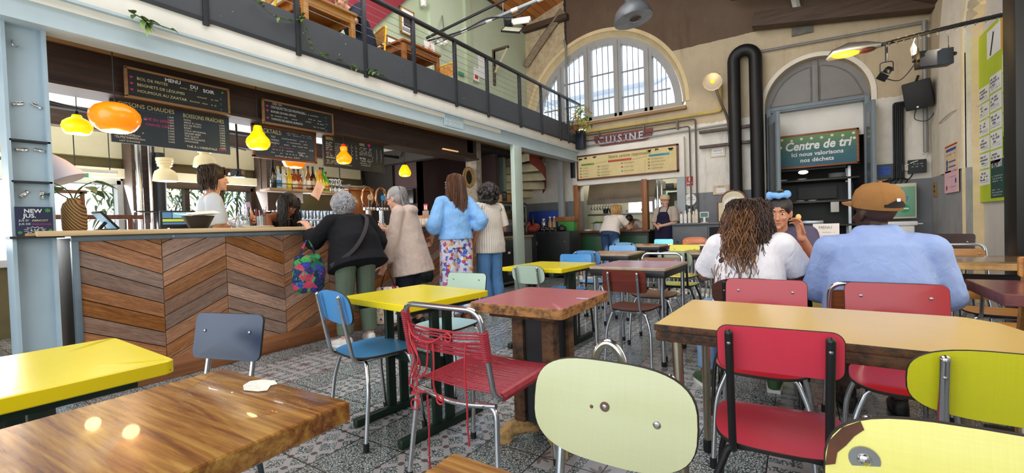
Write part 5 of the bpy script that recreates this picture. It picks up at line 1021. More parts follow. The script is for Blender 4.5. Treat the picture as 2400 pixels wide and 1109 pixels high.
plaque('enamel_plaque','worn cream enamel plaque on wall below the lantern',(-1.255,8.985,2.36),0.26,0.19,'d9c9a8',[('#0.2,0.13',-0.10,-0.065,0,1),('DÉFENSE',0,0.005,0.036,0),('D’AFFICHER',0,-0.045,0.032,0)])
plaque('paper_notice','curling cream paper notice on the grey dado line',(-1.21,8.985,1.65),0.27,0.17,'d9bfa0',[('SERVICE',0,0.05,0.03,0),('#0.16,0.08',-0.08,-0.05,0,1),('~0.12',-0.06,-0.02,0.012,0)],'notice')
t=plaque('fire_point_sign','red fire extinguisher sign beside the kitchen hatch',(-1.755,8.985,1.86),0.115,0.17,'c5271f',[('#0.03,0.055',-0.015,0.0,0,1),('#0.02,0.02',-0.01,0.055,0,1),('#0.10,0.008',-0.05,-0.035,0,1),('#0.09,0.008',-0.045,-0.055,0,1)],'sign')
plaque('call_plate','small black extinguisher fitting below the white disc',(-1.75,8.97,1.29),0.09,0.15,'222326',[('o',0,0.01,0.028,1)],'fitting',th=0.05)
o=MB().cyl((0,0,0),0.115,0.02,32,0,None,'y').build('disc',[mat('white_disc','efece6',0.5)]); t=thing('round_notice','white round notice disc on the grey dado by hatch','sign',(-1.755,8.965,1.50)); o.parent=t; MB().text('MERCI',0,0.02,0.035,-0.002,0,'CENTER').box((-0.09,-0.003,-0.005),(0.09,-0.001,0.0)).scribble(-0.04,-0.06,0.08,0.012,-0.002,0).build('print',[ink('brown','4b3f22')],t,fix=False)
plaque('socket','white socket box on wall left of the black flue',(-1.10,8.97,2.87),0.09,0.10,'ece7da',[],'socket',th=0.05)
t=thing('side_unit','grey and black serving sideboard with niche under the arched plaque','sideboard',(-1.30,8.55,0)); MB().box((-0.62,-0.35,0),(0.95,0.38,1.02),0,0.006).build('carcass',[mat('graphite_board','4f5155',0.5,0,0.1,4)],t); MB().box((0.0,-0.36,0.48),(0.93,-0.345,0.97),0).build('niche',[mat('niche_shade','121314',0.8)],t); MB().box((-0.65,-0.38,1.02),(0.98,0.40,1.05),0,0.004).build('top',[mat('slate_top','64676a',0.4)],t); MB().box((-0.6,-0.362,0.42),(-0.03,-0.35,0.98),0,0.003).cyl((-0.53,-0.372,0.72),0.018,0.012,14,1,None,'y').build('door',[mat('graphite_door','5a5c60',0.5),BLACK],t)  # niche is a flat black sheet, its inner shade put into the colour
t=thing('serving_bowl','white bowl with wooden spoon in sideboard niche','bowl',(-1.0,8.14,0.70)); MB().lathe([(0.05,0),(0.10,0.07),(0.095,0.07),(0.04,0.006),(0,0.006)],22).build('bowl',[mat('white_china','f3f3f1',0.15,0,0,coat=0.5)],t); MB().tube([(0.03,0,0.02),(0.16,0.0,0.17)],0.009,6).build('spoon',[oak2],t)
t=thing('small_shelf','brown plank ledge in front of sideboard niche','shelf',(-0.85,8.12,0.66)); MB().box((-0.30,-0.08,0),(0.5,0.08,0.035),0,0.004).build('plank',[oak2],t); MB().box((-0.26,-0.03,-0.66),(-0.22,0.03,0)).box((0.42,-0.03,-0.66),(0.46,0.03,0)).build('leg',[oak2],t)
for k,(x,col,cap_,h_,lb)in enumerate(((-1.80,'e8e2dc','b5241f',0.20,'white squeeze bottle with red cap on sideboard'),(-1.73,'ece7e2','ece7e2',0.22,'white tall sauce bottle next to the red capped one'),(-1.66,'e3dccf','efeae2',0.25,'tallest white sauce bottle on the sideboard'),(-1.59,'d3c9b8','e8e2d4',0.20,'cream printed sauce bottle on the sideboard'),(-1.54,'dcd2bd','3f4a3c',0.28,'beige bottle nearest the card reader on sideboard'))):t=thing('sauce_bottle',lb,'bottle',(x,8.4,1.0515),0,'sauce bottles on the sideboard'); MB().lathe([(0.026,0),(0.028,h_*0.7),(0.012,h_*0.85),(0.012,h_*0.9)],14).build('bottle_body',[mat('sauce_'+col,col,0.5,0,0.15,20)],t); MB().cyl((0,0,h_*0.88),0.016,0.035,12).build('cap',[mat('cap2_'+cap_,cap_,0.5)],t)
t=thing('card_reader','white card reader screen on stand on the sideboard','card reader',(-1.41,8.4,1.0515)); MB().box((-0.075,-0.012,0.085),(0.075,0.012,0.19),0,0.008).build('casing',[mat('ivory_case','e2ddcf',0.5)],t); MB().box((-0.06,-0.0135,0.10),(0.06,-0.012,0.175)).build('screen',[mat('reader_screen','24433f',0.3,0,0,emis=('3f7a70',0.4))],t); MB().tube([(0,0,0),(0,0,0.09)],0.02,10).cyl((0,0,0),0.06,0.01,18).build('stand',[WHITE],t)
t=thing('arched_plaque','arched cream plaque in brown frame standing on the sideboard','plaque',(-0.98,8.75,1.052))
oa=[(-0.27,0),(-0.27,0.36)]+[(-0.20,0.36)]+[(0.20*math.cos(R(a)),0.40+0.17*math.sin(R(a)))for a in range(180,-1,-15)]+[(0.20,0.36),(0.27,0.36),(0.27,0)]
oa=list(reversed(oa)); MB().prism(oa,0.03,lambda u,v,w:(u,0.02-w,v)).build('frame',[fr_red],t); MB().prism([(u*0.9,v*0.93+0.012)for u,v in oa],0.006,lambda u,v,w:(u,-0.010-w,v)).build('panel',[mat('cream_plaque','dcd0ae',0.6,0,0.08,6)],t)
ia=list(reversed([(-0.15,0.06),(-0.15,0.30)]+[(0.15*math.cos(R(a)),0.33+0.12*math.sin(R(a)))for a in range(180,-1,-15)]+[(0.15,0.30),(0.15,0.06)])); mb=MB().prism(ia,0.003,lambda u,v,w:(u,-0.017-w,v)); mb.ell((0,-0.021,0.33),(0.03,0.002,0.03),1,12,6).ribbon([(-0.09,0.33),(-0.05,0.35),(0,0.33),(0.05,0.35),(0.09,0.33)],0.01,-0.0215,1).scribble(-0.07,0.24,0.14,0.02,-0.021,2).scribble(-0.06,0.19,0.12,0.018,-0.021,2); mb.build('emblem',[mat('emblem_white','eeeae0',0.6),BLACK,ink('greenish','7f9a5a')],t,fix=False)
dgrey=mat('grey_door_paint','8b8884',0.6,0,0.07,3); dblue=mat('blue_grey_door','7f8b91',0.55,0,0.1,4)
t=bpy.data.objects.new('door_1',None); COL.objects.link(t); t['kind']='structure'
pts=[(0.98,3.02)]+arc(0.25,3.03,0.73,0,180,28)+[(-0.48,3.02)]; MB().prism(pts,0.05,lambda u,v,w:(u,9.16+w,v)).build('tympanum',[dgrey],t)
mb=MB()
for x0,x1 in((-0.40,0.20),(0.32,0.90)):
 q=[(x,3.03+math.sqrt(max(0.0,0.62**2-(x-0.25)**2)))for x in[x0+(x1-x0)*k/10 for k in range(11)]]; q=[(x0,3.06)]+[(a,max(b,3.07))for a,b in q]+[(x1,3.06)]; mb.ribbon(q+[q[0]],0.018,9.150,0)
mb.build('panel_shadow',[mat('door_shadow_line','6e6a66',0.6)],t,fix=False); MB().box((0.22,9.12,3.02),(0.30,9.16,3.74),0,0.006).build('stile',[dgrey],t)  # flat darker lines paint the shadow along the panel edges
MB().box((-0.48,9.06,2.94),(0.98,9.20,3.03),0,0.005).box((-0.46,9.04,2.97),(0.96,9.06,3.0)).build('transom',[dblue],t)
for s,x in((-1,-0.46),(1,0.90)):MB().box((x,9.02,0),(x+0.07,9.2,3.0),0,0.005).build('jamb',[dblue],t)
mb=MB(); A=arc(0.25,3.03,0.80,0,180,32); B=arc(0.25,3.03,0.73,0,180,32); A=[(1.05,0.0)]+A+[(-0.55,0.0)]; B=[(0.98,0.0)]+B+[(-0.48,0.0)]
for i in range(len(A)-1):mb.poly([(A[i][0],8.985,A[i][1]),(A[i+1][0],8.985,A[i+1][1]),(B[i+1][0],8.985,B[i+1][1]),(B[i][0],8.985,B[i][1])]); mb.poly([(A[i][0],8.985,A[i][1]),(A[i+1][0],8.985,A[i+1][1]),(A[i+1][0],9.01,A[i+1][1]),(A[i][0],9.01,A[i][1])])
struct(mb,'trim_7',[mat('old_white_render','efe7d6',0.85,0,0.08,3,0.25,18)],fix=False)
for(nm,x,a)in(('door_3',-0.42,-72),('door_4',0.93,84)):
 t=bpy.data.objects.new(nm,None); COL.objects.link(t); t['kind']='structure'; t.location=(x,9.02,0); t.rotation_euler=(0,0,R(a)if a<0 else R(180+100))
 w_=0.50 if a<0 else 0.30; MB().box((0,-0.025,0.03),(w_,0.025,2.86),0,0.004).build('door_leaf',[dblue],t); MB().box((0.07,-0.032,1.2),(w_-0.07,-0.024,2.7),0).box((0.07,0.024,1.2),(w_-0.07,0.032,2.7),0).build('glass',[mat('door_glass_dim','5d666b',0.1,0,0.1)],t); MB().tube([(w_-0.05,-0.05,1.0),(w_-0.05,-0.05,1.2)],0.012,8).build('handle',[CHROME],t)
teal=NT('teal_sign'); Pt=teal.coord('Object'); sp=teal.add('ShaderNodeSeparateXYZ'); teal.link(Pt,sp.inputs[0]); teal.link(teal.mix(teal.noise(Pt,4,3),teal.ramp(teal.math('MULTIPLY_ADD',sp.outputs[2],1.8,0.5),[(0.0,lin('17556b')),(0.5,lin('1d5f6f')),(1.0,lin('7f9a5a'))]),teal.ramp(teal.math('MULTIPLY_ADD',sp.outputs[2],1.8,0.5),[(0.0,lin('1d6178')),(1.0,lin('5f8a55'))])),teal.b.inputs['Base Color']); teal.set(None,0.5)
t=board('sorting_sign','teal sign Centre de tri with bulb garland in brown frame in doorway','sign',(0.265,9.16,2.235),1.13,0.57,'-y',0.025,wood('chestnut_frame','7a3f1c','a8602e',2,0,0.5),0.025,teal.m)
mb=MB(); y=-0.0145
mb.text('Centre de tri',0.0,0.02,0.205,y,0,'CENTER',shear=0.22,bold=0.006,sx=0.84).text('Ici nous valorisons',0.0,-0.09,0.098,y,0,'CENTER',bold=0.002).text('nos déchets',0.0,-0.195,0.098,y,0,'CENTER',bold=0.002)
for k in range(8):x=-0.5+k*0.143; mb.ell((x,y,0.222-0.03*abs(math.sin(k*1.3))),(0.022,0.003,0.022),1,10,6)
for x,z in((-0.52,0.09),(0.51,0.13)):mb.ell((x,y,z),(0.022,0.003,0.022),1,10,6)
mb.build('lettering',[ink('sign_white','f3f3ee'),ink('bulb_cream','efe6b8')],t,fix=False)
t=thing('tray_rack','dark steel tray return rack with shelves inside the doorway','rack',(0.27,9.72,0)); mb=MB()
for x in(-0.66,0.46):mb.box((x-0.02,-0.22,0),(x+0.02,-0.18,1.95)).box((x-0.02,0.26,0),(x+0.02,0.3,1.95))
mb.build('upright',[STEEL],t)
for z in(1.73,1.34,0.92):MB().box((-0.68,-0.23,z),(0.6,0.3,z+0.035),0,0.004).build('shelf',[mat('dark_rack','4a4843',0.45,0.3,0.12,6)],t)
MB().box((-0.6,0.25,0.95),(0.55,0.3,1.7)).box((-0.28,0.1,1.42),(0.30,0.14,1.64)).build('back_panel',[mat('rack_back','2b2a28',0.5,0.2)],t)
g0=None
for k in range(5):
 p=(0.62-0.05,9.62,1.766+0.016*k)
 if g0 is None:g0=MB().lathe([(0.0,0),(0.10,0),(0.135,0.012),(0.13,0.014),(0.10,0.005),(0,0.005)],26).build('rack_plate',[mat('white_china','f3f3f1',0.15,0,0,coat=0.5)]); g0.location=p; tag(g0,'white plate in the stack at top right of tray rack','plate','plates on the tray rack')
 else:o=g0.copy(); COL.objects.link(o); o.location=p
for k,(x,z)in enumerate(((-0.2,1.376),(0.02,1.376),(0.2,1.376),(-0.25,1.766),(0.05,1.766))):o=MB().lathe([(0.0,0),(0.06,0),(0.085,0.02),(0.08,0.02),(0,0.006)],20).build('dish',[mat('white_china','f3f3f1',0.15,0,0,coat=0.5)]); o.location=(x,9.56,z); tag(o,('white dish on middle rack shelf, left','white dish on middle rack shelf, centre','white dish on middle rack shelf, right','white dish on top rack shelf, left','white dish on top rack shelf, centre')[k],'dish')
t=thing('steel_tray','pale steel container on the lower rack shelf','container',(0.20,9.58,0.956)); MB().box((-0.16,-0.09,0),(0.16,0.09,0.07),0,0.008).build('container',[STEEL],t)
t=thing('soap_dispenser','white dispenser box hanging under the middle rack shelf','dispenser',(0.52,9.5,1.16)); MB().box((-0.06,-0.04,0),(0.06,0.04,0.18),0,0.01).build('case',[mat('ivory_case','e2ddcf',0.5)],t)
t=thing('ceiling_dome','lit oval bulkhead lamp below the teal sign','lamp',(0.07,9.3,1.88)); MB().ell((0,0,0),(0.075,0.05,0.035),0,16,10).build('dome',[mat('dome_glow','fff3d8',0.3,0,0,emis=('ffeec8',2.0))],t); MB().box((-0.55,-0.04,0.03),(0.6,0.06,0.06)).build('rail',[DKIRON],t)
plaque('yellow_tag','pale yellow tag fixed on the left of the tray rack',(-0.30,9.47,1.55),0.12,0.12,'cfc48a',[('~0.08',-0.04,0.01,0.015,0)],'tag')
t=thing('picture_panel','cream picture panel in brown frame leaning at the doorway foot','picture',(0.05,8.86,0.72)); b_=t; MB().box((-0.27,-0.012,-0.3),(0.27,0.012,0.18)).build('panel',[mat('cream_plaque','dcd0ae',0.6,0,0.08,6)],t); mb=MB().box((-0.29,-0.02,0.17),(0.29,0.015,0.195)).box((0.265,-0.02,-0.72),(0.29,0.015,0.18)).box((-0.29,-0.02,-0.72),(-0.265,0.015,0.18)); mb.build('frame',[fr_red],t); MB().ribbon([(-0.18,-0.02),(-0.1,0.01),(-0.02,-0.01),(0.1,0.04),(0.2,0.06)],0.02,-0.0135).scribble(-0.15,0.06,0.3,0.02,-0.0135).build('drawing',[fr_red],t,fix=False)
t=thing('loudspeaker','black loudspeaker tilted on the wall in the right corner','loudspeaker',P3(2152,222,Y=8.75),0,rot=(R(12),R(-6),R(-14))); MB().box((-0.155,-0.14,-0.20),(0.155,0.14,0.20),0,0.02).build('cabinet',[mat('speaker_black','1c1e1e',0.6,0,0.08,8,0.2,90)],t); MB().ell((-0.02,-0.142,-0.17),(0.014,0.004,0.014),0,10,6).build('badge',[WHITE],t); MB().tube([(0,0.1,0.2),(0.02,0.24,0.27)],0.018,8).build('bracket',[BLACK],t); MB().tube(spline([(-0.05,0.05,-0.2),(-0.08,0.02,-0.34),(0.05,0.02,-0.4),(0.14,0.05,-0.28),(0.12,0.1,-0.15)],6),0.006,6).build('cable',[BLACK],t)
mb=MB()
for k in range(6):x=1.24+0.022*k; mb.tube(fillet([(x,8.955-0.01*(k%2),1.62),(x,8.955-0.01*(k%2),2.80-0.012*k),(1.60,8.955,2.80-0.012*k)],0.04,4),0.012,6)
tag(mb.build('cable_bundle',[BLACK]),'thick bundle of black cables running down from the loudspeaker','cables')
t=plaque('meter_box','grey meter box with label left of the cable bundle',(1.12,8.94,1.76),0.20,0.22,'3a4146',[('#0.15,0.13',-0.08,-0.06,0,3),('~0.11',-0.055,0.03,0.016,1),('~0.11',-0.055,-0.02,0.016,1)],'meter',th=0.10)
t=plaque('meter_box','wider black meter box right of the cable bundle',(1.50,8.94,1.80),0.20,0.20,'22272a',[('~0.13',-0.07,0.03,0.014,1),('~0.13',-0.07,-0.01,0.014,1)],'meter',th=0.10)
plaque('switch','white switch on wall above the black meter box',(1.60,8.975,2.03),0.075,0.09,'ece7da',[('o',-0.01,0.01,0.008,0)],'switch',th=0.03)
plaque('junction_box','cream round junction box between the meters',(1.37,8.97,1.80),0.07,0.10,'d8ccb0',[],'junction box',th=0.04)
t=thing('breaker_cabinet','cream breaker cabinet with green transparent door below the meters','breaker cabinet',(1.25,8.90,1.27)); MB().box((-0.22,-0.10,-0.25),(0.22,0.09,0.28),0,0.008).build('case',[mat('cream_case','d9d5bc',0.5,0,0.05)],t); MB().box((-0.12,-0.112,-0.22),(0.20,-0.10,0.23),0,0.004).build('door',[mat('green_door','7fb394',0.25,0,0.08,5,coat=0.4)],t); MB().box((-0.16,-0.113,0.235),(-0.02,-0.101,0.27),0).ribbon([(-0.02,0.05),(0.04,0.09),(0.12,0.07),(0.10,0.02),(0.02,0.0),(-0.02,0.05)],0.025,-0.114,0).ell((0.08,-0.113,-0.1),(0.06,0.002,0.06),1,20,6).box((0.03,-0.116,-0.11),(0.13,-0.114,-0.09),2).build('stickers',[mat('sticker_blue','4a86b8',0.5),mat('sticker_green','2aa36a',0.5),WHITE],t,fix=False)
mb=MB()
for k in range(5):mb.tube(spline([(1.27+0.02*k,8.95,1.64),(1.14+0.06*k,8.90-0.01*k,1.60),(1.12+0.06*k,8.92,1.55)],5),0.008,6)
mb.tube(spline([(1.45,8.9,1.70),(1.40,8.9,1.62),(1.30,8.92,1.63)],5),0.009,6).tube(spline([(1.06,8.9,1.65),(1.10,8.9,1.60),(1.22,8.92,1.66)],5),0.007,6)
tag(mb.build('meter_cables',[BLACK]),'loose black cables looping between meters and breaker cabinet','cables')
tag(MB().tube(spline([(1.62,8.97,1.98),(1.56,8.93,1.90),(1.46,8.88,1.87),(1.36,8.93,1.82)],6),0.006,6).build('white_cable',[WHITE]),'white cable from switch across the black meter box','cable')
t=thing('waste_bin','white pedal bin under the breaker cabinet in corner','bin',(1.22,8.6,0)); MB().box((-0.17,-0.15,0),(0.17,0.15,0.92),0,0.02).build('body',[WHITE],t); MB().box((-0.19,-0.17,0.92),(0.20,0.17,0.98),0,0.012).box((0.2,-0.02,0.93),(0.28,0.02,0.95),0,0.006).build('lid',[WHITE],t)
plaque('brass_plate','small brass coloured plate on the dark dado in corner',(1.66,8.75,1.43),0.14,0.20,'a9803c',[('#0.08,0.03',-0.04,0.03,0,0),('#0.08,0.03',-0.04,-0.04,0,0)],'plate',face='-x')
t=thing('street_light','street lamp head glowing amber on a long black arm from the right','street lamp',(0.60,7.0,3.11))
rel=lambda p:Vector(p)-Vector((0.60,7.0,3.11))
MB().tube(spline([rel((1.67,5.95,2.90)),rel((1.30,6.45,3.03)),rel((0.95,6.93,3.14)),rel((0.80,7.0,3.14))],6),0.022,8).build('arm',[BLACK],t)
MB().tube([(-0.28,0,-0.02),(-0.20,0,0.03),(-0.05,0,0.06),(0.12,0,0.055),(0.28,0,0.04)],[0.02,0.065,0.085,0.065,0.025],18).build('housing',[mat('cast_alloy','c9c3b4',0.3,0.8,0.1,5)],t)
MB().ell((-0.09,-0.015,0.012),(0.17,0.07,0.045),0,20,10).build('lens',[amber],t); MB().ell((0.12,-0.01,0.012),(0.10,0.055,0.035),0,16,8).build('gear_cover',[mat('brown_cover','5a2c18',0.3)],t)
mb=MB()
for k in range(14):a=k/13; p=rel((1.67-0.72*a,5.95+0.98*a,2.90+0.24*a)); mb.tube([p+Vector((0.0,0,0.03)),p+Vector((-0.02,0.03,-0.03))],0.012,5)
mb.build('cable_ties',[mat('grey_tape','8e8a80',0.6)],t); lamp('street_lamp_light','POINT',(0.5,6.9,2.98),6,(1,0.65,0.2),0.08)
c=P3(2078,165,Y=6.9); t=thing('stage_spot','small black stage spotlight hung from the lamp arm','spotlight',c); zt=3.14-c.z
MB().at((0,0,-0.02),(R(-40),R(35),0)).cyl((0,0,-0.09),0.04,0.15,14).box((-0.05,-0.05,-0.11),(0.05,0.05,-0.09),0,0.004).build('body',[BLACK],t); MB().tube(fillet([(-0.06,0,-0.02),(-0.06,0,0.10),(0.06,0,0.10),(0.06,0,-0.02)],0.03,4),0.006,6).tube([(0,0,0.10),(0,0,zt)],0.014,8).build('yoke',[BLACK],t); MB().tube(spline([(0.0,0,-0.1),(0.12,0,-0.14),(0.24,-0.03,0.0),(0.28,-0.05,0.12)],6),0.006,6).build('cable',[BLACK],t)
c=P3(2141,118,Y=6.72); t=thing('white_plug','white bulb plug dangling from cable beside lamp arm','plug',c); MB().lathe([(0.02,-0.06),(0.024,-0.02),(0.028,0),(0.028,0.03),(0.015,0.06),(0.005,0.09)],14).build('plug',[WHITE],t); MB().cyl((0,0,-0.09),0.016,0.035,12).build('socket',[BLACK],t); MB().tube([(0,0,0.085),(0.02,0.02,3.09-c.z)],0.004,5).build('wire',[WHITE],t)
c=P3(2188,138,Y=6.5); t=thing('hanging_projector','flat black box projector hanging below the lamp arm','projector',c,R(15)); MB().box((-0.145,-0.06,-0.085),(0.145,0.06,0.085),0,0.006).build('casing',[BLACK],t); zt=3.03-c.z; MB().tube([(-0.13,0,0.08),(-0.13,0,zt)],0.005,6).tube([(0.13,0,0.08),(0.13,0,zt-0.06)],0.005,6).ell((-0.17,0,0.0),0.018,0,10,8).ell((0.18,0,0.03),0.02,0,10,8).build('hanger',[BLACK],t)
t=plaque('festival_poster','pink and yellow printed poster pasted on the right wall, a pair of sheets',(1.650,7.87,1.66),0.62,0.63,'f0d9b0',[('#0.60,0.30',-0.30,-0.31,0,4),('#0.54,0.02',-0.27,0.28,0,2),('#0.44,0.035',-0.22,0.22,0,3),('~0.4',-0.2,0.17,0.02,0),('o',-0.18,0.08,0.04,3),('o',-0.18,0.01,0.04,3),('#0.3,0.018',-0.1,0.075,0,0),('#0.3,0.018',-0.1,0.01,0,0),('#0.54,0.02',-0.27,-0.05,0,2),('~0.36',-0.12,-0.12,0.02,3),('o',0.2,-0.17,0.035,3),('o',-0.2,-0.25,0.035,2),('~0.36',-0.12,-0.25,0.02,2)],'poster',face='-x',th=0.004,inks=[ink('violet','6a5aa8'),WHITE,ink('red','b8486a'),ink('blue','5a4aa8'),mat('poster_pink','f2c4cf',0.7,0,0.08,3)])
t=board('programme_poster','tall lime green programme poster of white boxes beside the dark post','poster',(1.795,6.80,2.16),1.20,1.93,'-x',0.012,None,0,mat('lime_poster','b6cc2a',0.6,0,0.06,3))
mb=MB(); y=-0.0075
mb.box((-0.30,y,0.62),(0.10,y+0.001,0.92),0).box((0.1,y,0.60),(0.55,y+0.001,0.93),3).ribbon([(-0.2,0.64),(-0.15,0.75),(-0.1,0.87)],0.04,y-0.001,2).ribbon([(0.25,0.78),(0.32,0.86),(0.42,0.9)],0.05,y-0.001,4)
def cell(x0,z0,w_,h_,dark):
 mb.box((x0,y,z0),(x0+w_,y+0.001,z0+h_),1 if dark else 0)
 for k in range(3):mb.scribble(x0+0.02,z0+h_-0.05-0.035*k,w_*(0.55,0.75,0.45)[k],0.026,y-0.001,0 if dark else 2,w=0.012)
 for k in range(2):mb.scribble(x0+0.02,z0+0.05-0.022*k,w_*0.8,0.010,y-0.001,0 if dark else 2)
for k in range(4):cell(0.14,0.36-0.205*k,0.42,0.185,False)
for k in range(5):cell(-0.22,0.20-0.205*k+0.02,0.33,0.185,False)
for k in range(6):cell(-0.57,0.18-0.19*k,0.32,0.17,False)
cell(0.14,-0.50,0.42,0.20,True); mb.box((-0.22,y,-0.93),(0.56,y+0.001,-0.52),1); mb.text('BE-MUSE',-0.20,-0.60,0.07,y-0.001,0)
for a in(-0.18,0.18):
 for b in(-0.70,-0.85):
  for k in range(3):mb.scribble(a,b-0.028*k,0.30,0.016,y-0.001,0)
mb.build('print',[ink('poster_white','e6e9ea'),mat('ink_bottle','1f4a44',0.7),ink('poster_black','2c2f30'),mat('ink_gold','d3b52a',0.7),mat('ink_navy','2a3a6a',0.7)],t,fix=False)
tag(MB().tube(spline([(1.64,8.4,2.33),(1.64,7.7,2.36),(1.78,7.35,2.33),(1.785,7.2,2.22),(1.79,7.1,2.12)],6),0.008,6).build('loose_wire',[mat('pale_wire','cfc7b4',0.6)]),'pale loose wire sagging across the right wall to the poster','wire')
c=P3(1484,44,Y=7.0); t=thing('industrial_shade','big grey enamel industrial shade hanging in front of the brown gable','pendant lamp',c,0,rot=(R(3),R(-10),0))
MB().lathe([(0.30,-0.02),(0.305,-0.01),(0.295,0.04),(0.26,0.13),(0.18,0.21),(0.10,0.25),(0.07,0.28),(0.07,0.40)],40).build('shade',[mat('weathered_enamel','6f7276',0.4,0.3,0.25,5)],t,fix=False); MB().ell((0.03,0,0.04),(0.12,0.12,0.10),0,18,12).build('bulb',[mat('dull_bulb','4a3a34',0.25,0,0.2,5)],t); MB().tube([(0,0,0.39),(0.0,0.0,1.6)],0.02,8).build('stem',[DKIRON],t)
# ================================================================ UNDER THE STAIR
t=thing('spiral_stair','cream riveted spiral stair with red edge plate under gallery end','stair',(-5.25,8.45,0)); crm=mat('cream_stair_paint','dccfa6',0.6,0,0.15,5)
mb=MB(); cx,cy=-0.35,-0.25
steps=[]
for k in range(8):
 a0,a1=R(-20+22*k),R(2+22*k); z=2.62-0.17*k; r_=1.0
 p=[(cx,cy),(cx+r_*math.cos(a0),cy+r_*math.sin(a0)),(cx+r_*math.cos(a1),cy+r_*math.sin(a1))]
 mb.prism(p,0.03,lambda u,v,w:(u,v,z-w)); mb.poly([(cx,cy,z),(p[1][0],p[1][1],z),(p[1][0],p[1][1],z-0.18),(cx,cy,z-0.18)])
mb.build('treads',[crm],t,fix=False); mb=MB()
hel=[(cx+1.0*math.cos(R(-20+11*k)),cy+1.0*math.sin(R(-20+11*k)),2.62-0.085*k)for k in range(17)]
for i in range(16):a,b=hel[i],hel[i+1]; mb.poly([(a[0],a[1],a[2]+0.06),(b[0],b[1],b[2]+0.06),(b[0],b[1],b[2]-0.22),(a[0],a[1],a[2]-0.22)])
mb.build('stringer',[mat('rust_red_plate','8a3a30',0.6,0,0.2,6)],t,fix=False); MB().tube([(cx,cy,0),(cx,cy,2.62)],0.06,12).build('newel',[crm],t)
mb=MB().tube(spline([(0.95,-1.5,1.25),(0.6,-1.5,1.55),(0.1,-1.5,1.78),(-0.5,-1.5,1.95)],6),0.025,8)
for k in range(9):x=0.9-0.16*k; mb.tube([(x,-1.5,0.5),(x,-1.5,1.28+0.085*k)],0.008,6)
mb.build('handrail',[BLACK],t)
t=thing('stair_screen','royal blue screen panel behind the crockery cabinet','screen',(-4.75,8.62,0)); MB().box((-0.42,-0.02,0.0),(0.35,0.02,1.42),0,0.01).build('panel',[mat('royal_blue','1f3f9c',0.5,0,0.06)],t)
t=thing('crockery_cabinet','scuffed black double door cabinet holding crockery near the green column','cabinet',(-4.50,8.28,0)); MB().box((-0.58,-0.25,0.05),(0.62,0.25,0.96),0,0.006).build('carcass',[mat('scuffed_black','1d1f1f',0.5,0,0.3,14)],t)
for x0,x1 in((-0.57,-0.14),(-0.13,0.61)):MB().box((x0,-0.265,0.08),(x1,-0.25,0.93),0,0.004).build('door',[mat('scuffed_black','1d1f1f',0.5,0,0.3,14)],t)
MB().box((-0.14,-0.275,0.2),(-0.12,-0.262,0.3)).box((-0.14,-0.275,0.68),(-0.12,-0.262,0.76)).ell((0.52,-0.27,0.75),0.015,0,8,6).build('latch',[STEEL],t)
CZ=0.961; rr=random.Random(12); redc=mat('red_white_cloth','a3442f',0.8,0,0.5,22)
o=MB().ell((0,0,0.06),(0.16,0.12,0.08),0,16,10).ell((0.10,0.02,0.10),(0.09,0.09,0.09),0,14,10).ell((-0.1,0.02,0.12),(0.08,0.08,0.11),0,14,10).build('red_bundle',[redc]); o.location=(-4.86,8.2,CZ); tag(o,'bundle of red patterned cloths at left on black cabinet','cloth')
for k in range(7):
 x,y_,z=-4.62+0.13*(k%3),8.22+0.05*(k//3),CZ+0.045*(k//3); o=MB().lathe([(0.03,0),(0.065,0.04),(0.06,0.04),(0.025,0.005),(0,0.005)],18).build('steel_bowl',[CHROME]); o.location=(x,y_,z); tag(o,'small steel bowl in the stacks on the black cabinet','bowl','steel bowls on the black cabinet')
t=thing('storage_jar','glass storage jar on the black cabinet near blue screen','jar',(-4.68,8.42,CZ)); MB().lathe([(0.07,0),(0.075,0.2),(0.06,0.25)],18).build('glass_body',[clear],t); MB().cyl((0,0,0.25),0.065,0.03,18).build('lid',[STEEL],t); MB().cyl((0,0,0.01),0.065,0.12,16).build('contents',[mat('cream_contents','e8dcc4',0.8)],t)
for k,x in enumerate((-4.53,-4.43)):t=thing('sauce_flask',('left tan sauce flask on black cabinet','right tan sauce flask on black cabinet')[k],'bottle',(x,8.44,CZ)); MB().lathe([(0.042,0),(0.045,0.18),(0.02,0.26),(0.02,0.30)],16).build('flask',[mat('tan_sauce','c09a68',0.4,0,0.1)],t); MB().cyl((0,0,0.29),0.024,0.03,12).build('cap',[WHITE],t)
t=thing('oil_bottle','dark labelled bottle at left end of black cabinet','bottle',(-4.95,8.42,CZ)); MB().lathe([(0.04,0),(0.042,0.24),(0.018,0.32),(0.018,0.38)],16).build('bottle_body',[mat('dark_bottle','3a2a24',0.3,0,0.3,20)],t)
t=thing('wooden_crate','small wooden crate with green side on the black cabinet','crate',(-4.12,8.42,CZ)); MB().box((-0.16,-0.09,0.0),(0.2,0.09,0.20),1,0.004).box((-0.22,-0.10,0.20),(0.22,0.10,0.30),0,0.006).build('crate',[hw_,mat('grass_green','3c8a3c',0.6)],t)
o=MB().lathe([(0.05,0),(0.10,0.03),(0.09,0.09),(0.03,0.12),(0.03,0.14),(0,0.14)],20).build('casserole',[BLACK]); o.location=(-4.12,8.18,CZ); tag(o,'small black lidded casserole on cabinet by the crate','pot')
t=thing('display_fridge','black glazed chilled display standing on the grey steel counter','display case',(-4.66,6.95,0.915)); MB().box((-0.30,-0.52,0),(0.26,0.30,0.06)).box((-0.30,-0.52,0.06),(-0.26,0.30,0.60)).box((-0.30,-0.52,0.58),(0.26,0.30,0.62)).build('shell',[BLACK],t); mb=MB()
for y0,y1 in((-0.52,-0.12),(-0.12,0.30)):
 mb.box((0.24,y0,0.06),(0.26,y0+0.03,0.58)).box((0.24,y1-0.03,0.06),(0.26,y1,0.58)).box((0.24,y0,0.20),(0.26,y1,0.24)).box((0.24,y0,0.55),(0.26,y1,0.58))
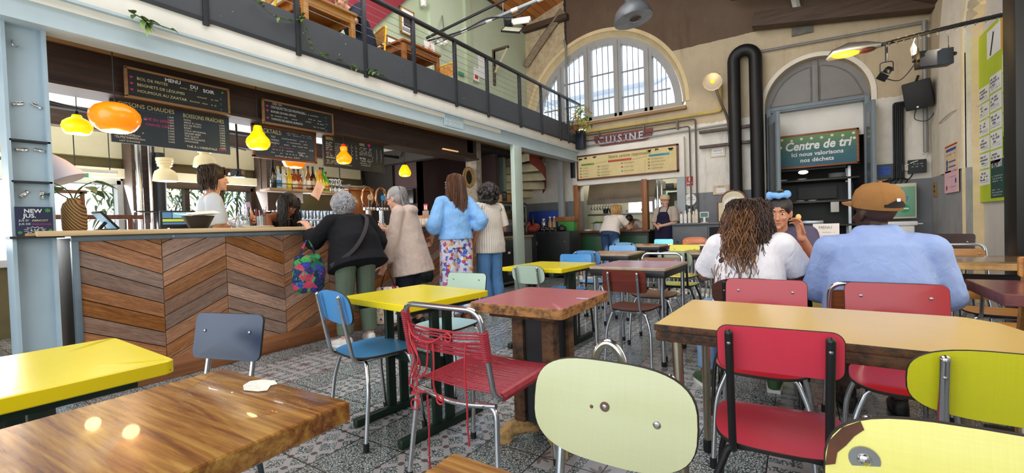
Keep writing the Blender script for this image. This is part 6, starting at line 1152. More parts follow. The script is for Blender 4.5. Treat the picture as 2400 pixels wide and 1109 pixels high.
mb.build('door_frame',[mat('grey_trim','7d8078',0.4,0.5)],t); MB().rect((0.255,-0.5,0.08),(0,0.78,0),(0,0,0.5)).build('glass',[glass('dark_glass','8a9690',0.02)],t); MB().box((-0.25,-0.5,0.22),(0.22,0.28,0.235)).box((-0.25,-0.5,0.40),(0.22,0.28,0.415)).build('shelf',[STEEL],t)
for k in range(4):o=MB().lathe([(0.03,0),(0.03,0.11),(0.012,0.14),(0.012,0.155)],14).build('display_bottle',[mat('pale_bottle','b9c0b0',0.3)]); o.location=(-4.55,6.52+0.07*k,1.152); tag(o,'small bottle standing inside the chilled display','bottle','bottles in the display')
t=thing('steel_counter','grey steel counter with black door below the display','counter',(-4.66,6.95,0)); MB().box((-0.30,-0.62,0.06),(0.27,0.45,0.88),0,0.005).build('carcass',[mat('grey_cab','848a86',0.4,0.3,0.1,4)],t); MB().box((0.27,-0.60,0.10),(0.285,-0.15,0.85),0,0.004).box((0.285,-0.42,0.60),(0.288,-0.35,0.64),1).build('door',[mat('black_door','1c1d1d',0.4),PAPER],t); MB().box((-0.32,-0.66,0.88),(0.30,0.47,0.915),0,0.004).build('top',[wood('thin_wood_top','8a6a48','b08e66',2,1,0.45)],t)
for k,(y_,h_)in enumerate(((6.62,0.17),(7.15,0.19))):t=board('price_board',('small black price card in wooden stand, left on the display','small black price card in wooden stand, right on display')[k],'price card',(-4.48,y_,1.538+h_/2+0.02),0.13,h_,'+x',0.012,hw_ if k else BLACK,0.006,slate); MB().text('MENU',0,0.03,0.03,-0.008,0,'CENTER').scribble(-0.045,0.0,0.09,0.012,-0.008,0).scribble(-0.045,-0.03,0.09,0.012,-0.008,0).build('lettering',[chW],t,fix=False); MB().box((-0.07,-0.02,-h_/2-0.02),(0.07,0.03,-h_/2)).build('foot',[hw_],t)
t=thing('basket','brown wicker basket on top of the chilled display','basket',(-4.72,6.95,1.536)); MB().lathe([(0.14,0),(0.17,0.16),(0.16,0.16),(0.13,0.01),(0,0.01)],24).build('basket',[rat],t); mb=MB()
for k in range(14):mb.ell((rr.uniform(-0.11,0.11),rr.uniform(-0.11,0.11),0.15+rr.uniform(0,0.05)),(0.05,0.035,0.03),0,10,6,(0,0,rr.uniform(0,3)))
mb.build('rolls',[mat('baked_roll','7a5230',0.7,0,0.3,10)],t)
# ================================================================ TABLES
def formica(name,col,rough=0.22,var=0.04):
 if name in MATS:return MATS[name]
 t=NT(name); c=lin(col); v=t.coord('Object'); n=t.noise(v,1.6,3); w1=t.noise(t.coord('Object',(160,3,3)),2,2); w2=t.noise(t.coord('Object',(3,160,160)),2,2)
 f=t.math('ADD',t.math('MULTIPLY',n,0.5),t.math('MULTIPLY',t.math('ADD',w1,w2),0.25))
 t.link(t.ramp(f,[(0.35,scl(c,1-var)),(0.65,scl(c,1+var))]),t.b.inputs['Base Color']); t.link(t.math('MULTIPLY_ADD',n,0.16,rough-0.08),t.b.inputs['Roughness'])
 t.b.inputs['Specular IOR Level'].default_value=0.5
 MATS[name]=t.m
 return t.m
def worn_edge(name,c1,c2,sc=16):
 if name in MATS:return MATS[name]
 t=NT(name); v=t.coord('Object'); n=t.noise(v,sc,6,0.75); n2=t.noise(t.coord('Object',(1,1,8)),sc*0.5,4)
 t.link(t.ramp(t.math('ADD',t.math('MULTIPLY',n,0.7),t.math('MULTIPLY',n2,0.3)),[(0.40,lin(c1)),(0.56,lin(c2))]),t.b.inputs['Base Color']); t.set(None,0.7); t.bump(n,0.6,0.01)
 MATS[name]=t.m
 return t.m
def chipped(name,col,chipc='4d3a1c',thr=0.735):
 if name in MATS:return MATS[name]
 t=NT(name); c=lin(col); v=t.coord('Object'); n=t.noise(v,1.8,3); n2=t.noise(v,60,2,0.5)
 base=t.ramp(n,[(0.35,scl(c,0.95)),(0.65,scl(c,1.04))]); f=t.ramp(n2,[(thr,(0,0,0,1)),(thr+0.01,(1,1,1,1))])
 t.link(t.mix(f,base,lin(chipc)),t.b.inputs['Base Color']); t.set(None,0.3); MATS[name]=t.m
 return t.m
def ctable(name,label,c,w,d,h,th,mtop,mside,rz=0.0,r=0.02,outline=None):
 t=thing(name,label,'table',c,rz); pts=outline or rrect(w,d,r)
 MB().plate(pts,th,lambda u,v,k:(u,v,h-th+k),2,0,1,1,0.003).build('tabletop',[mtop,mside],t); return t
def cast_legs(t,w,d,h,m=IRONGREEN,stretch=True):
 for s in(-1,1):
  x=s*(w/2-0.095)
  for y in(-0.045,0.045):MB().box((x-0.014,y-0.026,0.03),(x+0.014,y+0.026,h),0,0.004).build('leg',[m],t)
  MB().box((x-0.022,-d/2+0.02,0.0),(x+0.022,d/2-0.02,0.045),0,0.008).build('foot_bar',[m],t)
  MB().box((x-0.022,-d/2+0.06,h-0.035),(x+0.022,d/2-0.06,h),0,0.004).build('top_bar',[m],t)
 if stretch:MB().box((-w/2+0.09,-0.016,h*0.46),(w/2-0.09,0.016,h*0.46+0.075),0,0.006).build('stretcher',[m],t)
YEL='eedd2c'
yel_top=formica('yellow_formica',YEL,0.24,0.03); yel_side=chipped('yellow_edge_paint','efd610')
t=ctable('cafe_table','bright yellow table with green iron legs between blue and mint chairs',(-1.835,1.78,0),0.60,0.575,0.72,0.035,yel_top,yel_side,R(-6.5),0.015); cast_legs(t,0.60,0.62,0.685)
t=ctable('cafe_table','yellow table at lower left corner, edge chipped, in front of steel column',(-1.845,0.225,0),0.57,0.62,0.72,0.04,yel_top,yel_side,R(-1),0.025); cast_legs(t,0.57,0.6,0.68)
t=ctable('cafe_table','yellow table behind the red-brown worn table, near green column',(-1.935,3.575,0),0.62,0.66,0.72,0.035,yel_top,yel_side,R(-3),0.015); cast_legs(t,0.62,0.80,0.685)
rosewood=NT('wood_grain_laminate'); v=rosewood.coord('Object',(1.2,16,16)); n=rosewood.noise(v,1.5,5,0.6,1.2); n2=rosewood.noise(rosewood.coord('Object',(4,70,70)),1.6,4,0.7)
f=rosewood.math('ADD',rosewood.math('MULTIPLY',n,0.62),rosewood.math('MULTIPLY',n2,0.38))
rosewood.link(rosewood.ramp(f,[(0.34,lin('532d14')),(0.43,lin('7c4a20')),(0.53,lin('9c6c30')),(0.64,lin('b98f48'))]),rosewood.b.inputs['Base Color']); rosewood.set(None,0.24); rosewood.b.inputs['Coat Weight'].default_value=0.2
t=ctable('wood_table','wood grain laminate table in the foreground left with torn sticker',(-1.02,0.215,0),0.50,0.68,0.73,0.042,rosewood.m,rosewood.m,R(2.5),0.004); cast_legs(t,0.5,0.6,0.688)
t=ctable('wood_table','wood grain laminate table whose corner pokes up at bottom centre',(0.24,0.135,0),1.40,0.755,0.73,0.042,rosewood.m,rosewood.m,0,0.004); MB().box((-0.05,-0.05,0.02),(0.05,0.05,0.688),0,0.005).build('pedestal',[BLACK],t); MB().box((-0.3,-0.25,0),(0.3,0.25,0.025),0,0.008).build('foot_plate',[BLACK],t)
redtop=formica('sheen_red_formica','b5676a',0.26,0.05); wornw=worn_edge('worn_walnut_edge','2f1a0f','b07a42',18)  # red of the top lightened, sky sheen put into its colour
t=ctable('cafe_table','muted red table with worn walnut edge on a boxed dark pedestal',(-1.108,1.955,0),0.505,0.57,0.72,0.048,redtop,wornw,R(0.5),0.02)
pw=worn_edge('worn_black_wood','15100d','6a4526',7)
for sx,sy in((-1,-1),(1,-1),(-1,1),(1,1)):MB().box((sx*0.085-0.033,sy*0.085-0.033,0.10),(sx*0.085+0.033,sy*0.085+0.033,0.672),0,0.006).build('column_post',[pw],t)
MB().box((-0.05,-0.10,0.10),(0.05,0.10,0.67)).box((-0.10,-0.05,0.10),(0.10,0.05,0.67)).build('column_core',[BLACK],t)
for a,m_ in((45,0),(135,0),(225,0),(315,0)):
 ca,sa=math.cos(R(a)),math.sin(R(a)); prof=[(0.05,0.10),(0.13,0.105),(0.20,0.085),(0.245,0.05),(0.25,0.0),(0.20,0.0),(0.17,0.035),(0.05,0.04)]
 MB().prism(prof,0.06,lambda u,v,w:(u*ca-(w-0.03)*sa,u*sa+(w-0.03)*ca,v)).build('foot',[worn_edge('worn_blond_foot','3a2413','c29a62',9)],t)
MB().box((-0.18,-0.22,0.645),(0.18,0.22,0.675),0,0.004).build('bearer',[pw],t)
tan=formica('mustard_formica','dcb970',0.22,0.03); dkedge=worn_edge('dark_ragged_edge','1f140d','5d3b22',22)
ol=rrect(0.93,0.54,0.015); ol=[(-0.465,-0.27),(0.455,-0.27),(0.465,-0.26),(0.465,0.10),(0.44,0.20),(0.38,0.262),(0.36,0.27),(-0.455,0.27),(-0.465,0.26)]
t=ctable('long_table','long mustard table with ragged dark edge and rounded far corner',(0.06,1.735,0),0,0,0.74,0.022,tan,dkedge,R(-2),0,ol); MB().plate([(u*0.99,v*0.985)for u,v in ol],0.034,lambda u,v,k:(u,v,0.684+k),2,0,0,0,0.006).build('apron',[dkedge],t)
for x,y,dx,dy in((-0.40,0.2,-0.05,0.24),(-0.41,-0.2,0.02,0.0),(0.36,0.18,0.05,0.2),(0.38,-0.2,0.03,-0.04)):l_=MB().tube([(x,y,0.69),(x+dx,y+dy,0.03)],0.017,12).build('leg',[mat('aged_chrome','b7ad98',0.28,1.0,0.15,6)],t); MB().tube([(x+dx*0.95,y+dy*0.95,0.06),(x+dx,y+dy,0.0)],0.021,12).build('foot_cap',[RUBBER],l_)
MB().add([(-0.28,-0.05,0.685),(-0.16,-0.05,0.685),(-0.18,-0.05,0.63),(-0.24,-0.05,0.63),(-0.28,0.0,0.685),(-0.16,0.0,0.685),(-0.18,0.0,0.63),(-0.24,0.0,0.63)],[(0,1,2,3),(4,7,6,5),(0,4,5,1),(1,5,6,2),(2,6,7,3),(3,7,4,0)]).build('bracket',[BLACK],t)
def tube_table(label,c,w,d,h,mtop,mside,rz=0.0,apron=None,name='tube_table'):
 t=ctable(name,label,c,w,d,h,0.022,mtop,mside,rz,0.012)
 MB().box((-w/2+0.006,-d/2+0.006,h-0.075),(w/2-0.006,d/2-0.006,h-0.0225),0,0.004).build('apron',[apron or BLACK],t)
 for sx in(-1,1):
  for sy in(-1,1):x,y=sx*(w/2-0.035),sy*(d/2-0.035); l_=MB().tube([(x,y,h-0.07),(x,y,0.03)],0.016,12).build('leg',[CHROME],t); MB().cyl((x,y,0),0.019,0.035,12).build('foot_cap',[RUBBER],l_)
 return t
mauve=formica('mauve_formica','a87f92',0.22,0.04); pale_edge=mat('pale_ply_edge','b9a48a',0.6,0,0.15,20)
tube_table('mauve table on four chrome legs with the red-brown chair tucked under',(-1.12,3.63,0),0.61,0.64,0.74,mauve,pale_edge,R(-2.5))
dkred=formica('dark_red_formica','7d3842',0.22,0.06)
tube_table('dark red table shared by the seated couple, plate on it',(0.10,3.40,0),1.15,0.70,0.74,dkred,pale_edge,0)
brownf=formica('brown_formica','8a5c3c',0.22,0.06); plum=formica('plum_wood_top','6a3a3e',0.2,0.1)
tube_table('light wood topped table with blue chairs near the serving hatch',(-1.86,5.02,0),0.58,0.62,0.74,formica('tan_wood_top','b98a5c',0.25,0.08),pale_edge,0)
tube_table('small wood topped table farthest toward the hatch, beside turquoise chair',(-1.98,6.84,0),0.56,0.70,0.74,formica('orange_wood_top','b87a4a',0.25,0.08),pale_edge,0)
tube_table('dark plum table behind the yellow backed chair',(-0.86,5.30,0),0.52,0.56,0.74,formica('plum_top','6a4550',0.25,0.08),pale_edge,0)
tube_table('far dark table beneath the sideboard niche with red chair',(-1.02,7.1,0),0.8,0.6,0.74,formica('far_brown_top','5a3a30',0.3,0.08),pale_edge,0)
t=ctable('plum_table','plum wood table at right edge on a black pedestal',(1.01,2.87,0),0.62,0.54,0.74,0.05,plum,worn_edge('plum_edge','4a2426','6e3d3c',5),R(-0.8),0.01); MB().box((-0.07,-0.07,0.02),(0.07,0.07,0.69),0,0.004).build('pedestal',[BLACK],t); MB().box((-0.26,-0.22,0),(0.26,0.22,0.025),0,0.008).build('foot_plate',[BLACK],t)
t=ctable('oak_topped_table','brown oak table at right with hoop backed chair behind',(1.10,4.50,0),0.66,0.78,0.74,0.045,formica('glossy_oak_top','8a6a4c',0.12,0.1),worn_edge('oak_edge','9a7448','c9a266',5),R(-2),0.01)
for x in(-0.24,0.24):MB().box((x-0.035,-0.035,0.02),(x+0.035,0.035,0.695),0,0.004).build('leg',[BLACK],t)
MB().box((-0.28,-0.02,0.56),(0.28,0.02,0.63)).build('stretcher',[BLACK],t); MB().box((-0.27,-0.25,0),(-0.21,0.25,0.03),0,0.005).box((0.21,-0.25,0),(0.27,0.25,0.03),0,0.005).build('foot_bar',[BLACK],t)
torn=NT('torn_foil_sticker'); torn.link(torn.ramp(torn.noise(torn.coord('Object'),60,4,0.7),[(0.35,lin('c9dfe6')),(0.5,lin('f4f2ea')),(0.65,lin('e8d7c9'))]),torn.b.inputs['Base Color']); torn.set(None,0.25)
o=MB().prism([(-0.045,-0.02),(-0.02,-0.034),(0.015,-0.033),(0.045,-0.006),(0.05,0.012),(0.02,0.02),(0.018,0.034),(-0.012,0.03),(-0.04,0.005)],0.0012).build('torn_sticker',[torn.m]); o.location=P3(610,903,Z=0.7312); o.rotation_euler[2]=R(-25); tag(o,'torn silvery sticker on the foreground wood grain table','sticker')
o=MB().prism([(-0.03,-0.014),(0.01,-0.02),(0.034,-0.004),(0.03,0.012),(-0.005,0.015),(-0.034,0.006)],0.001).build('torn_sticker',[mat('grey_scrap','b9a9bd',0.5,0,0.4,50)]); o.location=P3(1365,700,Z=0.7212); tag(o,'scrap of printed sticker near corner of muted red table','sticker')
o=MB().lathe([(0.0,0),(0.075,0),(0.11,0.014),(0.105,0.016),(0.075,0.006),(0,0.006)],32).build('dinner_plate',[mat('white_china','f3f3f1',0.15,0,0,coat=0.5)]); o.location=(0.12,3.22,0.7412); tag(o,'white dinner plate on the couple table beside the man','plate')
t=thing('menu_holder','white menu card standing in a wooden holder beyond the cap wearer','menu card',(0.19,4.75,0.742)); MB().box((-0.10,-0.03,0),(0.10,0.03,0.02),0,0.003).build('base',[wood('foot_wood','a9824f','c9a36d',3,0,0.5)],t); MB().box((-0.09,-0.004,0.015),(0.10,0.004,0.28)).build('card',[PAPER],t); mb=MB().text('MENU',0.0,0.235,0.035,-0.0055,0,'CENTER')
for k in range(6):mb.scribble(-0.07,0.20-0.028*k,0.14,0.008,-0.0055,0)
mb.build('lettering',[ink('grey','8d7d7a')],t,fix=False)
tube_table('red topped table with menu card beyond the cap wearer',(0.25,4.72,0),0.62,0.46,0.74,formica('red_top_far','8e2f33',0.25,0.05),pale_edge,0)
# ================================================================ CHAIRS
def shell(col):return formica('formica_'+col,col,0.24,0.05)
def tube_chair(label,c,rz,col,posts='chrome',hoop=False,w=0.36,plate='round',ph=0.175,pz=0.70,wood_m=None,seat_col=None,leg_m=None,tilt=0.18,screws=True,extra=None,pc=0.0,pw=None):
 """sitter looks along local +Y; the back is at local -Y"""
 t=thing('cafe_chair',label,'chair',c,rz)
 m=wood_m or shell(col); ms=m if seat_col is None else shell(seat_col); pm=CHROME if posts=='chrome' else BLACK; lm=leg_m or pm
 edge=mat('ply_edge_dark','241c17',0.6,0,0.2,20); h=0.452; d=0.37; yb=-d/2-0.015
 dish=lambda u,v:-0.012*max(0,1-(u/(w/2))**2)*max(0.0,1-((v+0.03)/(d/2))**2)-0.016*max(0,(v-0.11)/0.08)**2
 MB().plate(sell(w,d,3.4,44),0.012,lambda u,v,k:(u*(1+0.12*v/d),v,h-0.012+k+dish(u,v)),5,0,1,1,0.002).build('seat',[ms,edge],t)
 pw=pw or w*0.97
 yp=lambda z:yb-math.tan(tilt)*(z-0.46)
 bo=sell(pw,ph,3.0,44)if plate=='round' else rrect(pw,ph,0.028,6)
 MB().plate(bo,0.010,lambda u,v,k:(u,yp(pz+v)+0.012+k-0.10*u*u*1.6+0.012,pz+v),5,0,1,0,0.002).build('backrest',[m,edge],t)
 px=w*0.32
 for s in(-1,1):
  x=s*px
  if hoop:continue
  top=pz+ph*0.36; pts=[(x,0.06,h-0.028),(x,yb+0.01,h-0.028),(x,yp(0.52),0.52),(x,yp(top)-0.002,top)]
  MB().tube(fillet(pts,0.05,6),0.0105,10).ell((x,yp(top)-0.002,top),0.0108,0,10,6).build('back_post',[pm],t)
  if screws:
   mb=MB()
   for zz in(pz+0.02,):mb.ell((x,yp(zz)+0.012+0.024-0.16*x*x,zz),(0.007,0.003,0.007),0,10,6).ell((x,yp(zz)-0.0112,zz),(0.005,0.002,0.005),0,8,6)
   mb.build('screw',[STEEL],t)
 if hoop:
  x=w*0.50; top=pz+ph*0.5+0.035; pts=[(x,0.05,h-0.028),(x,yb,h-0.028),(x,yp(0.56),0.56),(x*0.98,yp(top),top),(-x*0.98,yp(top),top),(-x,yp(0.56),0.56),(-x,yb,h-0.028),(-x,0.05,h-0.028)]
  MB().tube(fillet(pts,0.06,7),0.0115,10).build('back_hoop',[pm],t)
  for s in(-1,1):MB().ell((s*pw*0.38,yp(pz+0.02)+0.036-0.16*(pw*0.38)**2,pz+0.02),(0.008,0.004,0.008),0,10,6).build('screw',[STEEL],t)
 MB().tube(fillet([(-px,-d*0.36,h-0.026),(px,-d*0.36,h-0.026)],0.01),0.010,8).tube([(-px,d*0.30,h-0.026),(px,d*0.30,h-0.026)],0.010,8).build('seat_frame',[lm],t)
 for sx in(-1,1):
  for sy in(-1,1):
   y0,y1=(d*0.30,d*0.44)if sy>0 else(-d*0.36,-d*0.50); x0,x1=sx*px*0.75,sx*w*0.5
   pts=fillet([(x0*0.8,y0,h-0.026),(sx*px*1.12,y0,h-0.03),(x1*0.98,y0+(y1-y0)*0.35,0.30),(x1*1.05,y1,0.012)],0.06,6)
   l_=MB().tube(pts,0.0105,10).build('leg',[lm],t); e=Vector(pts[-1]); a=Vector(pts[-2]); dd=(e-a).normalized()
   MB().tube([e-dd*0.03,e+Vector((0,0,-0.012))],0.0145,10).build('foot_cap',[RUBBER],l_)
 if extra:extra(t)
 return t
BLU,SKY,TURQ,MINT,PALE,LIME,REDC,BUTTER='4f97d2','7fb4e6','6fb2d6','bcd0bd','d0d2a0','cfca22','b31f2c','e9e27c'
tube_chair('bright blue chair with chrome posts tucked under yellow table',(-1.955,1.585,0),R(-10),BLU,w=0.38)
def mint_extra(t):
 MB().tube([(0.03+0.036*math.cos(R(a)),-0.305,0.745+0.066*math.sin(R(a)))for a in range(-20,201,12)],0.010,10).build('bent_tube',[CHROME],t)
 MB().cyl((0.005,-0.2115,0.705),0.010,0.003,16,0,None,'y').ell((0.005,-0.2085,0.705),(0.006,0.002,0.006),1,10,6).ell((0.034,-0.2095,0.700),(0.004,0.002,0.004),0,8,6).ell((-0.10,-0.2095,0.69),(0.008,0.003,0.008),1,10,6).build('bolt',[mat('rust_bolt','6a4a3a',0.6),STEEL],t)
tube_chair('large pale mint backrest chair facing the camera at bottom centre',(-0.335,0.635,0),R(180),'c6c89c',w=0.36,ph=0.20,pz=0.695,extra=mint_extra,screws=False)
tube_chair('coral red chair with black posts tucked under mustard table',(-0.065,1.545,0),R(3),'d63c50','black',w=0.345,plate='square',ph=0.125,pz=0.735,pw=0.285)
tube_chair('lime yellow chair with chrome posts at right under mustard table',(0.385,1.565,0),R(-1),LIME,w=0.37,ph=0.165,pz=0.70)
def butter_extra(t):
 MB().cyl((0.125,-0.2172,0.72),0.019,0.003,22,0,None,'y').ell((0.125,-0.214,0.72),(0.009,0.005,0.009),1,12,8).build('washer',[STEEL,CHROME],t)
 MB().prism([(0.1725,0.70),(0.1675,0.735),(0.150,0.759),(0.128,0.773),(0.124,0.762),(0.136,0.750),(0.146,0.735),(0.157,0.722),(0.160,0.705)],0.0015,lambda u,v,k:(u,-0.2-math.tan(0.18)*(v-0.46)+0.0342-0.16*u*u+k,v)).build('chip',[mat('chipped_brown','5a3018',0.7,0,0.3,20)],t)
tube_chair('butter yellow chair with chipped corner at the bottom right',(0.20,0.60,0),R(180),BUTTER,w=0.36,ph=0.20,pz=0.69,extra=butter_extra,screws=False)
tube_chair('glossy red chair across the mustard table behind curly haired woman',(-0.145,2.215,0),R(180),REDC,w=0.355,plate='square',ph=0.155,pz=0.71)
tube_chair('glossy red chair across the mustard table behind the man in the cap',(0.335,2.225,0),R(180),'a51a20',w=0.355,plate='square',ph=0.155,pz=0.71,hoop=False)
dkbrown=wood('dark_brown_ply','3a1f16','5a3222',2,0,0.35,10); redbrown=wood('red_brown_ply','5a2119','7a3426',2,0,0.3,10); honey=wood('honey_ply','a8692c','d29a55',2,0,0.3,10); brownply=wood('brown_ply','6b3a1e','97592f',2,0,0.3,10)
tube_chair('dark brown chair the curly haired woman sits on',(-0.21,2.80,0),0,None,'black',wood_m=dkbrown,w=0.40,pz=0.69,ph=0.17)
tube_chair('brown wooden chair with chrome hoop the man in the cap sits on',(0.31,2.79,0),0,None,wood_m=brownply,w=0.40,hoop=True,pz=0.66,ph=0.15,plate='square')
tube_chair('red-brown wooden chair on chrome legs tucked under mauve table',(-1.065,3.31,0),R(-2),None,wood_m=redbrown,w=0.34,plate='square',ph=0.165,pz=0.66)
tube_chair('brown wooden chair with chrome hoop across the mauve table',(-1.09,3.97,0),R(180),None,wood_m=brownply,w=0.37,hoop=True,ph=0.10,pz=0.70,plate='square')
tube_chair('grey mint chair left of the red-brown one, tucked under yellow table',(-1.92,3.375,0),0,MINT,w=0.33,ph=0.165,pz=0.675)
tube_chair('mid blue chair with black legs across the far yellow table',(-1.94,3.92,0),R(180),'3f8fcf','black',w=0.37,plate='square',ph=0.15,pz=0.705)
tube_chair('light blue chair with chrome post left of the light wood table',(-1.93,4.62,0),0,'6fa8e0',w=0.34,ph=0.17,pz=0.72)
tube_chair('sky blue chair on the far side of the light wood table',(-1.96,5.40,0),R(180),SKY,w=0.37,plate='square',ph=0.16,pz=0.715)
tube_chair('pale turquoise chair with black bracket near the hatch',(-2.2,6.62,0),0,'8cc4e4','black',w=0.40,ph=0.20,pz=0.70)
tube_chair('teal blue chair farthest back near the cook in apron',(-1.90,7.28,0),R(180),'5aa9d0',w=0.32,plate='square',ph=0.17,pz=0.715)
tube_chair('lemon yellow chair right of centre near the sideboard',(-1.19,5.46,0),R(180),'efe03a',w=0.37,plate='square',ph=0.15,pz=0.72)
tube_chair('sage green chair with black post beyond the hoop chair',(-1.03,4.70,0),0,'c3cdb0','black',w=0.34,ph=0.17,pz=0.71,seat_col='a9b24a')
tube_chair('brown wooden chair in the far row under the sideboard',(-1.42,7.35,0),R(180),None,wood_m=brownply,w=0.40,ph=0.17,pz=0.74)
tube_chair('chair with red seat on splayed chrome legs beside curly hair',(-0.86,6.10,0),R(90),None,wood_m=brownply,seat_col='b5303a',w=0.36,ph=0.16,pz=0.70)
tube_chair('navy blue plywood chair by the bar behind wood table',(-1.93,0.66,0),R(197),'142b4a',w=0.37,plate='square',ph=0.185,pz=0.665,leg_m=mat('dark_chrome','5a6470',0.25,1.0,0.1))
tube_chair('mint green chair across the yellow table in front of standing women',(-1.985,2.20,0),R(180),'b5cdb8',w=0.36,plate='square',ph=0.13,pz=0.70,seat_col='a9cfd0')
tube_chair('yellow chair opposite the man in the cap, seen past his arm',(0.14,3.87,0),R(180),'f0d42a',w=0.36,plate='square',ph=0.17,pz=0.70)
tube_chair('red chair in the far row left of the cap wearer',(0.15,5.02,0),R(180),'d03a44',w=0.34,ph=0.16,pz=0.745)
tube_chair('pale green chair behind the raised hand, far row',(-0.02,5.6,0),R(180),'ccd3a0',w=0.36,plate='square',ph=0.17,pz=0.74)
tube_chair('honey wood chair with chrome hoop across the oak table',(1.17,5.15,0),R(180),None,wood_m=honey,w=0.34,hoop=True,ph=0.13,pz=0.70,plate='square')
tube_chair('wooden seated chrome chair on the near side of the oak table',(1.06,4.02,0),R(-4),None,wood_m=honey,w=0.36,ph=0.12,pz=0.60,plate='square')
tube_chair('very dark wooden chair against wall behind the cap wearer',(1.17,5.95,0),R(150),None,'black',wood_m=wood('espresso_ply','2a1712','3d241b',2,0,0.35,10),w=0.36,plate='square',ph=0.20,pz=0.77)
def bistro(label,c,rz,m,top=0.86):
 t=thing('bistro_chair',label,'chair',c,rz); h=0.45; w=0.38
 MB().plate(sell(w,0.38,4,36),0.022,lambda u,v,k:(u,v,h-0.022+k),3).build('seat',[m],t)
 for s in(-1,1):
  MB().add([(s*0.17+a*0.016,-0.19+b*0.016-o_,z)for z,o_ in((0.0,0.04),(0.45,0.0),(top,0.07))for a,b in((-1,-1),(1,-1),(1,1),(-1,1))],[(0,3,2,1),(8,9,10,11)]+[(4*l+k,4*l+(k+1)%4,4*l+4+(k+1)%4,4*l+4+k)for l in(0,1)for k in range(4)]).build('back_post',[m],t)
  MB().box((s*0.16-0.016,0.14,0),(s*0.16+0.016,0.172,h-0.02),0,0.004).build('leg',[m],t)
 MB().plate(rrect(0.40,0.10,0.012),0.018,lambda u,v,k:(u,-0.265+k+0.4*u*u,top-0.045+v)).build('top_rail',[m],t)
 MB().plate(rrect(0.30,0.09,0.03),0.012,lambda u,v,k:(u,-0.235+k,top-0.20+v)).build('lower_slat',[honey],t)
 MB().box((-0.15,0.15,h-0.08),(0.15,0.165,h-0.022)).box((-0.15,-0.2,h-0.08),(0.15,-0.185,h-0.022)).tube([(-0.16,-0.2,0.2),(-0.16,0.15,0.2)],0.01,8).tube([(0.16,-0.2,0.2),(0.16,0.15,0.2)],0.01,8).build('rails',[m],t); return t
bistro('oak bistro chair at right edge beyond the plum table',(1.08,3.42,0),R(4),honey,0.85)
bistro('oak bistro chair near the dark post at right, its legs under plum table',(0.92,2.45,0),R(2),honey,0.60)
bistro('oak bistro chair left of the honey hoop chair by the wall',(0.80,5.35,0),R(175),honey,0.82)
t=thing('string_chair','chrome chair strung with unravelling red plastic cord before red table','chair',(-1.185,1.55,0),R(-2)); cordm=mat('red_plastic_cord','a3303c',0.4,0,0.15,30); cordb=mat('bright_red_cord','c2303a',0.4,0,0.1,20)
w,h=0.215,0.42
MB().tube(fillet([(w,-0.10,h),(w,-0.205,h),(w-0.005,-0.24,0.60),(w-0.01,-0.27,0.775),(-w+0.01,-0.27,0.775),(-w+0.005,-0.24,0.60),(-w,-0.205,h),(-w,-0.10,h)],0.06,8),0.0115,12).build('back_hoop',[CHROME],t)
MB().tube(fillet([(w,-0.205,h),(w,0.215,h+0.015),(-w,0.215,h+0.015),(-w,-0.205,h)],0.05,6),0.0115,12).build('seat_frame',[CHROME],t)
MB().tube(fillet([(-w,-0.20,h-0.022),(0,-0.215,h-0.05),(w,-0.20,h-0.022)],0.15,8),0.011,10).build('rear_bar',[CHROME],t)
for sx in(-1,1):
 for y0,y1 in((-0.20,-0.24),(0.17,0.19)):
  l_=MB().tube(fillet([(sx*0.12,y0,h-0.03),(sx*w*1.0,y0,h-0.025),(sx*(w+0.03),y1,0.015)],0.05,6),0.0115,12).build('leg',[CHROME],t); MB().cyl((sx*(w+0.03),y1,0),0.015,0.03,12).build('foot_cap',[RUBBER],l_)
mb=MB(); rr=random.Random(21)
for k in range(31):y=-0.17+0.37*k/30; z=h+0.013+0.015*(y+0.2)/0.4; mb.tube([(-w-0.012,y,z-0.012),(-w+0.005,y,z),(0,y+0.004*rr.uniform(-1,1),z-0.008),(w-0.005,y,z),(w+0.012,y,z-0.012)],0.0035,6)
mb.build('seat_cords',[cordm],t); mb=MB()
for k in range(13):z=0.585+0.105*k/12+rr.uniform(-0.003,0.003); y=-0.238-0.17*(z-0.6); sag=rr.uniform(0,0.016)if k>5 else 0.0; mb.tube([(-w-0.01,y,z),(-0.08,y-0.012,z-sag),(0.08,y-0.012,z-sag),(w+0.01,y,z)],0.0035,6)
mb.build('back_cords',[cordm],t)
for s,z0,z1 in((-1,0.56,0.75),(1,0.585,0.70)):
 mb=MB(); n=int((z1-z0)/0.0085)
 for k in range(n):z=z0+(z1-z0)*k/n; y=-0.238-0.17*(z-0.6); mb.tube([(s*(w-0.006)+0.016*math.cos(R(a)),y+0.016*math.sin(R(a)),z+0.004*math.sin(R(a)))for a in range(0,361,60)],0.0043,5)
 mb.build('cord_wrap',[cordm],t)
for s in(1,):
 mb=MB()
 for k in range(40):y=-0.16+0.36*k/40; z=h+0.015*(y+0.2)/0.4; mb.tube([(s*w+0.016*math.cos(R(a)),y,z+0.016*math.sin(R(a)))for a in range(0,361,60)],0.0045,5)
 mb.build('cord_wrap',[cordm],t)
def loose(pts):MB().tube(spline(pts,6),0.0036,6).build('loose_cord',[cordb],t)
def ring_pts(cx,cy,cz,r,n=14,turns=1.2):return[(cx+r*math.cos(2*PI*turns*k/n),cy+0.004*k/n,cz+r*math.sin(2*PI*turns*k/n))for k in range(n+1)]
loose([(-w,-0.24,0.70),(-0.17,-0.27,0.62),(-0.13,-0.26,0.52),(-0.19,-0.25,0.42),(-0.16,-0.245,0.36)]+ring_pts(-0.185,-0.25,0.34,0.022))
loose([(-w,-0.25,0.66),(-0.12,-0.28,0.56),(-0.17,-0.27,0.46),(-0.10,-0.26,0.50),(-0.08,-0.26,0.62)])
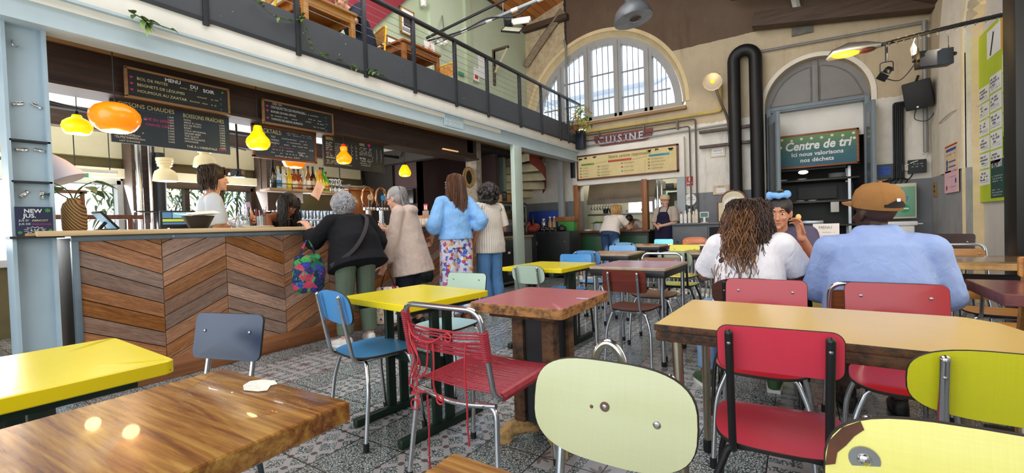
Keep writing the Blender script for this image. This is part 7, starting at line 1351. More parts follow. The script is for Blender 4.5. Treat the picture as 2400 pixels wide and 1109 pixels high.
loose([(-w,-0.24,0.60),(-0.15,-0.275,0.54),(-0.2,-0.26,0.43),(-0.13,-0.25,0.405),(-0.2,-0.25,0.39),(-0.15,-0.25,0.38)])
loose([(-0.10,-0.255,0.40),(-0.095,-0.255,0.30),(-0.10,-0.255,0.18),(-0.097,-0.255,0.085)]+ring_pts(-0.097,-0.255,0.062,0.020))
loose([(0.13,-0.265,0.64),(0.125,-0.27,0.55),(0.13,-0.27,0.42),(0.125,-0.265,0.32),(0.13,-0.265,0.25)])
loose([(-0.05,-0.26,0.62),(-0.04,-0.27,0.54),(-0.05,-0.265,0.45),(-0.03,-0.26,0.40)]+ring_pts(-0.025,-0.26,0.395,0.018))
loose([(-w,-0.25,0.72),(-0.14,-0.285,0.65),(-0.05,-0.28,0.63),(0.02,-0.28,0.66)]+ring_pts(0.05,-0.28,0.66,0.016,14,2.0))
loose([(-0.20,-0.25,0.50),(-0.15,-0.26,0.44),(-0.18,-0.26,0.40),(-0.11,-0.255,0.41)])
# ================================================================ PEOPLE
_tex=bpy.data.textures.new('cloth_folds','CLOUDS'); _tex.noise_scale=0.09; _tex.noise_depth=2
def blob(name,mb,voxel,mats,parent,smooth=3,fold=0.0,fold_scale=None,angle=80):
 mb.fixn=True; me=mb.mesh(name+'_raw',mats,180); o=bpy.data.objects.new(name,me); COL.objects.link(o)
 m=o.modifiers.new('r','REMESH'); m.mode='VOXEL'; m.voxel_size=voxel; m.use_smooth_shade=True
 m=o.modifiers.new('s','SMOOTH'); m.iterations=smooth; m.factor=0.5
 if fold:m=o.modifiers.new('d','DISPLACE'); m.texture=_tex; m.strength=fold; m.mid_level=0.5; m.texture_coords='LOCAL'
 dg=bpy.context.evaluated_depsgraph_get(); ev=o.evaluated_get(dg); nm=bpy.data.meshes.new_from_object(ev); nm.name=name
 o.modifiers.clear(); o.data=nm; bpy.data.meshes.remove(me)
 nm.materials.clear()
 for k in(mats if isinstance(mats,(list,tuple))else[mats]):nm.materials.append(k)
 nm.polygons.foreach_set('use_smooth',[True]*len(nm.polygons)); nm.polygons.foreach_set('material_index',[0]*len(nm.polygons)); nm.update()
 if parent is not None:o.parent=parent
 return o
def caps(mb,a,b,ra,rb,n=12):
 a,b=Vector(a),Vector(b); d=(b-a); L=d.length
 if L<1e-5:return mb.ell(a,ra,0,n,8)
 d/=L; pts=[]; rs=[]
 for k in range(5):q=PI/2*k/4; pts.append(a-d*ra*math.cos(q)); rs.append(max(1e-4,ra*math.sin(q)))
 for k in range(5):q=PI/2*k/4; pts.append(b+d*rb*math.sin(q)); rs.append(max(1e-4,rb*math.cos(q)))
 return mb.tube(pts,rs,n)
def loft(mb,cs,rs,lat,n=22,p=2.3):
 cs=[Vector(c)for c in cs]; lat=Vector(lat); vs=[]; fs=[]
 for i,(c,r)in enumerate(zip(cs,rs)):
  t=(cs[min(i+1,len(cs)-1)]-cs[max(i-1,0)]).normalized(); u=(lat-t*lat.dot(t)).normalized(); v=t.cross(u)
  for k in range(n):
   q=2*PI*k/n; a,b=math.cos(q),math.sin(q); vs.append(c+u*r[0]*math.copysign(abs(a)**(2/p),a)+v*r[1]*math.copysign(abs(b)**(2/p),b))
 for i in range(len(cs)-1):
  for k in range(n):k2=(k+1)%n; fs.append((i*n+k,i*n+k2,(i+1)*n+k2,(i+1)*n+k))
 fs.append(tuple(range(n-1,-1,-1))); fs.append(tuple((len(cs)-1)*n+k for k in range(n)))
 return mb.add(vs,fs,0)
def frame(fwd,up=(0,0,1)):
 f=Vector(fwd).normalized(); r=f.cross(Vector(up)).normalized(); u=r.cross(f); return r,f,u
def head_prims(mb,H,fr,s=1.0):
 r,f,u=fr; M=Matrix((r,f,u)).transposed(); q=M.to_euler(); P=lambda x,y,z:Vector(H)+M@Vector((x,y,z))*s
 E=lambda x,y,z,a,b,c:mb.ell(P(x,y,z),(a*s,b*s,c*s),0,18,12,q)
 E(0,-0.012,0.032,0.074,0.094,0.088); E(0,0.022,-0.03,0.061,0.066,0.078); E(0,0.046,-0.075,0.040,0.040,0.036)
 E(0,0.084,-0.018,0.011,0.018,0.026); E(0,0.098,-0.034,0.013,0.013,0.011); E(0,0.077,-0.064,0.024,0.012,0.007); E(0,0.076,-0.074,0.020,0.012,0.007); E(0,0.078,-0.101,0.018,0.013,0.014)
 E(-0.032,0.066,-0.028,0.024,0.020,0.020); E(0.032,0.066,-0.028,0.024,0.020,0.020); E(-0.03,0.079,0.024,0.024,0.010,0.008); E(0.03,0.079,0.024,0.024,0.010,0.008)
 for k in(-1,1):E(0.075*k,-0.008,-0.006,0.010,0.020,0.032); E(0.073*k,0.0,-0.03,0.008,0.011,0.013)
 return P,M
def hand_prims(mb,wr,d,n,side,curl=0.5,s=1.0,thumb=0.6):
 wr,d,n=Vector(wr),Vector(d).normalized(),Vector(n); n=(n-d*n.dot(d)).normalized(); l=d.cross(n)
 M=Matrix((l,d,n)).transposed(); mb.ell(wr+d*0.048*s,(0.040*s,0.052*s,0.016*s),0,16,10,M.to_euler()); caps(mb,wr-d*0.01,wr+d*0.03*s,0.026*s,0.024*s)
 for i,L in enumerate((0.072,0.082,0.078,0.060)):
  p=wr+d*(0.088-0.006*abs(i-1.3))*s+l*side*(0.031-0.0205*i)*s; dd=(d+l*side*(0.10-0.07*i)).normalized(); ang=0.0
  for k,fr_ in enumerate((0.45,0.31,0.24)):
   ang+=curl*(0.75,1.0,0.8)[k]*(1+0.12*i); q=p+(dd*math.cos(ang)+n*math.sin(ang))*L*fr_*s; caps(mb,p,q,(0.0088-0.0008*k)*s,(0.0082-0.0009*k)*s,10); p=q
 p=wr+d*0.022*s+l*side*0.030*s; dd=(d*0.62+l*side*(0.75-0.3*thumb)+n*0.35*thumb*2).normalized(); q=p+dd*0.040*s; caps(mb,p,q,0.0135*s,0.0105*s,10); dd=(dd*0.7+d*0.35+n*0.3*thumb).normalized(); q2=q+dd*0.030*s; caps(mb,q,q2,0.0105*s,0.009*s,10); caps(mb,q2,q2+(dd+n*0.2).normalized()*0.022*s,0.009*s,0.0075*s,10)
BASE=dict(pel=(0,0,0.93),wai=(0,0.0,1.07),che=(0,0.0,1.25),nec=(0,-0.01,1.43),hea=(0,0.025,1.575),sh=0.175,shz=1.385,LS=None,RS=None,LE=(-0.23,-0.03,1.10),RE=(0.23,-0.03,1.10),LW=(-0.24,0.06,0.86),RW=(0.24,0.06,0.86),LH=(-0.09,0,0.90),RH=(0.09,0,0.90),LK=(-0.10,0.02,0.49),RK=(0.10,0.02,0.49),LA=(-0.10,-0.02,0.085),RA=(0.10,-0.02,0.085),LT=(-0.115,0.14,0.03),RT=(0.115,0.14,0.03))
SIT=dict(pel=(0,0,0.53),wai=(0,0.0,0.66),che=(0,0.02,0.83),nec=(0,0.03,1.0),hea=(0,0.06,1.13),shz=0.955,LE=(-0.24,0.06,0.72),RE=(0.24,0.06,0.72),LW=(-0.16,0.30,0.77),RW=(0.16,0.30,0.77),LH=(-0.09,0.03,0.52),RH=(0.09,0.03,0.52),LK=(-0.12,0.42,0.50),RK=(0.12,0.42,0.50),LA=(-0.12,0.40,0.085),RA=(0.12,0.40,0.085),LT=(-0.13,0.56,0.03),RT=(0.13,0.56,0.03))
def skin(c):return mat('skin_'+c,c,0.5,0,0.05,7,spec=0.4)
def person(label,loc,rz,J,skin_c,s=1.0,face=(0,1,0),fup=(0,0,1),wide=1.0,deep=1.0,voxel=0.008,top=None,bottom=None,shoe=None,curlL=0.6,curlR=0.6,hL=None,hR=None,hs=1.0,eyes=True,feet=True):
 t=thing('person',label,'person',loc,rz); j=dict(BASE); j.update(J); V=lambda k:Vector(j[k])*s
 ch=V('che'); shz=j['shz']; nk=V('nec'); up=(nk-V('pel')).normalized()
 LS=V('LS')if j['LS']else Vector((-j['sh'],ch.y/s,shz))*s; RS=V('RS')if j['RS']else Vector((j['sh'],ch.y/s,shz))*s
 lat=(RS-LS).normalized(); sm=(LS+RS)/2
 cs=[V('pel')-up*0.10*s,V('pel'),V('wai'),ch,sm,nk]; rs=[(0.12,0.10),(0.165,0.118),(0.138,0.10),(0.160,0.115),(0.135,0.085),(0.058,0.056)]
 rs=[(a*s*(wide if i<5 else 1),b*s*(deep if i<5 else 1))for i,(a,b)in enumerate(rs)]
 mb=MB(); loft(mb,cs,rs,lat); caps(mb,nk-up*0.03*s,V('hea')-Vector((0,0,0.05*s)),0.054*s,0.05*s)
 for S_ in(LS,RS):caps(mb,nk-up*0.05*s,S_+Vector((0,0,0.0)),0.052*s,0.050*s)
 fr=frame(face,fup); P,M=head_prims(mb,V('hea'),fr,s*hs)
 for k,S_,E_,W_,cu,hd in(('L',LS,V('LE'),V('LW'),curlL,hL),('R',RS,V('RE'),V('RW'),curlR,hR)):
  caps(mb,S_,E_,0.052*s,0.041*s); caps(mb,E_,W_,0.040*s,0.027*s); d=(W_-E_).normalized(); sd=-1 if k=='L' else 1
  if hd:d,n=Vector(hd[0]),Vector(hd[1])
  else:n=d.cross(Vector((0,0,1))*1.0)*sd; n=n if n.length>0.2 else Vector((-sd,0,0))
  side=1.0 if(d.cross(n)).dot(Vector((0,1,0.3)))>0 else-1.0
  if hd and len(hd)>2:side=hd[2]
  hand_prims(mb,W_,d,n,side,cu,s)
 for k in 'LR':
  caps(mb,V(k+'H'),V(k+'K'),0.082*s,0.054*s); caps(mb,V(k+'K'),V(k+'A'),0.055*s,0.038*s); a,tt=V(k+'A'),V(k+'T'); caps(mb,a+(a-tt).normalized()*0.03*s-Vector((0,0,0.035*s)),tt,0.036*s,0.028*s)
 blob('body',mb,voxel,[skin(skin_c)],t,3)
 if eyes:
  for k in(-1,1):
   e=MB().at(tuple(P(0.031*k,0.079,0.004)),M.to_euler()).ell((0,-0.003*s,0),(0.0115*s*hs,0.011*s*hs,0.0065*s*hs),0,12,8).ell((0,0.0055*s*hs,0),(0.006*s*hs,0.004*s*hs,0.006*s*hs),1,10,6); e.build('eye',[mat('eye_white','e6e2dc',0.3,0,0),mat('iris_dark','2a1a12',0.25,0,0)],t)
  mb=MB(); mb.at(tuple(P(0,0,0)),M.to_euler(),(s*hs,)*3)
  for k in(-1,1):mb.tube([(0.012*k,0.090,0.027),(0.03*k,0.089,0.034),(0.048*k,0.078,0.028)],[0.0035,0.004,0.002],6)
  mb.ell((0,0.0885,-0.064),(0.022,0.004,0.004),1,12,6); mb.build('brows_and_lips',[mat('brow_dark','2a1c14',0.8,0,0),mat('lip_rose','9c5a50',0.5,0,0)],t)
 if top:
  inf=top.get('inf',0.014)*s; mb=MB(); c2=list(cs); r2=[(a+inf,b+inf)for a,b in rs]
  hem=top.get('hem',0.0)*s; flare=top.get('flare',0.0)*s
  c2=[c2[1]-up*hem]+c2[1:5]+[nk-up*0.025*s]; r2=[(r2[1][0]+flare,r2[1][1]+flare)]+r2[1:5]+[(0.066*s+inf*0.5,0.062*s+inf*0.5)]
  if top.get('waistline'):c2=c2[2:]; r2=r2[2:]
  if top.get('loose'):r2=[(a+(top['loose']*s if i in(1,2)else 0),b+(top['loose']*s if i in(1,2)else 0))for i,(a,b)in enumerate(r2)]
  loft(mb,c2,r2,lat)
  for k,S_,E_,W_ in(('L',LS,V('LE'),V('LW')),('R',RS,V('RE'),V('RW'))):
   sl=top.get('sleeve','long'); q=top.get('puff',0.0)*s
   if sl=='none':continue
   caps(mb,nk-up*0.055*s,S_,0.050*s+inf,0.052*s+inf)
   if sl=='short':e=S_.lerp(E_,top.get('len',0.75)); mb.tube([S_,S_.lerp(e,0.5),e],[0.054*s+inf,0.054*s+inf*1.3+q,0.050*s+inf*1.6+q],14)
   else:
    e=E_.lerp(W_,top.get('len',0.9)); caps(mb,S_,E_,0.052*s+inf,0.045*s+inf+q); mb.tube([E_,E_.lerp(e,0.5),e.lerp(E_,0.12),e],[0.045*s+inf+q,0.042*s+inf+q*1.3,0.034*s+inf+q,0.031*s+inf*0.6],14)
  if top.get('extra'):top['extra'](mb,j,s)
  blob(top.get('name','shirt'),mb,max(voxel,0.009),[top['m']],t,2,top.get('fold',0.012)*s)
 if bottom:
  inf=bottom.get('inf',0.012)*s; mb=MB()
  if bottom.get('skirt'):
   loft(mb,[Vector(c)*s for c,_,_ in bottom['skirt']],[(a*s,b*s)for _,a,b in bottom['skirt']],lat)
  else:
   loft(mb,[V('pel')-up*0.10*s,V('pel'),V('pel').lerp(V('wai'),0.7)],[(rs[0][0]+inf,rs[0][1]+inf),(rs[1][0]+inf,rs[1][1]+inf),(rs[2][0]+inf*0.8,rs[2][1]+inf*0.8)],lat)
   for k in 'LR':
    h_,n_,a=V(k+'H'),V(k+'K'),V(k+'A'); f_=bottom.get('flare',0.0)*s; e=n_.lerp(a,bottom.get('len',0.92)); caps(mb,h_,n_,0.088*s+inf,0.060*s+inf+f_*0.5); mb.tube([n_,n_.lerp(e,0.5),e],[0.060*s+inf+f_*0.5,0.055*s+inf+f_,0.046*s+inf+f_],14)
  blob(bottom.get('name','trousers'),mb,max(voxel,0.009),[bottom['m']],t,2,bottom.get('fold',0.010)*s)
 if shoe:
  for k in 'LR':
   mb=MB(); a,tt=V(k+'A'),V(k+'T'); d=(tt-a); d.z=0; d.normalize(); l=d.cross(Vector((0,0,1))); g=Vector((a.x,a.y,0)); z=Vector((0,0,1))*s
   loft(mb,[g-d*0.072*s+z*0.05,g-d*0.05*s+z*0.05,g+z*0.052,g+d*0.06*s+z*0.043,g+d*0.12*s+z*0.032,g+d*0.165*s+z*0.025],[(0.02*s,0.03*s),(0.036*s,0.048*s),(0.040*s,0.050*s),(0.046*s,0.041*s),(0.047*s,0.030*s),(0.025*s,0.018*s)],l)
   o=blob('shoe',mb,0.007,[shoe[0]],t,2); sb=MB(); pts=[(g+l*x*s+d*y*s)for x,y in((-0.036,-0.072),(-0.045,0.06),(-0.042,0.13),(-0.02,0.172),(0.02,0.172),(0.042,0.13),(0.045,0.06),(0.036,-0.072))]
   sb.add([p+Vector((0,0,0.001))for p in pts]+[p+Vector((0,0,0.022*s))for p in pts],[tuple(range(7,-1,-1)),tuple(range(8,16))]+[(i,(i+1)%8,8+(i+1)%8,8+i)for i in range(8)]).build('sole',[shoe[1]],o)
 t['_s']=s; del t['_s']
 return t,P,M,fr
def hairmat(name,c1,c2,rough=0.45):
 if name in MATS:return MATS[name]
 t=NT(name); g=t.add('ShaderNodeNewGeometry').outputs['Random Per Island']; n=t.noise(t.coord('Object',(40,40,6)),3,4)
 t.link(t.ramp(t.math('ADD',t.math('MULTIPLY',g,0.55),t.math('MULTIPLY',n,0.45)),[(0.25,lin(c1)),(0.75,lin(c2))]),t.b.inputs['Base Color']); t.set(None,rough); t.bump(n,0.5,0.01); MATS[name]=t.m
 return t.m
def hair_cap(mb,P,M,s,back=0.012,grow=0.012,low=-0.03):
 q=M.to_euler(); E=lambda x,y,z,a,b,c:mb.ell(P(x,y,z),(a*s,b*s,c*s),0,20,14,q)
 E(0,-0.018-back,0.045,0.078+grow,0.088+grow,0.080+grow); E(0,-0.045,0.0,0.072+grow,0.060+grow,0.075+grow)
def strands(P,M,s,n,length,seed,wave=0.008,wl=5.0,r=0.005,spread=0.35,az=(-130,130),lift=0.02,body=0.06,steps=14,elev=(-5,80),clump=0.0,lenvar=0.25):
 """tubes of hair from the scalp, falling under gravity"""
 rr=random.Random(seed); mb=MB()
 for k in range(n):
  a=R(rr.uniform(*az)); e=R(rr.uniform(*elev)); d=Vector((math.sin(a)*math.cos(e),-math.cos(a)*math.cos(e),math.sin(e))); p0=P(0.082*d.x,-0.015+0.10*d.y,0.032+0.094*d.z)
  out=(M@Vector((math.sin(a),-math.cos(a),0))); out.z=0; out=out.normalized()if out.length>1e-3 else Vector((0,-1,0)); side=Vector((-out.y,out.x,0)); L=length*s*(1+rr.uniform(-lenvar,lenvar*0.6)); ph=rr.uniform(0,6.28); ph2=rr.uniform(0,6.28); sp=rr.uniform(0.3,1.0); pts=[]; rs=[]
  top=P(0,-0.015,0.03)
  for i in range(steps+1):
   t=i/steps; dz=L*t*(1+0.25*math.sin(e)); ro=lift*s*math.sin(min(1,t*4)*PI/2)+spread*L*t*sp*0.35+body*s*min(1.0,max(0.0,t*1.6-0.15)); hz=max(0.0,1-t*6)if e>R(25)else 0
   arcx=0.055*s*math.sin(min(1.0,t*5)*PI/2)*max(0,math.sin(e))
   w=wave*s*min(1,t*5); q=p0+out*(ro+arcx+w*math.cos(ph+wl*2*PI*t))+side*(w*math.sin(ph2+wl*2*PI*t))-Vector((0,0,max(0.0,dz-0.03*s*math.sin(e)*(1-hz)-0.05*s*max(0,math.sin(e))*min(1,t*4))))
   pts.append(q); rs.append(r*s*(0.7+0.6*math.sin(PI*min(1,t*1.1)))*(1 if t<0.85 else max(0.25,(1-t)/0.15)))
  mb.tube(pts,rs,4)
 return mb
def cloth(name,c,var=0.06,bump=0.15):
 if 'cloth_'+name in MATS:return MATS['cloth_'+name]
 m=mat('cloth_'+name,c,0.85,0,var,9,0,spec=0.2); t=NT.__new__(NT); t.m=m; t.t=m.node_tree; t.n=t.t.nodes; t.b=t.n['Principled BSDF']
 v=t.coord('Object',(1,1,0.55)); a=t.noise(v,11,3,0.55,1.4); b=t.noise(v,190,2); f=t.math('ADD',t.math('MULTIPLY',t.math('ABSOLUTE',t.math('SUBTRACT',a,0.5)),1.6),t.math('MULTIPLY',b,0.05)); t.bump(f,0.28,0.03); return m
def patterned(name,cols,scale=20,scale2=55):
 if name in MATS:return MATS[name]
 t=NT(name); v=t.coord('Object'); vo=t.add('ShaderNodeTexVoronoi'); t.link(v,vo.inputs['Vector']); vo.inputs['Scale'].default_value=scale; sp=t.add('ShaderNodeSeparateColor'); t.link(vo.outputs['Color'],sp.inputs[0])
 n=len(cols); c=t.ramp(sp.outputs[0],[(k/n,lin(x))for k,x in enumerate(cols)],'CONSTANT'); f=t.ramp(t.vor(v,scale2),[(0.28,(1,1,1,1)),(0.34,(0,0,0,1))])
 c2=t.ramp(sp.outputs[1],[(k/n,lin(x))for k,x in enumerate(cols[::-1])],'CONSTANT'); t.link(t.mix(f,c,c2),t.b.inputs['Base Color']); t.set(None,0.85); MATS[name]=t.m
 return t.m
LEATHER_BLACK=mat('black_leather','1a1918',0.5); WHITE_SOLE=mat('white_sole','ecebe6',0.6)
# ---- grey haired customer in black jacket
def jacket_extra(mb,j,s):pass
J=dict(pel=(0,-0.04,0.86),wai=(0,-0.02,1.0),che=(0,0.06,1.12),nec=(0,0.11,1.235),hea=(0,0.18,1.325),shz=1.185,sh=0.185,LE=(-0.28,0.22,1.0),LW=(-0.26,0.40,1.17),RE=(0.28,0.0,0.98),RW=(0.27,0.16,0.82),LH=(-0.10,-0.03,0.84),RH=(0.10,-0.03,0.84),LK=(-0.11,0.0,0.46),RK=(0.11,0.0,0.46),LA=(-0.13,-0.02,0.085),RA=(0.13,-0.02,0.085),LT=(-0.18,0.14,0.03),RT=(0.17,0.14,0.03))
t,P,M,fr=person('person with curly grey hair in a black jacket and olive trousers leaning at the bar',(-3.60,2.70,0),R(82),J,'d8a48c',1.0,(0.25,0.95,-0.15),wide=1.12,deep=1.25,voxel=0.007,top=dict(m=cloth('black_jacket','17181b'),sleeve='long',len=0.55,inf=0.022,hem=0.12,flare=0.075,puff=0.018,loose=0.05,name='jacket'),bottom=dict(m=cloth('olive_trousers','5e6b5a'),inf=0.016,flare=0.012),shoe=(mat('white_trainer','e4ddd6',0.6,0,0.1,20),WHITE_SOLE),curlL=0.25,hL=((0,0.9,0.35),(0,0.3,-0.9)))
ghair=hairmat('grey_curls','77767a','cfced1',0.5); mb=MB(); hair_cap(mb,P,M,1.0,0.01,0.022); rr=random.Random(3)
for k in range(260):
 a,e=rr.uniform(-150,150),rr.uniform(-45,85); d=Vector((math.sin(R(a))*math.cos(R(e)),-math.cos(R(a))*math.cos(R(e)),math.sin(R(e)))); c=P(0.10*d.x,-0.03+0.112*d.y,0.035+0.108*d.z); mb.ell(c,(0.020,0.020,0.018),0,8,6)
o=blob('hair',mb,0.007,[ghair],t,1,0.015)
mb=MB()
for k in range(240):
 a,e=rr.uniform(-150,150),rr.uniform(-50,88); d=Vector((math.sin(R(a))*math.cos(R(e)),-math.cos(R(a))*math.cos(R(e)),math.sin(R(e)))); c=P(0.108*d.x,-0.03+0.122*d.y,0.035+0.118*d.z); r_=rr.uniform(0.010,0.02); u=d.orthogonal().normalized(); w=d.cross(u); ph=rr.uniform(0,6.28)
 mb.tube([c+M@(u*math.cos(ph+q)*r_+w*math.sin(ph+q)*r_+d*0.006*math.sin(q*1.5))for q in[0.7*i for i in range(8)]],0.0032,5)
mb.build('curls',[ghair],o)
MB().tube(spline([(0.09,-0.0,1.265),(0.07,-0.14,1.20),(-0.03,-0.235,1.05),(-0.16,-0.245,0.90),(-0.285,-0.10,0.78)],6),0.020,6,0,True,0.25).build('bag_strap',[mat('strap_dark','231c1c',0.7)],t)
tote=patterned('floral_tote',['1a2a5a','2f3f9a','3f9a4a','1d6a3a','b83a5a','2a2f6a','1a1f3a'],17,44)
def bag(name,label,c,rz,w,d,h,m,strap,sh=0.25,fold=0.02):
 t=thing(name,label,'bag',c,rz); mb=MB(); loft(mb,[(0,0,0.02),(0,0,0.06),(0,0,h*0.5),(0,0,h*0.9),(0,0,h)],[(w*0.38,d*0.38),(w*0.47,d*0.48),(w*0.5,d*0.5),(w*0.42,d*0.35),(w*0.36,d*0.2)],(1,0,0)); blob('bag_body',mb,0.010,[m],t,2,fold)
 for y in(-0.02,0.02):MB().tube(spline([(-w*0.26,y,h*0.92),(-w*0.12,y*0.5,h+sh*0.6),(0,0,h+sh),(w*0.12,y*0.5,h+sh*0.6),(w*0.26,y,h*0.92)],6),0.012,6,0,True,0.3).build('handle',[strap],t)
 return t
bag('tote_bag','blue and green floral tote hanging from arm of the grey haired customer',(-3.72,2.30,0.53),R(80),0.29,0.13,0.36,tote,tote,0.13)
# ---- customer in beige coat
def coat_hood(mb,j,s):mb.ell((0,-0.055,1.30),(0.115,0.07,0.06),0,16,10).ell((0,-0.02,1.335),(0.085,0.075,0.03),0,16,10)
J=dict(pel=(0,-0.02,0.86),wai=(0,0.0,1.0),che=(0,0.02,1.16),nec=(0,0.05,1.33),hea=(0,0.13,1.435),shz=1.28,sh=0.165,RE=(0.22,0.10,1.02),RW=(0.10,0.33,1.10),LE=(-0.20,0.06,1.02),LW=(-0.24,0.16,0.72),LH=(-0.08,-0.01,0.84),RH=(0.08,-0.01,0.84),LK=(-0.09,0.02,0.46),RK=(0.09,0.0,0.46),LA=(-0.10,-0.02,0.085),RA=(0.12,-0.05,0.085),LT=(-0.12,0.14,0.03),RT=(0.16,0.10,0.03))
t,P,M,fr=person('person in a beige hooded coat and glasses with grey ponytail at the bar',(-3.62,3.42,0),R(112),J,'d9a68f',1.0,(0.05,0.97,-0.28),wide=1.08,deep=1.12,voxel=0.007,top=dict(m=cloth('beige_coat','c3aea2'),sleeve='long',len=0.92,inf=0.020,hem=0.26,flare=0.07,puff=0.015,loose=0.035,name='coat',extra=coat_hood),bottom=dict(m=cloth('navy_trousers','20242f'),inf=0.02,flare=0.02,len=0.80),shoe=(LEATHER_BLACK,LEATHER_BLACK),curlL=0.9)
mb=MB(); hair_cap(mb,P,M,1.0,0.008,0.010); o=blob('hair',mb,0.007,[hairmat('steel_grey_hair','4a4648','a29d9c')],t,2); mb=strands(P,M,1.0,60,0.28,5,0.004,2,0.005,0.05,(-25,25),0.015,0.03); mb.build('ponytail',[hairmat('steel_grey_hair','4a4648','a29d9c')],o)
mb=MB().at(tuple(P(0,0,0)),M.to_euler())
for k in(-1,1):mb.tube([(0.034*k+0.024*math.cos(R(a)),0.098,0.0+0.018*math.sin(R(a)))for a in range(0,361,30)],0.0022,6).tube([(0.058*k,0.095,0.006),(0.078*k,0.0,0.008)],0.002,6)
mb.tube([(-0.01,0.10,0.004),(0.01,0.10,0.004)],0.002,6).build('glasses',[mat('tortoise','4a2a1a',0.3)],t); MB().ell(P(0.08,0.0,-0.045),0.006,0,8,6).build('earring',[CHROME],t)
MB().ell((0.185,0.10,0.84),0.011,0,12,8).build('coat_button',[mat('button_brown','3a2c26',0.4)],t)
comic=patterned('comic_print_bag',['efe9df','f3efe6','b5343f','5a3a7a','f0d9b8','2a2430','e9e2e0'],24,60)
bag('shopping_bag','tall printed white shopping bag held low beside the beige coat',(-3.60,3.10,0.10),R(60),0.30,0.12,0.40,comic,BLACK,0.18,0.006)
bag('checked_bag','dark green checked shopping bag hanging behind the beige coat',(-3.82,3.86,0.42),R(75),0.26,0.10,0.22,patterned('dark_check',['25302f','33423f','1d2625','2c3a44'],40,80),patterned('dark_check',['25302f','33423f','1d2625','2c3a44'],40,80),0.16,0.01)
# ---- tall customer in blue blouse
print_m=patterned('collage_print',['cfd9f2','3a4fae','dde6f6','c9d4ee','b83a6a','e3b05a','e6d3dc','4a5fbe','efe9e6','d6def0'],26,74)
J=dict(pel=(0,0,0.95),RE=(0.27,-0.12,1.16),RW=(0.20,0.05,1.0),LE=(-0.26,-0.02,1.14),LW=(-0.24,0.14,0.97),hea=(0,0.03,1.585),sh=0.165)
t,P,M,fr=person('person with long brown hair in sky blue blouse and collage print trousers',(-3.36,3.93,0),R(62),J,'cf9a80',1.01,(-0.62,0.78,0.0),wide=0.95,voxel=0.007,top=dict(m=cloth('sky_blouse','86b6e8'),sleeve='long',len=0.55,inf=0.018,hem=-0.02,puff=0.026,loose=0.03,name='blouse',fold=0.02),bottom=dict(m=print_m,inf=0.02,flare=0.045,len=0.98),shoe=(mat('tan_sandal','8a5a3a',0.6),mat('cork_sole','5a4030',0.8)))
mb=MB(); hair_cap(mb,P,M,1.0,0.006,0.008); o=blob('hair',mb,0.007,[hairmat('chestnut_hair','2e1a10','7a4a2c')],t,2); strands(P,M,1.0,650,0.47,7,0.004,1.6,0.0024,0.0,(-110,110),0.010,0.028,14).build('long_strands',[hairmat('chestnut_hair','2e1a10','7a4a2c')],o)
# ---- customer in striped shirt behind
stripe=NT('striped_linen'); sp=stripe.add('ShaderNodeSeparateXYZ'); stripe.link(stripe.coord('Object'),sp.inputs[0]); stripe.link(stripe.mix(stripe.math('LESS_THAN',stripe.math('FRACT',stripe.math('MULTIPLY',stripe.math('ARCTAN2',sp.outputs[0],sp.outputs[1]),6.5)),0.16),lin('e6dccf'),lin('8f8378')),stripe.b.inputs['Base Color']); stripe.set(None,0.85)
J=dict(pel=(0,0,0.93),RE=(0.25,0.0,1.10),RW=(0.16,0.22,0.98),hea=(0,0.03,1.56))
t,P,M,fr=person('person with black curls in cream striped shirt and blue jeans behind blue blouse',(-3.28,4.48,0),R(75),J,'b8805f',0.96,(-0.1,1,0.0),voxel=0.008,top=dict(m=stripe.m,sleeve='short',len=0.85,inf=0.024,hem=0.13,flare=0.03,loose=0.03),bottom=dict(m=cloth('blue_jeans','5b86b4',0.12),inf=0.016,flare=0.03),shoe=(mat('white_trainer','e4ddd6',0.6,0,0.1,20),WHITE_SOLE))
mb=MB(); hair_cap(mb,P,M,1.0,0.01,0.022); rr=random.Random(6)
for k in range(230):
 a,e=rr.uniform(-150,150),rr.uniform(-70,85); d=Vector((math.sin(R(a))*math.cos(R(e)),-math.cos(R(a))*math.cos(R(e)),math.sin(R(e)))); q=rr.uniform(0.95,1.2); mb.ell(P(0.115*d.x*q,-0.04+0.12*d.y*q,0.01+0.14*d.z),0.021,0,8,6)
blob('hair',mb,0.007,[hairmat('black_curls','0e0b0b','2a2220')],t,1,0.02)
# ---- server in white tee behind the bar
J=dict(RE=(0.20,0.02,1.13),RW=(0.10,0.26,1.22),LE=(-0.18,0.06,1.12),LW=(-0.04,0.29,1.18),hea=(0,0.05,1.60),nec=(0,0.01,1.44))
t,P,M,fr=person('server with dark shaggy hair in pale white tee twisting a napkin behind the bar',(-4.78,1.97,0),R(-14),J,'dba487',1.03,(0.05,1,-0.02),wide=0.92,voxel=0.0065,top=dict(m=cloth('pale_tee','ccd6e2',0.04),sleeve='short',len=0.92,inf=0.016,hem=0.10,flare=0.02,loose=0.02,name='tee_shirt'),bottom=dict(m=cloth('dark_trousers','24242a')),shoe=(LEATHER_BLACK,LEATHER_BLACK),curlL=0.9,curlR=0.9,hR=((-0.4,0.8,0.35),(-0.9,-0.3,0.2)),hL=((0.5,0.8,0.2),(0.9,-0.4,0.2)))
hm=hairmat('dark_shag','1a110d','47301f'); mb=MB(); hair_cap(mb,P,M,1.03,0.004,0.016); mb.ell(P(0,0.055,0.088),(0.070,0.035,0.028),0,14,10,M.to_euler()); o=blob('hair',mb,0.007,[hm],t,1,0.015); strands(P,M,1.03,380,0.15,9,0.005,1.0,0.0026,0.06,(-100,100),0.008,0.0,9,(-20,70)).build('locks',[hm],o)
mb=MB(); rr=random.Random(4)
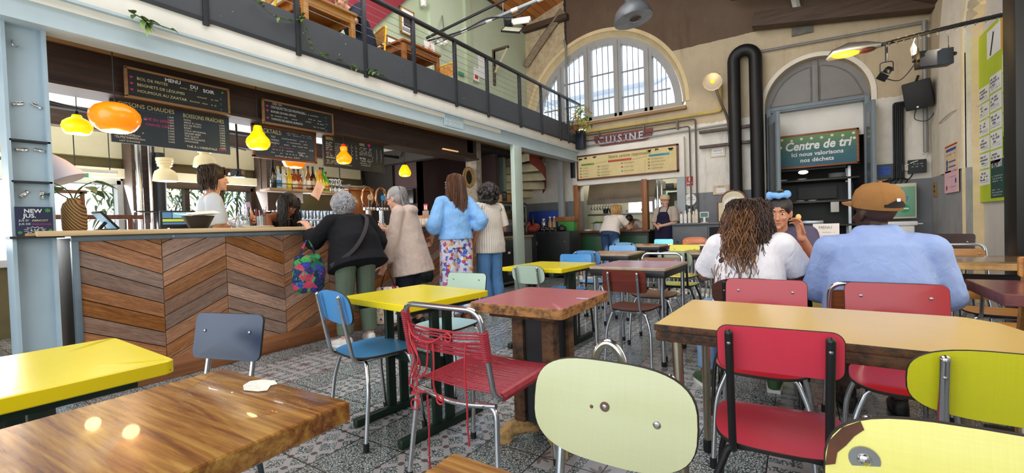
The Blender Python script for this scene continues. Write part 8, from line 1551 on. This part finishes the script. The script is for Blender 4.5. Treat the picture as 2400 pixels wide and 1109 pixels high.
for k in range(22):x=-0.06+0.12*k/21; mb.tube([P(x,0.075-abs(x)*0.3,0.105),P(x*1.05,0.103-abs(x)*0.35,0.07),P(x*1.08+rr.uniform(-0.008,0.008),0.099-abs(x)*0.4,0.036)],[0.007,0.006,0.002],5)
mb.build('fringe',[hm],o)
MB().tube([(0.115,0.25,1.255),(0.13,0.235,1.25)],0.036,12).build('bracelet',[CHROME],t)
t2=thing('napkin_roll','lilac rolled napkin held upright in the server hands','napkin',(-4.70,2.28,1.20)); MB().tube([(0,0,0),(0.005,0.01,0.10),(-0.005,0.0,0.22)],[0.022,0.026,0.02],10).build('roll',[mat('lilac_cloth','b9a9cf',0.8)],t2)
# ---- bartender bending over
J=dict(pel=(0,-0.28,0.92),wai=(0,-0.20,1.05),che=(0,-0.06,1.16),nec=(0,0.06,1.27),hea=(0,0.16,1.37),shz=1.24,LS=(-0.165,0.01,1.235),RS=(0.165,0.01,1.235),LE=(-0.22,0.08,0.98),LW=(-0.12,0.26,0.95),RE=(0.22,0.10,0.98),RW=(0.12,0.26,0.95),LH=(-0.09,-0.28,0.9),RH=(0.09,-0.28,0.9),LK=(-0.10,-0.2,0.49),RK=(0.10,-0.2,0.49),LA=(-0.10,-0.26,0.085),RA=(0.10,-0.26,0.085),LT=(-0.115,-0.1,0.03),RT=(0.115,-0.1,0.03))
t,P,M,fr=person('bartender with long black hair and bare shoulders bending over the bar',(-4.86,2.62,0),R(-58),J,'9a6244',1.02,(0.1,0.85,-0.62),(0,0.5,0.8),wide=0.9,voxel=0.0075,top=dict(m=cloth('black_top','1a1718'),sleeve='none',waistline=False,hem=0.05),bottom=dict(m=cloth('dark_trousers','24242a')),shoe=(LEATHER_BLACK,LEATHER_BLACK))
hm=hairmat('black_hair','0a0808','2b2020',0.35); mb=MB(); hair_cap(mb,P,M,1.02,0.004,0.014); o=blob('hair',mb,0.008,[hm],t,2); strands(P,M,1.02,480,0.36,11,0.006,1.6,0.0028,0.04,(-105,105),0.010,0.02,12,(-10,60)).build('long_strands',[hm],o)
mb=MB(); rr=random.Random(14)
for k in range(20):x=-0.06+0.12*k/19; mb.tube([P(x,0.07-abs(x)*0.3,0.11),P(x*1.05,0.103-abs(x)*0.35,0.07),P(x*1.1,0.10-abs(x)*0.4,0.03)],[0.008,0.007,0.002],5)
mb.build('fringe',[hm],o)
# ---- seated couple: curly haired person and the man in the cap, friend opposite
J=dict(SIT); J.update(LS=(-0.15,0.02,0.935),RS=(0.16,0.02,0.935),RE=(0.245,0.14,0.77),RW=(0.18,0.36,0.84),LE=(-0.24,0.14,0.75),LW=(-0.14,0.36,0.80),hea=(0,0.07,1.075),nec=(0,0.03,0.96),LA=(-0.26,0.30,0.085),LT=(-0.32,0.42,0.03),LK=(-0.24,0.36,0.50))
t,P,M,fr=person('person seen from behind with a mass of long curly brown hair in white tee',(-0.24,2.78,0),R(4),J,'8a5a44',1.0,(0.25,0.97,-0.05),wide=0.98,voxel=0.0065,top=dict(m=cloth('white_tee','e9e6ea',0.04),sleeve='short',len=0.85,inf=0.018,hem=0.07,flare=0.01,loose=0.03,name='tee_shirt'),bottom=dict(m=cloth('pale_jeans','7d9cc0',0.12),inf=0.014),shoe=(mat('green_trainer','3c5a34',0.6,0,0.2,20),WHITE_SOLE),eyes=False)
ch=hairmat('curly_brown','1a0f0a','50301c',0.4); ch2=hairmat('curly_brown_light','4a2a17','94643a',0.4); mb=MB(); hair_cap(mb,P,M,1.0,0.010,0.004); mb.ell(P(0,-0.08,-0.12),(0.09,0.05,0.15),0,16,10,None).ell(P(0,-0.11,-0.26),(0.125,0.045,0.12),0,16,10); o=blob('hair',mb,0.009,[ch],t,2,0.03)
strands(P,M,1.0,1500,0.45,17,0.010,2.6,0.0020,0.42,(-112,112),0.002,0.012,24,(-10,82),lenvar=0.35).build('curls',[ch],o); strands(P,M,1.0,480,0.43,18,0.012,3.0,0.0018,0.50,(-112,30),0.006,0.016,24,(-5,40),lenvar=0.25).build('light_curls',[ch2],o)
J=dict(SIT); J.update(LS=(-0.185,0.0,0.915),RS=(0.185,0.0,0.915),LE=(-0.235,0.10,0.70),RE=(0.25,0.06,0.70),LW=(-0.16,0.34,0.80),RW=(0.16,0.33,0.80),hea=(0,0.085,1.095),nec=(0,0.045,0.985),che=(0,0.0,0.80),LA=(-0.1,0.32,0.085),RA=(0.12,0.34,0.085))
t,P,M,fr=person('man in ochre baseball cap and pale blue shirt seen from behind',(0.315,2.74,0),R(0),J,'3a241a',1.0,(-0.55,0.83,0.02),wide=1.14,deep=1.15,voxel=0.0065,top=dict(m=cloth('pale_blue_shirt','8fa3cf',0.04),sleeve='long',len=0.5,inf=0.022,hem=0.08,puff=0.012,loose=0.04,fold=0.014,extra=lambda mb,j,s:caps(mb,(-0.05,0.02,0.985),(0.05,0.02,0.985),0.052,0.052)),bottom=dict(m=cloth('brown_trousers','4a3d34'),inf=0.016),shoe=(LEATHER_BLACK,LEATHER_BLACK),eyes=False,hs=1.02)
capm=cloth('ochre_cap','94693c',0.10,0.2); mb=MB(); q=M.to_euler()
prof=[(0.096,0.0),(0.100,0.02),(0.099,0.05),(0.090,0.085),(0.066,0.112),(0.03,0.124),(0.0,0.127)]
mb.at(tuple(P(0,-0.012,0.022)),(M@Matrix.Rotation(R(9),3,'X')).to_euler(),(0.93,1.16,1.0)).lathe(list(prof)+[],32); cp=mb.build('cap',[capm],t,60,fix=False)
mb=MB().at(tuple(P(0,-0.012,0.022)),(M@Matrix.Rotation(R(9),3,'X')).to_euler()); mb.prism([(-0.085,0.055),(-0.075,0.12),(-0.045,0.175),(0,0.19),(0.045,0.175),(0.075,0.12),(0.085,0.055),(0.05,0.095),(0,0.108),(-0.05,0.095)][::-1],0.006,lambda u,v,w:(u,v,0.004+w-0.35*u*u*4*0.3)).build('brim',[capm],cp)
def onback(az,z,r=1.03):a=R(az); rr_=0.1 if z<0.05 else 0.096; return(rr_*0.93*math.sin(a)*r,-rr_*1.16*math.cos(a)*r,z)
mb=MB().at(tuple(P(0,-0.012,0.022)),(M@Matrix.Rotation(R(9),3,'X')).to_euler()); rows_=[[onback(-32+6.4*k,z,1.02)for k in range(11)]for z in(0.016,0.030,0.040)]; rows_[2]=[(x,y,0.022+0.030*math.sin(PI*k/10))for k,(x,y,z)in enumerate(rows_[2])]
for a in range(2):
 for k in range(10):mb.poly([rows_[a][k],rows_[a][k+1],rows_[a+1][k+1],rows_[a+1][k]])
mb.build('strap_gap',[mat('gap_dark','120d0b',0.8)],cp,fix=False); mb=MB().at(tuple(P(0,-0.012,0.022)),(M@Matrix.Rotation(R(9),3,'X')).to_euler()); mb.poly([onback(-6,0.046,1.04),onback(4,0.046,1.04),onback(4,0.060,1.05),onback(-6,0.060,1.05)]).build('tag',[PAPER],cp,fix=False); MB().at(tuple(P(0,-0.012,0.022)),(M@Matrix.Rotation(R(9),3,'X')).to_euler()).ell((0,0,0.127),0.008,0,10,6).build('cap_button',[capm],cp)
J=dict(SIT); J.update(LE=(-0.20,0.16,0.78),LW=(-0.135,0.36,0.95),RE=(0.24,0.12,0.74),RW=(0.14,0.32,0.78),hea=(0,0.10,1.12),nec=(0,0.05,1.0))
t,P,M,fr=person('person with blue hair scrunchie facing us, raised hand holding a morsel',(-0.125,3.98,0),R(180),J,'c98f70',1.0,(0.1,1,-0.15),voxel=0.006,top=dict(m=cloth('grey_violet_top','5a546c'),sleeve='short',len=0.9,inf=0.016,hem=0.05,name='top'),bottom=dict(m=cloth('dark_trousers','24242a')),shoe=(LEATHER_BLACK,LEATHER_BLACK),hL=((0.12,-0.05,1.0),(0.75,0.5,0.1)),curlL=0.55)
hm=hairmat('black_hair','0a0808','2b2020',0.35); mb=MB(); hair_cap(mb,P,M,1.0,0.0,0.009); mb.ell(P(0,-0.02,0.12),(0.05,0.05,0.05)); blob('hair',mb,0.007,[hm],t,2)
mb=MB(); rr=random.Random(2)
for k in range(26):a=2*PI*k/26; mb.ell(P(0.062*math.cos(a),0.0+0.055*math.sin(a),0.135+rr.uniform(-0.008,0.012)),(0.022,0.020,0.022),0,8,6)
blob('scrunchie',mb,0.007,[cloth('sky_scrunchie','7db0e6',0.1)],t,1,0.01)
o=MB().ell((0,0,0),(0.017,0.014,0.022),0,12,8).build('morsel',[mat('bread_morsel','e2c070',0.7,0,0.15,30)]); o.location=(-0.005,3.61,1.085); tag(o,'small golden morsel held in raised fingers','food')
# ---- man upstairs
J=dict(SIT); J.update(che=(0,0.08,0.82),nec=(0,0.15,0.97),hea=(0,0.25,1.05),LS=(-0.19,0.12,0.935),RS=(0.19,0.12,0.935),LE=(-0.30,0.26,0.70),LW=(-0.14,0.46,0.76),RE=(0.27,0.30,0.72),RW=(0.06,0.44,0.86))
t,P,M,fr=person('bald man in glasses and navy shirt seated at the gallery table',(-4.56,3.66,2.835),R(172),J,'c2906f',1.0,(0.0,0.9,-0.42),voxel=0.008,top=dict(m=cloth('navy_shirt','1e2533'),sleeve='short',len=0.9,inf=0.018,hem=0.06,loose=0.03),bottom=dict(m=cloth('dark_jeans','1f2940')),shoe=(LEATHER_BLACK,LEATHER_BLACK))
mb=MB().at(tuple(P(0,0,0)),M.to_euler())
for k in(-1,1):mb.tube([(0.034*k+0.024*math.cos(R(a)),0.098,0.0+0.018*math.sin(R(a)))for a in range(0,361,30)],0.0028,6).tube([(0.058*k,0.095,0.006),(0.078*k,0.0,0.008)],0.0025,6)
mb.build('glasses',[BLACK],t)
# ---- at the kitchen
J=dict(pel=(0,-0.10,0.90),wai=(0,-0.06,1.02),che=(0,0.03,1.13),nec=(0,0.13,1.24),hea=(0,0.20,1.335),shz=1.2,LS=(-0.165,0.09,1.19),RS=(0.165,0.09,1.19),LE=(-0.24,0.22,0.98),LW=(-0.16,0.40,0.99),RE=(0.25,0.24,0.99),RW=(0.18,0.42,1.0),LH=(-0.09,-0.10,0.88),RH=(0.09,-0.10,0.88),LK=(-0.10,-0.06,0.48),RK=(0.10,-0.06,0.48),LA=(-0.10,-0.1,0.085),RA=(0.10,-0.1,0.085),LT=(-0.115,0.05,0.03),RT=(0.115,0.05,0.03))
t,P,M,fr=person('blond customer in white tee and jeans bending over the serving hatch',(-3.14,8.45,0),R(-8),J,'d9a488',1.0,(0.2,0.95,-0.25),wide=1.0,voxel=0.009,top=dict(m=cloth('cream_tee','e9ded2',0.04),sleeve='short',len=0.6,inf=0.016,hem=0.0,loose=0.03,name='tee_shirt'),bottom=dict(m=cloth('dark_denim','33496b',0.12),inf=0.016),shoe=(LEATHER_BLACK,LEATHER_BLACK),eyes=False)
hm=hairmat('blond_hair','a87a40','e0bc80'); mb=MB(); hair_cap(mb,P,M,1.0,0.006,0.014); o=blob('hair',mb,0.008,[hm],t,2); strands(P,M,1.0,420,0.13,23,0.004,1.0,0.0026,0.05,(-120,120),0.008,0.0,8).build('strands',[hm],o)
apr=cloth('navy_apron','25233a',0.06)
J=dict(pel=(0,-0.12,0.92),wai=(0,-0.06,1.03),che=(0,0.06,1.08),nec=(0,0.17,1.13),hea=(0,0.27,1.16),shz=1.1,LS=(-0.17,0.12,1.08),RS=(0.17,0.12,1.08),LE=(-0.26,0.16,0.96),LW=(-0.14,0.30,0.98),RE=(0.26,0.16,0.96),RW=(0.14,0.30,0.98))
def worker_apron(t,z0,z1,y,w):pass
t,P,M,fr=person('kitchen hand bent over plates behind the hatch in navy apron',(-3.12,9.86,0),R(172),J,'9a6a50',0.98,(0,0.8,-0.6),(0,0.5,0.8),voxel=0.009,top=dict(m=cloth('grey_tee','bdb3a4',0.04),sleeve='short',len=0.95,inf=0.016,hem=0.05),bottom=dict(m=cloth('dark_trousers','24242a')),shoe=(LEATHER_BLACK,LEATHER_BLACK))
mb=MB(); hair_cap(mb,P,M,0.98,0.006,0.012); blob('hair',mb,0.009,[hairmat('black_hair','0a0808','2b2020',0.35)],t,2)
mb=MB(); loft(mb,[(0,-0.05,0.5),(0,-0.05,0.9),(0,0.02,1.02)],[(0.19,0.13),(0.18,0.135),(0.12,0.13)],(1,0,0)); blob('apron',mb,0.012,[apr],t,2)
J=dict(RE=(0.24,0.06,1.12),RW=(0.05,0.22,1.05),LE=(-0.24,0.06,1.12),LW=(-0.04,0.22,1.07),hea=(0,0.03,1.565))
t,P,M,fr=person('cook in beige cap and navy apron standing by the hatch, hands folded',(-2.15,8.72,0),R(163),J,'d9a68c',0.95,(-0.75,0.66,-0.05),voxel=0.008,top=dict(m=cloth('oatmeal_tee','b5a797',0.05),sleeve='short',len=0.95,inf=0.02,hem=0.08,loose=0.03),bottom=dict(m=cloth('grey_trousers','55524e')),shoe=(LEATHER_BLACK,LEATHER_BLACK))
mb=MB(); loft(mb,[(0,0.005,0.42),(0,0.0,0.62),(0,0.005,0.98),(0,0.01,1.10)],[(0.235,0.205),(0.235,0.20),(0.205,0.185),(0.18,0.175)],(1,0,0)); loft(mb,[(0,0.10,1.08),(0,0.105,1.20),(0,0.09,1.27)],[(0.14,0.055),(0.125,0.055),(0.09,0.05)],(1,0,0)); a_=blob('apron',mb,0.010,[apr],t,2,0.006)
MB().tube(spline([(-0.075,0.12,1.26),(-0.085,0.06,1.36),(-0.05,-0.05,1.38)],5),0.008,6).tube(spline([(0.075,0.12,1.26),(0.085,0.06,1.36),(0.05,-0.05,1.38)],5),0.008,6).build('apron_strap',[apr],a_)
mb=MB(); hair_cap(mb,P,M,0.95,0.004,0.006); blob('hair',mb,0.008,[hairmat('dark_shag','1a110d','47301f')],t,2)
capb=cloth('beige_cap','cdb592',0.06); cp=MB().at(tuple(P(0,-0.012,0.030)),M.to_euler(),(0.98,1.18,0.95)).lathe([(0.090,0.0),(0.095,0.03),(0.088,0.075),(0.05,0.10),(0.0,0.108)],28).build('cap',[capb],t,60,fix=False); MB().at(tuple(P(0,-0.012,0.034)),M.to_euler()).prism([(-0.08,0.055),(-0.06,0.13),(0,0.155),(0.06,0.13),(0.08,0.055),(0,0.10)][::-1],0.006,lambda u,v,w:(u,v,w)).build('brim',[capb],cp)
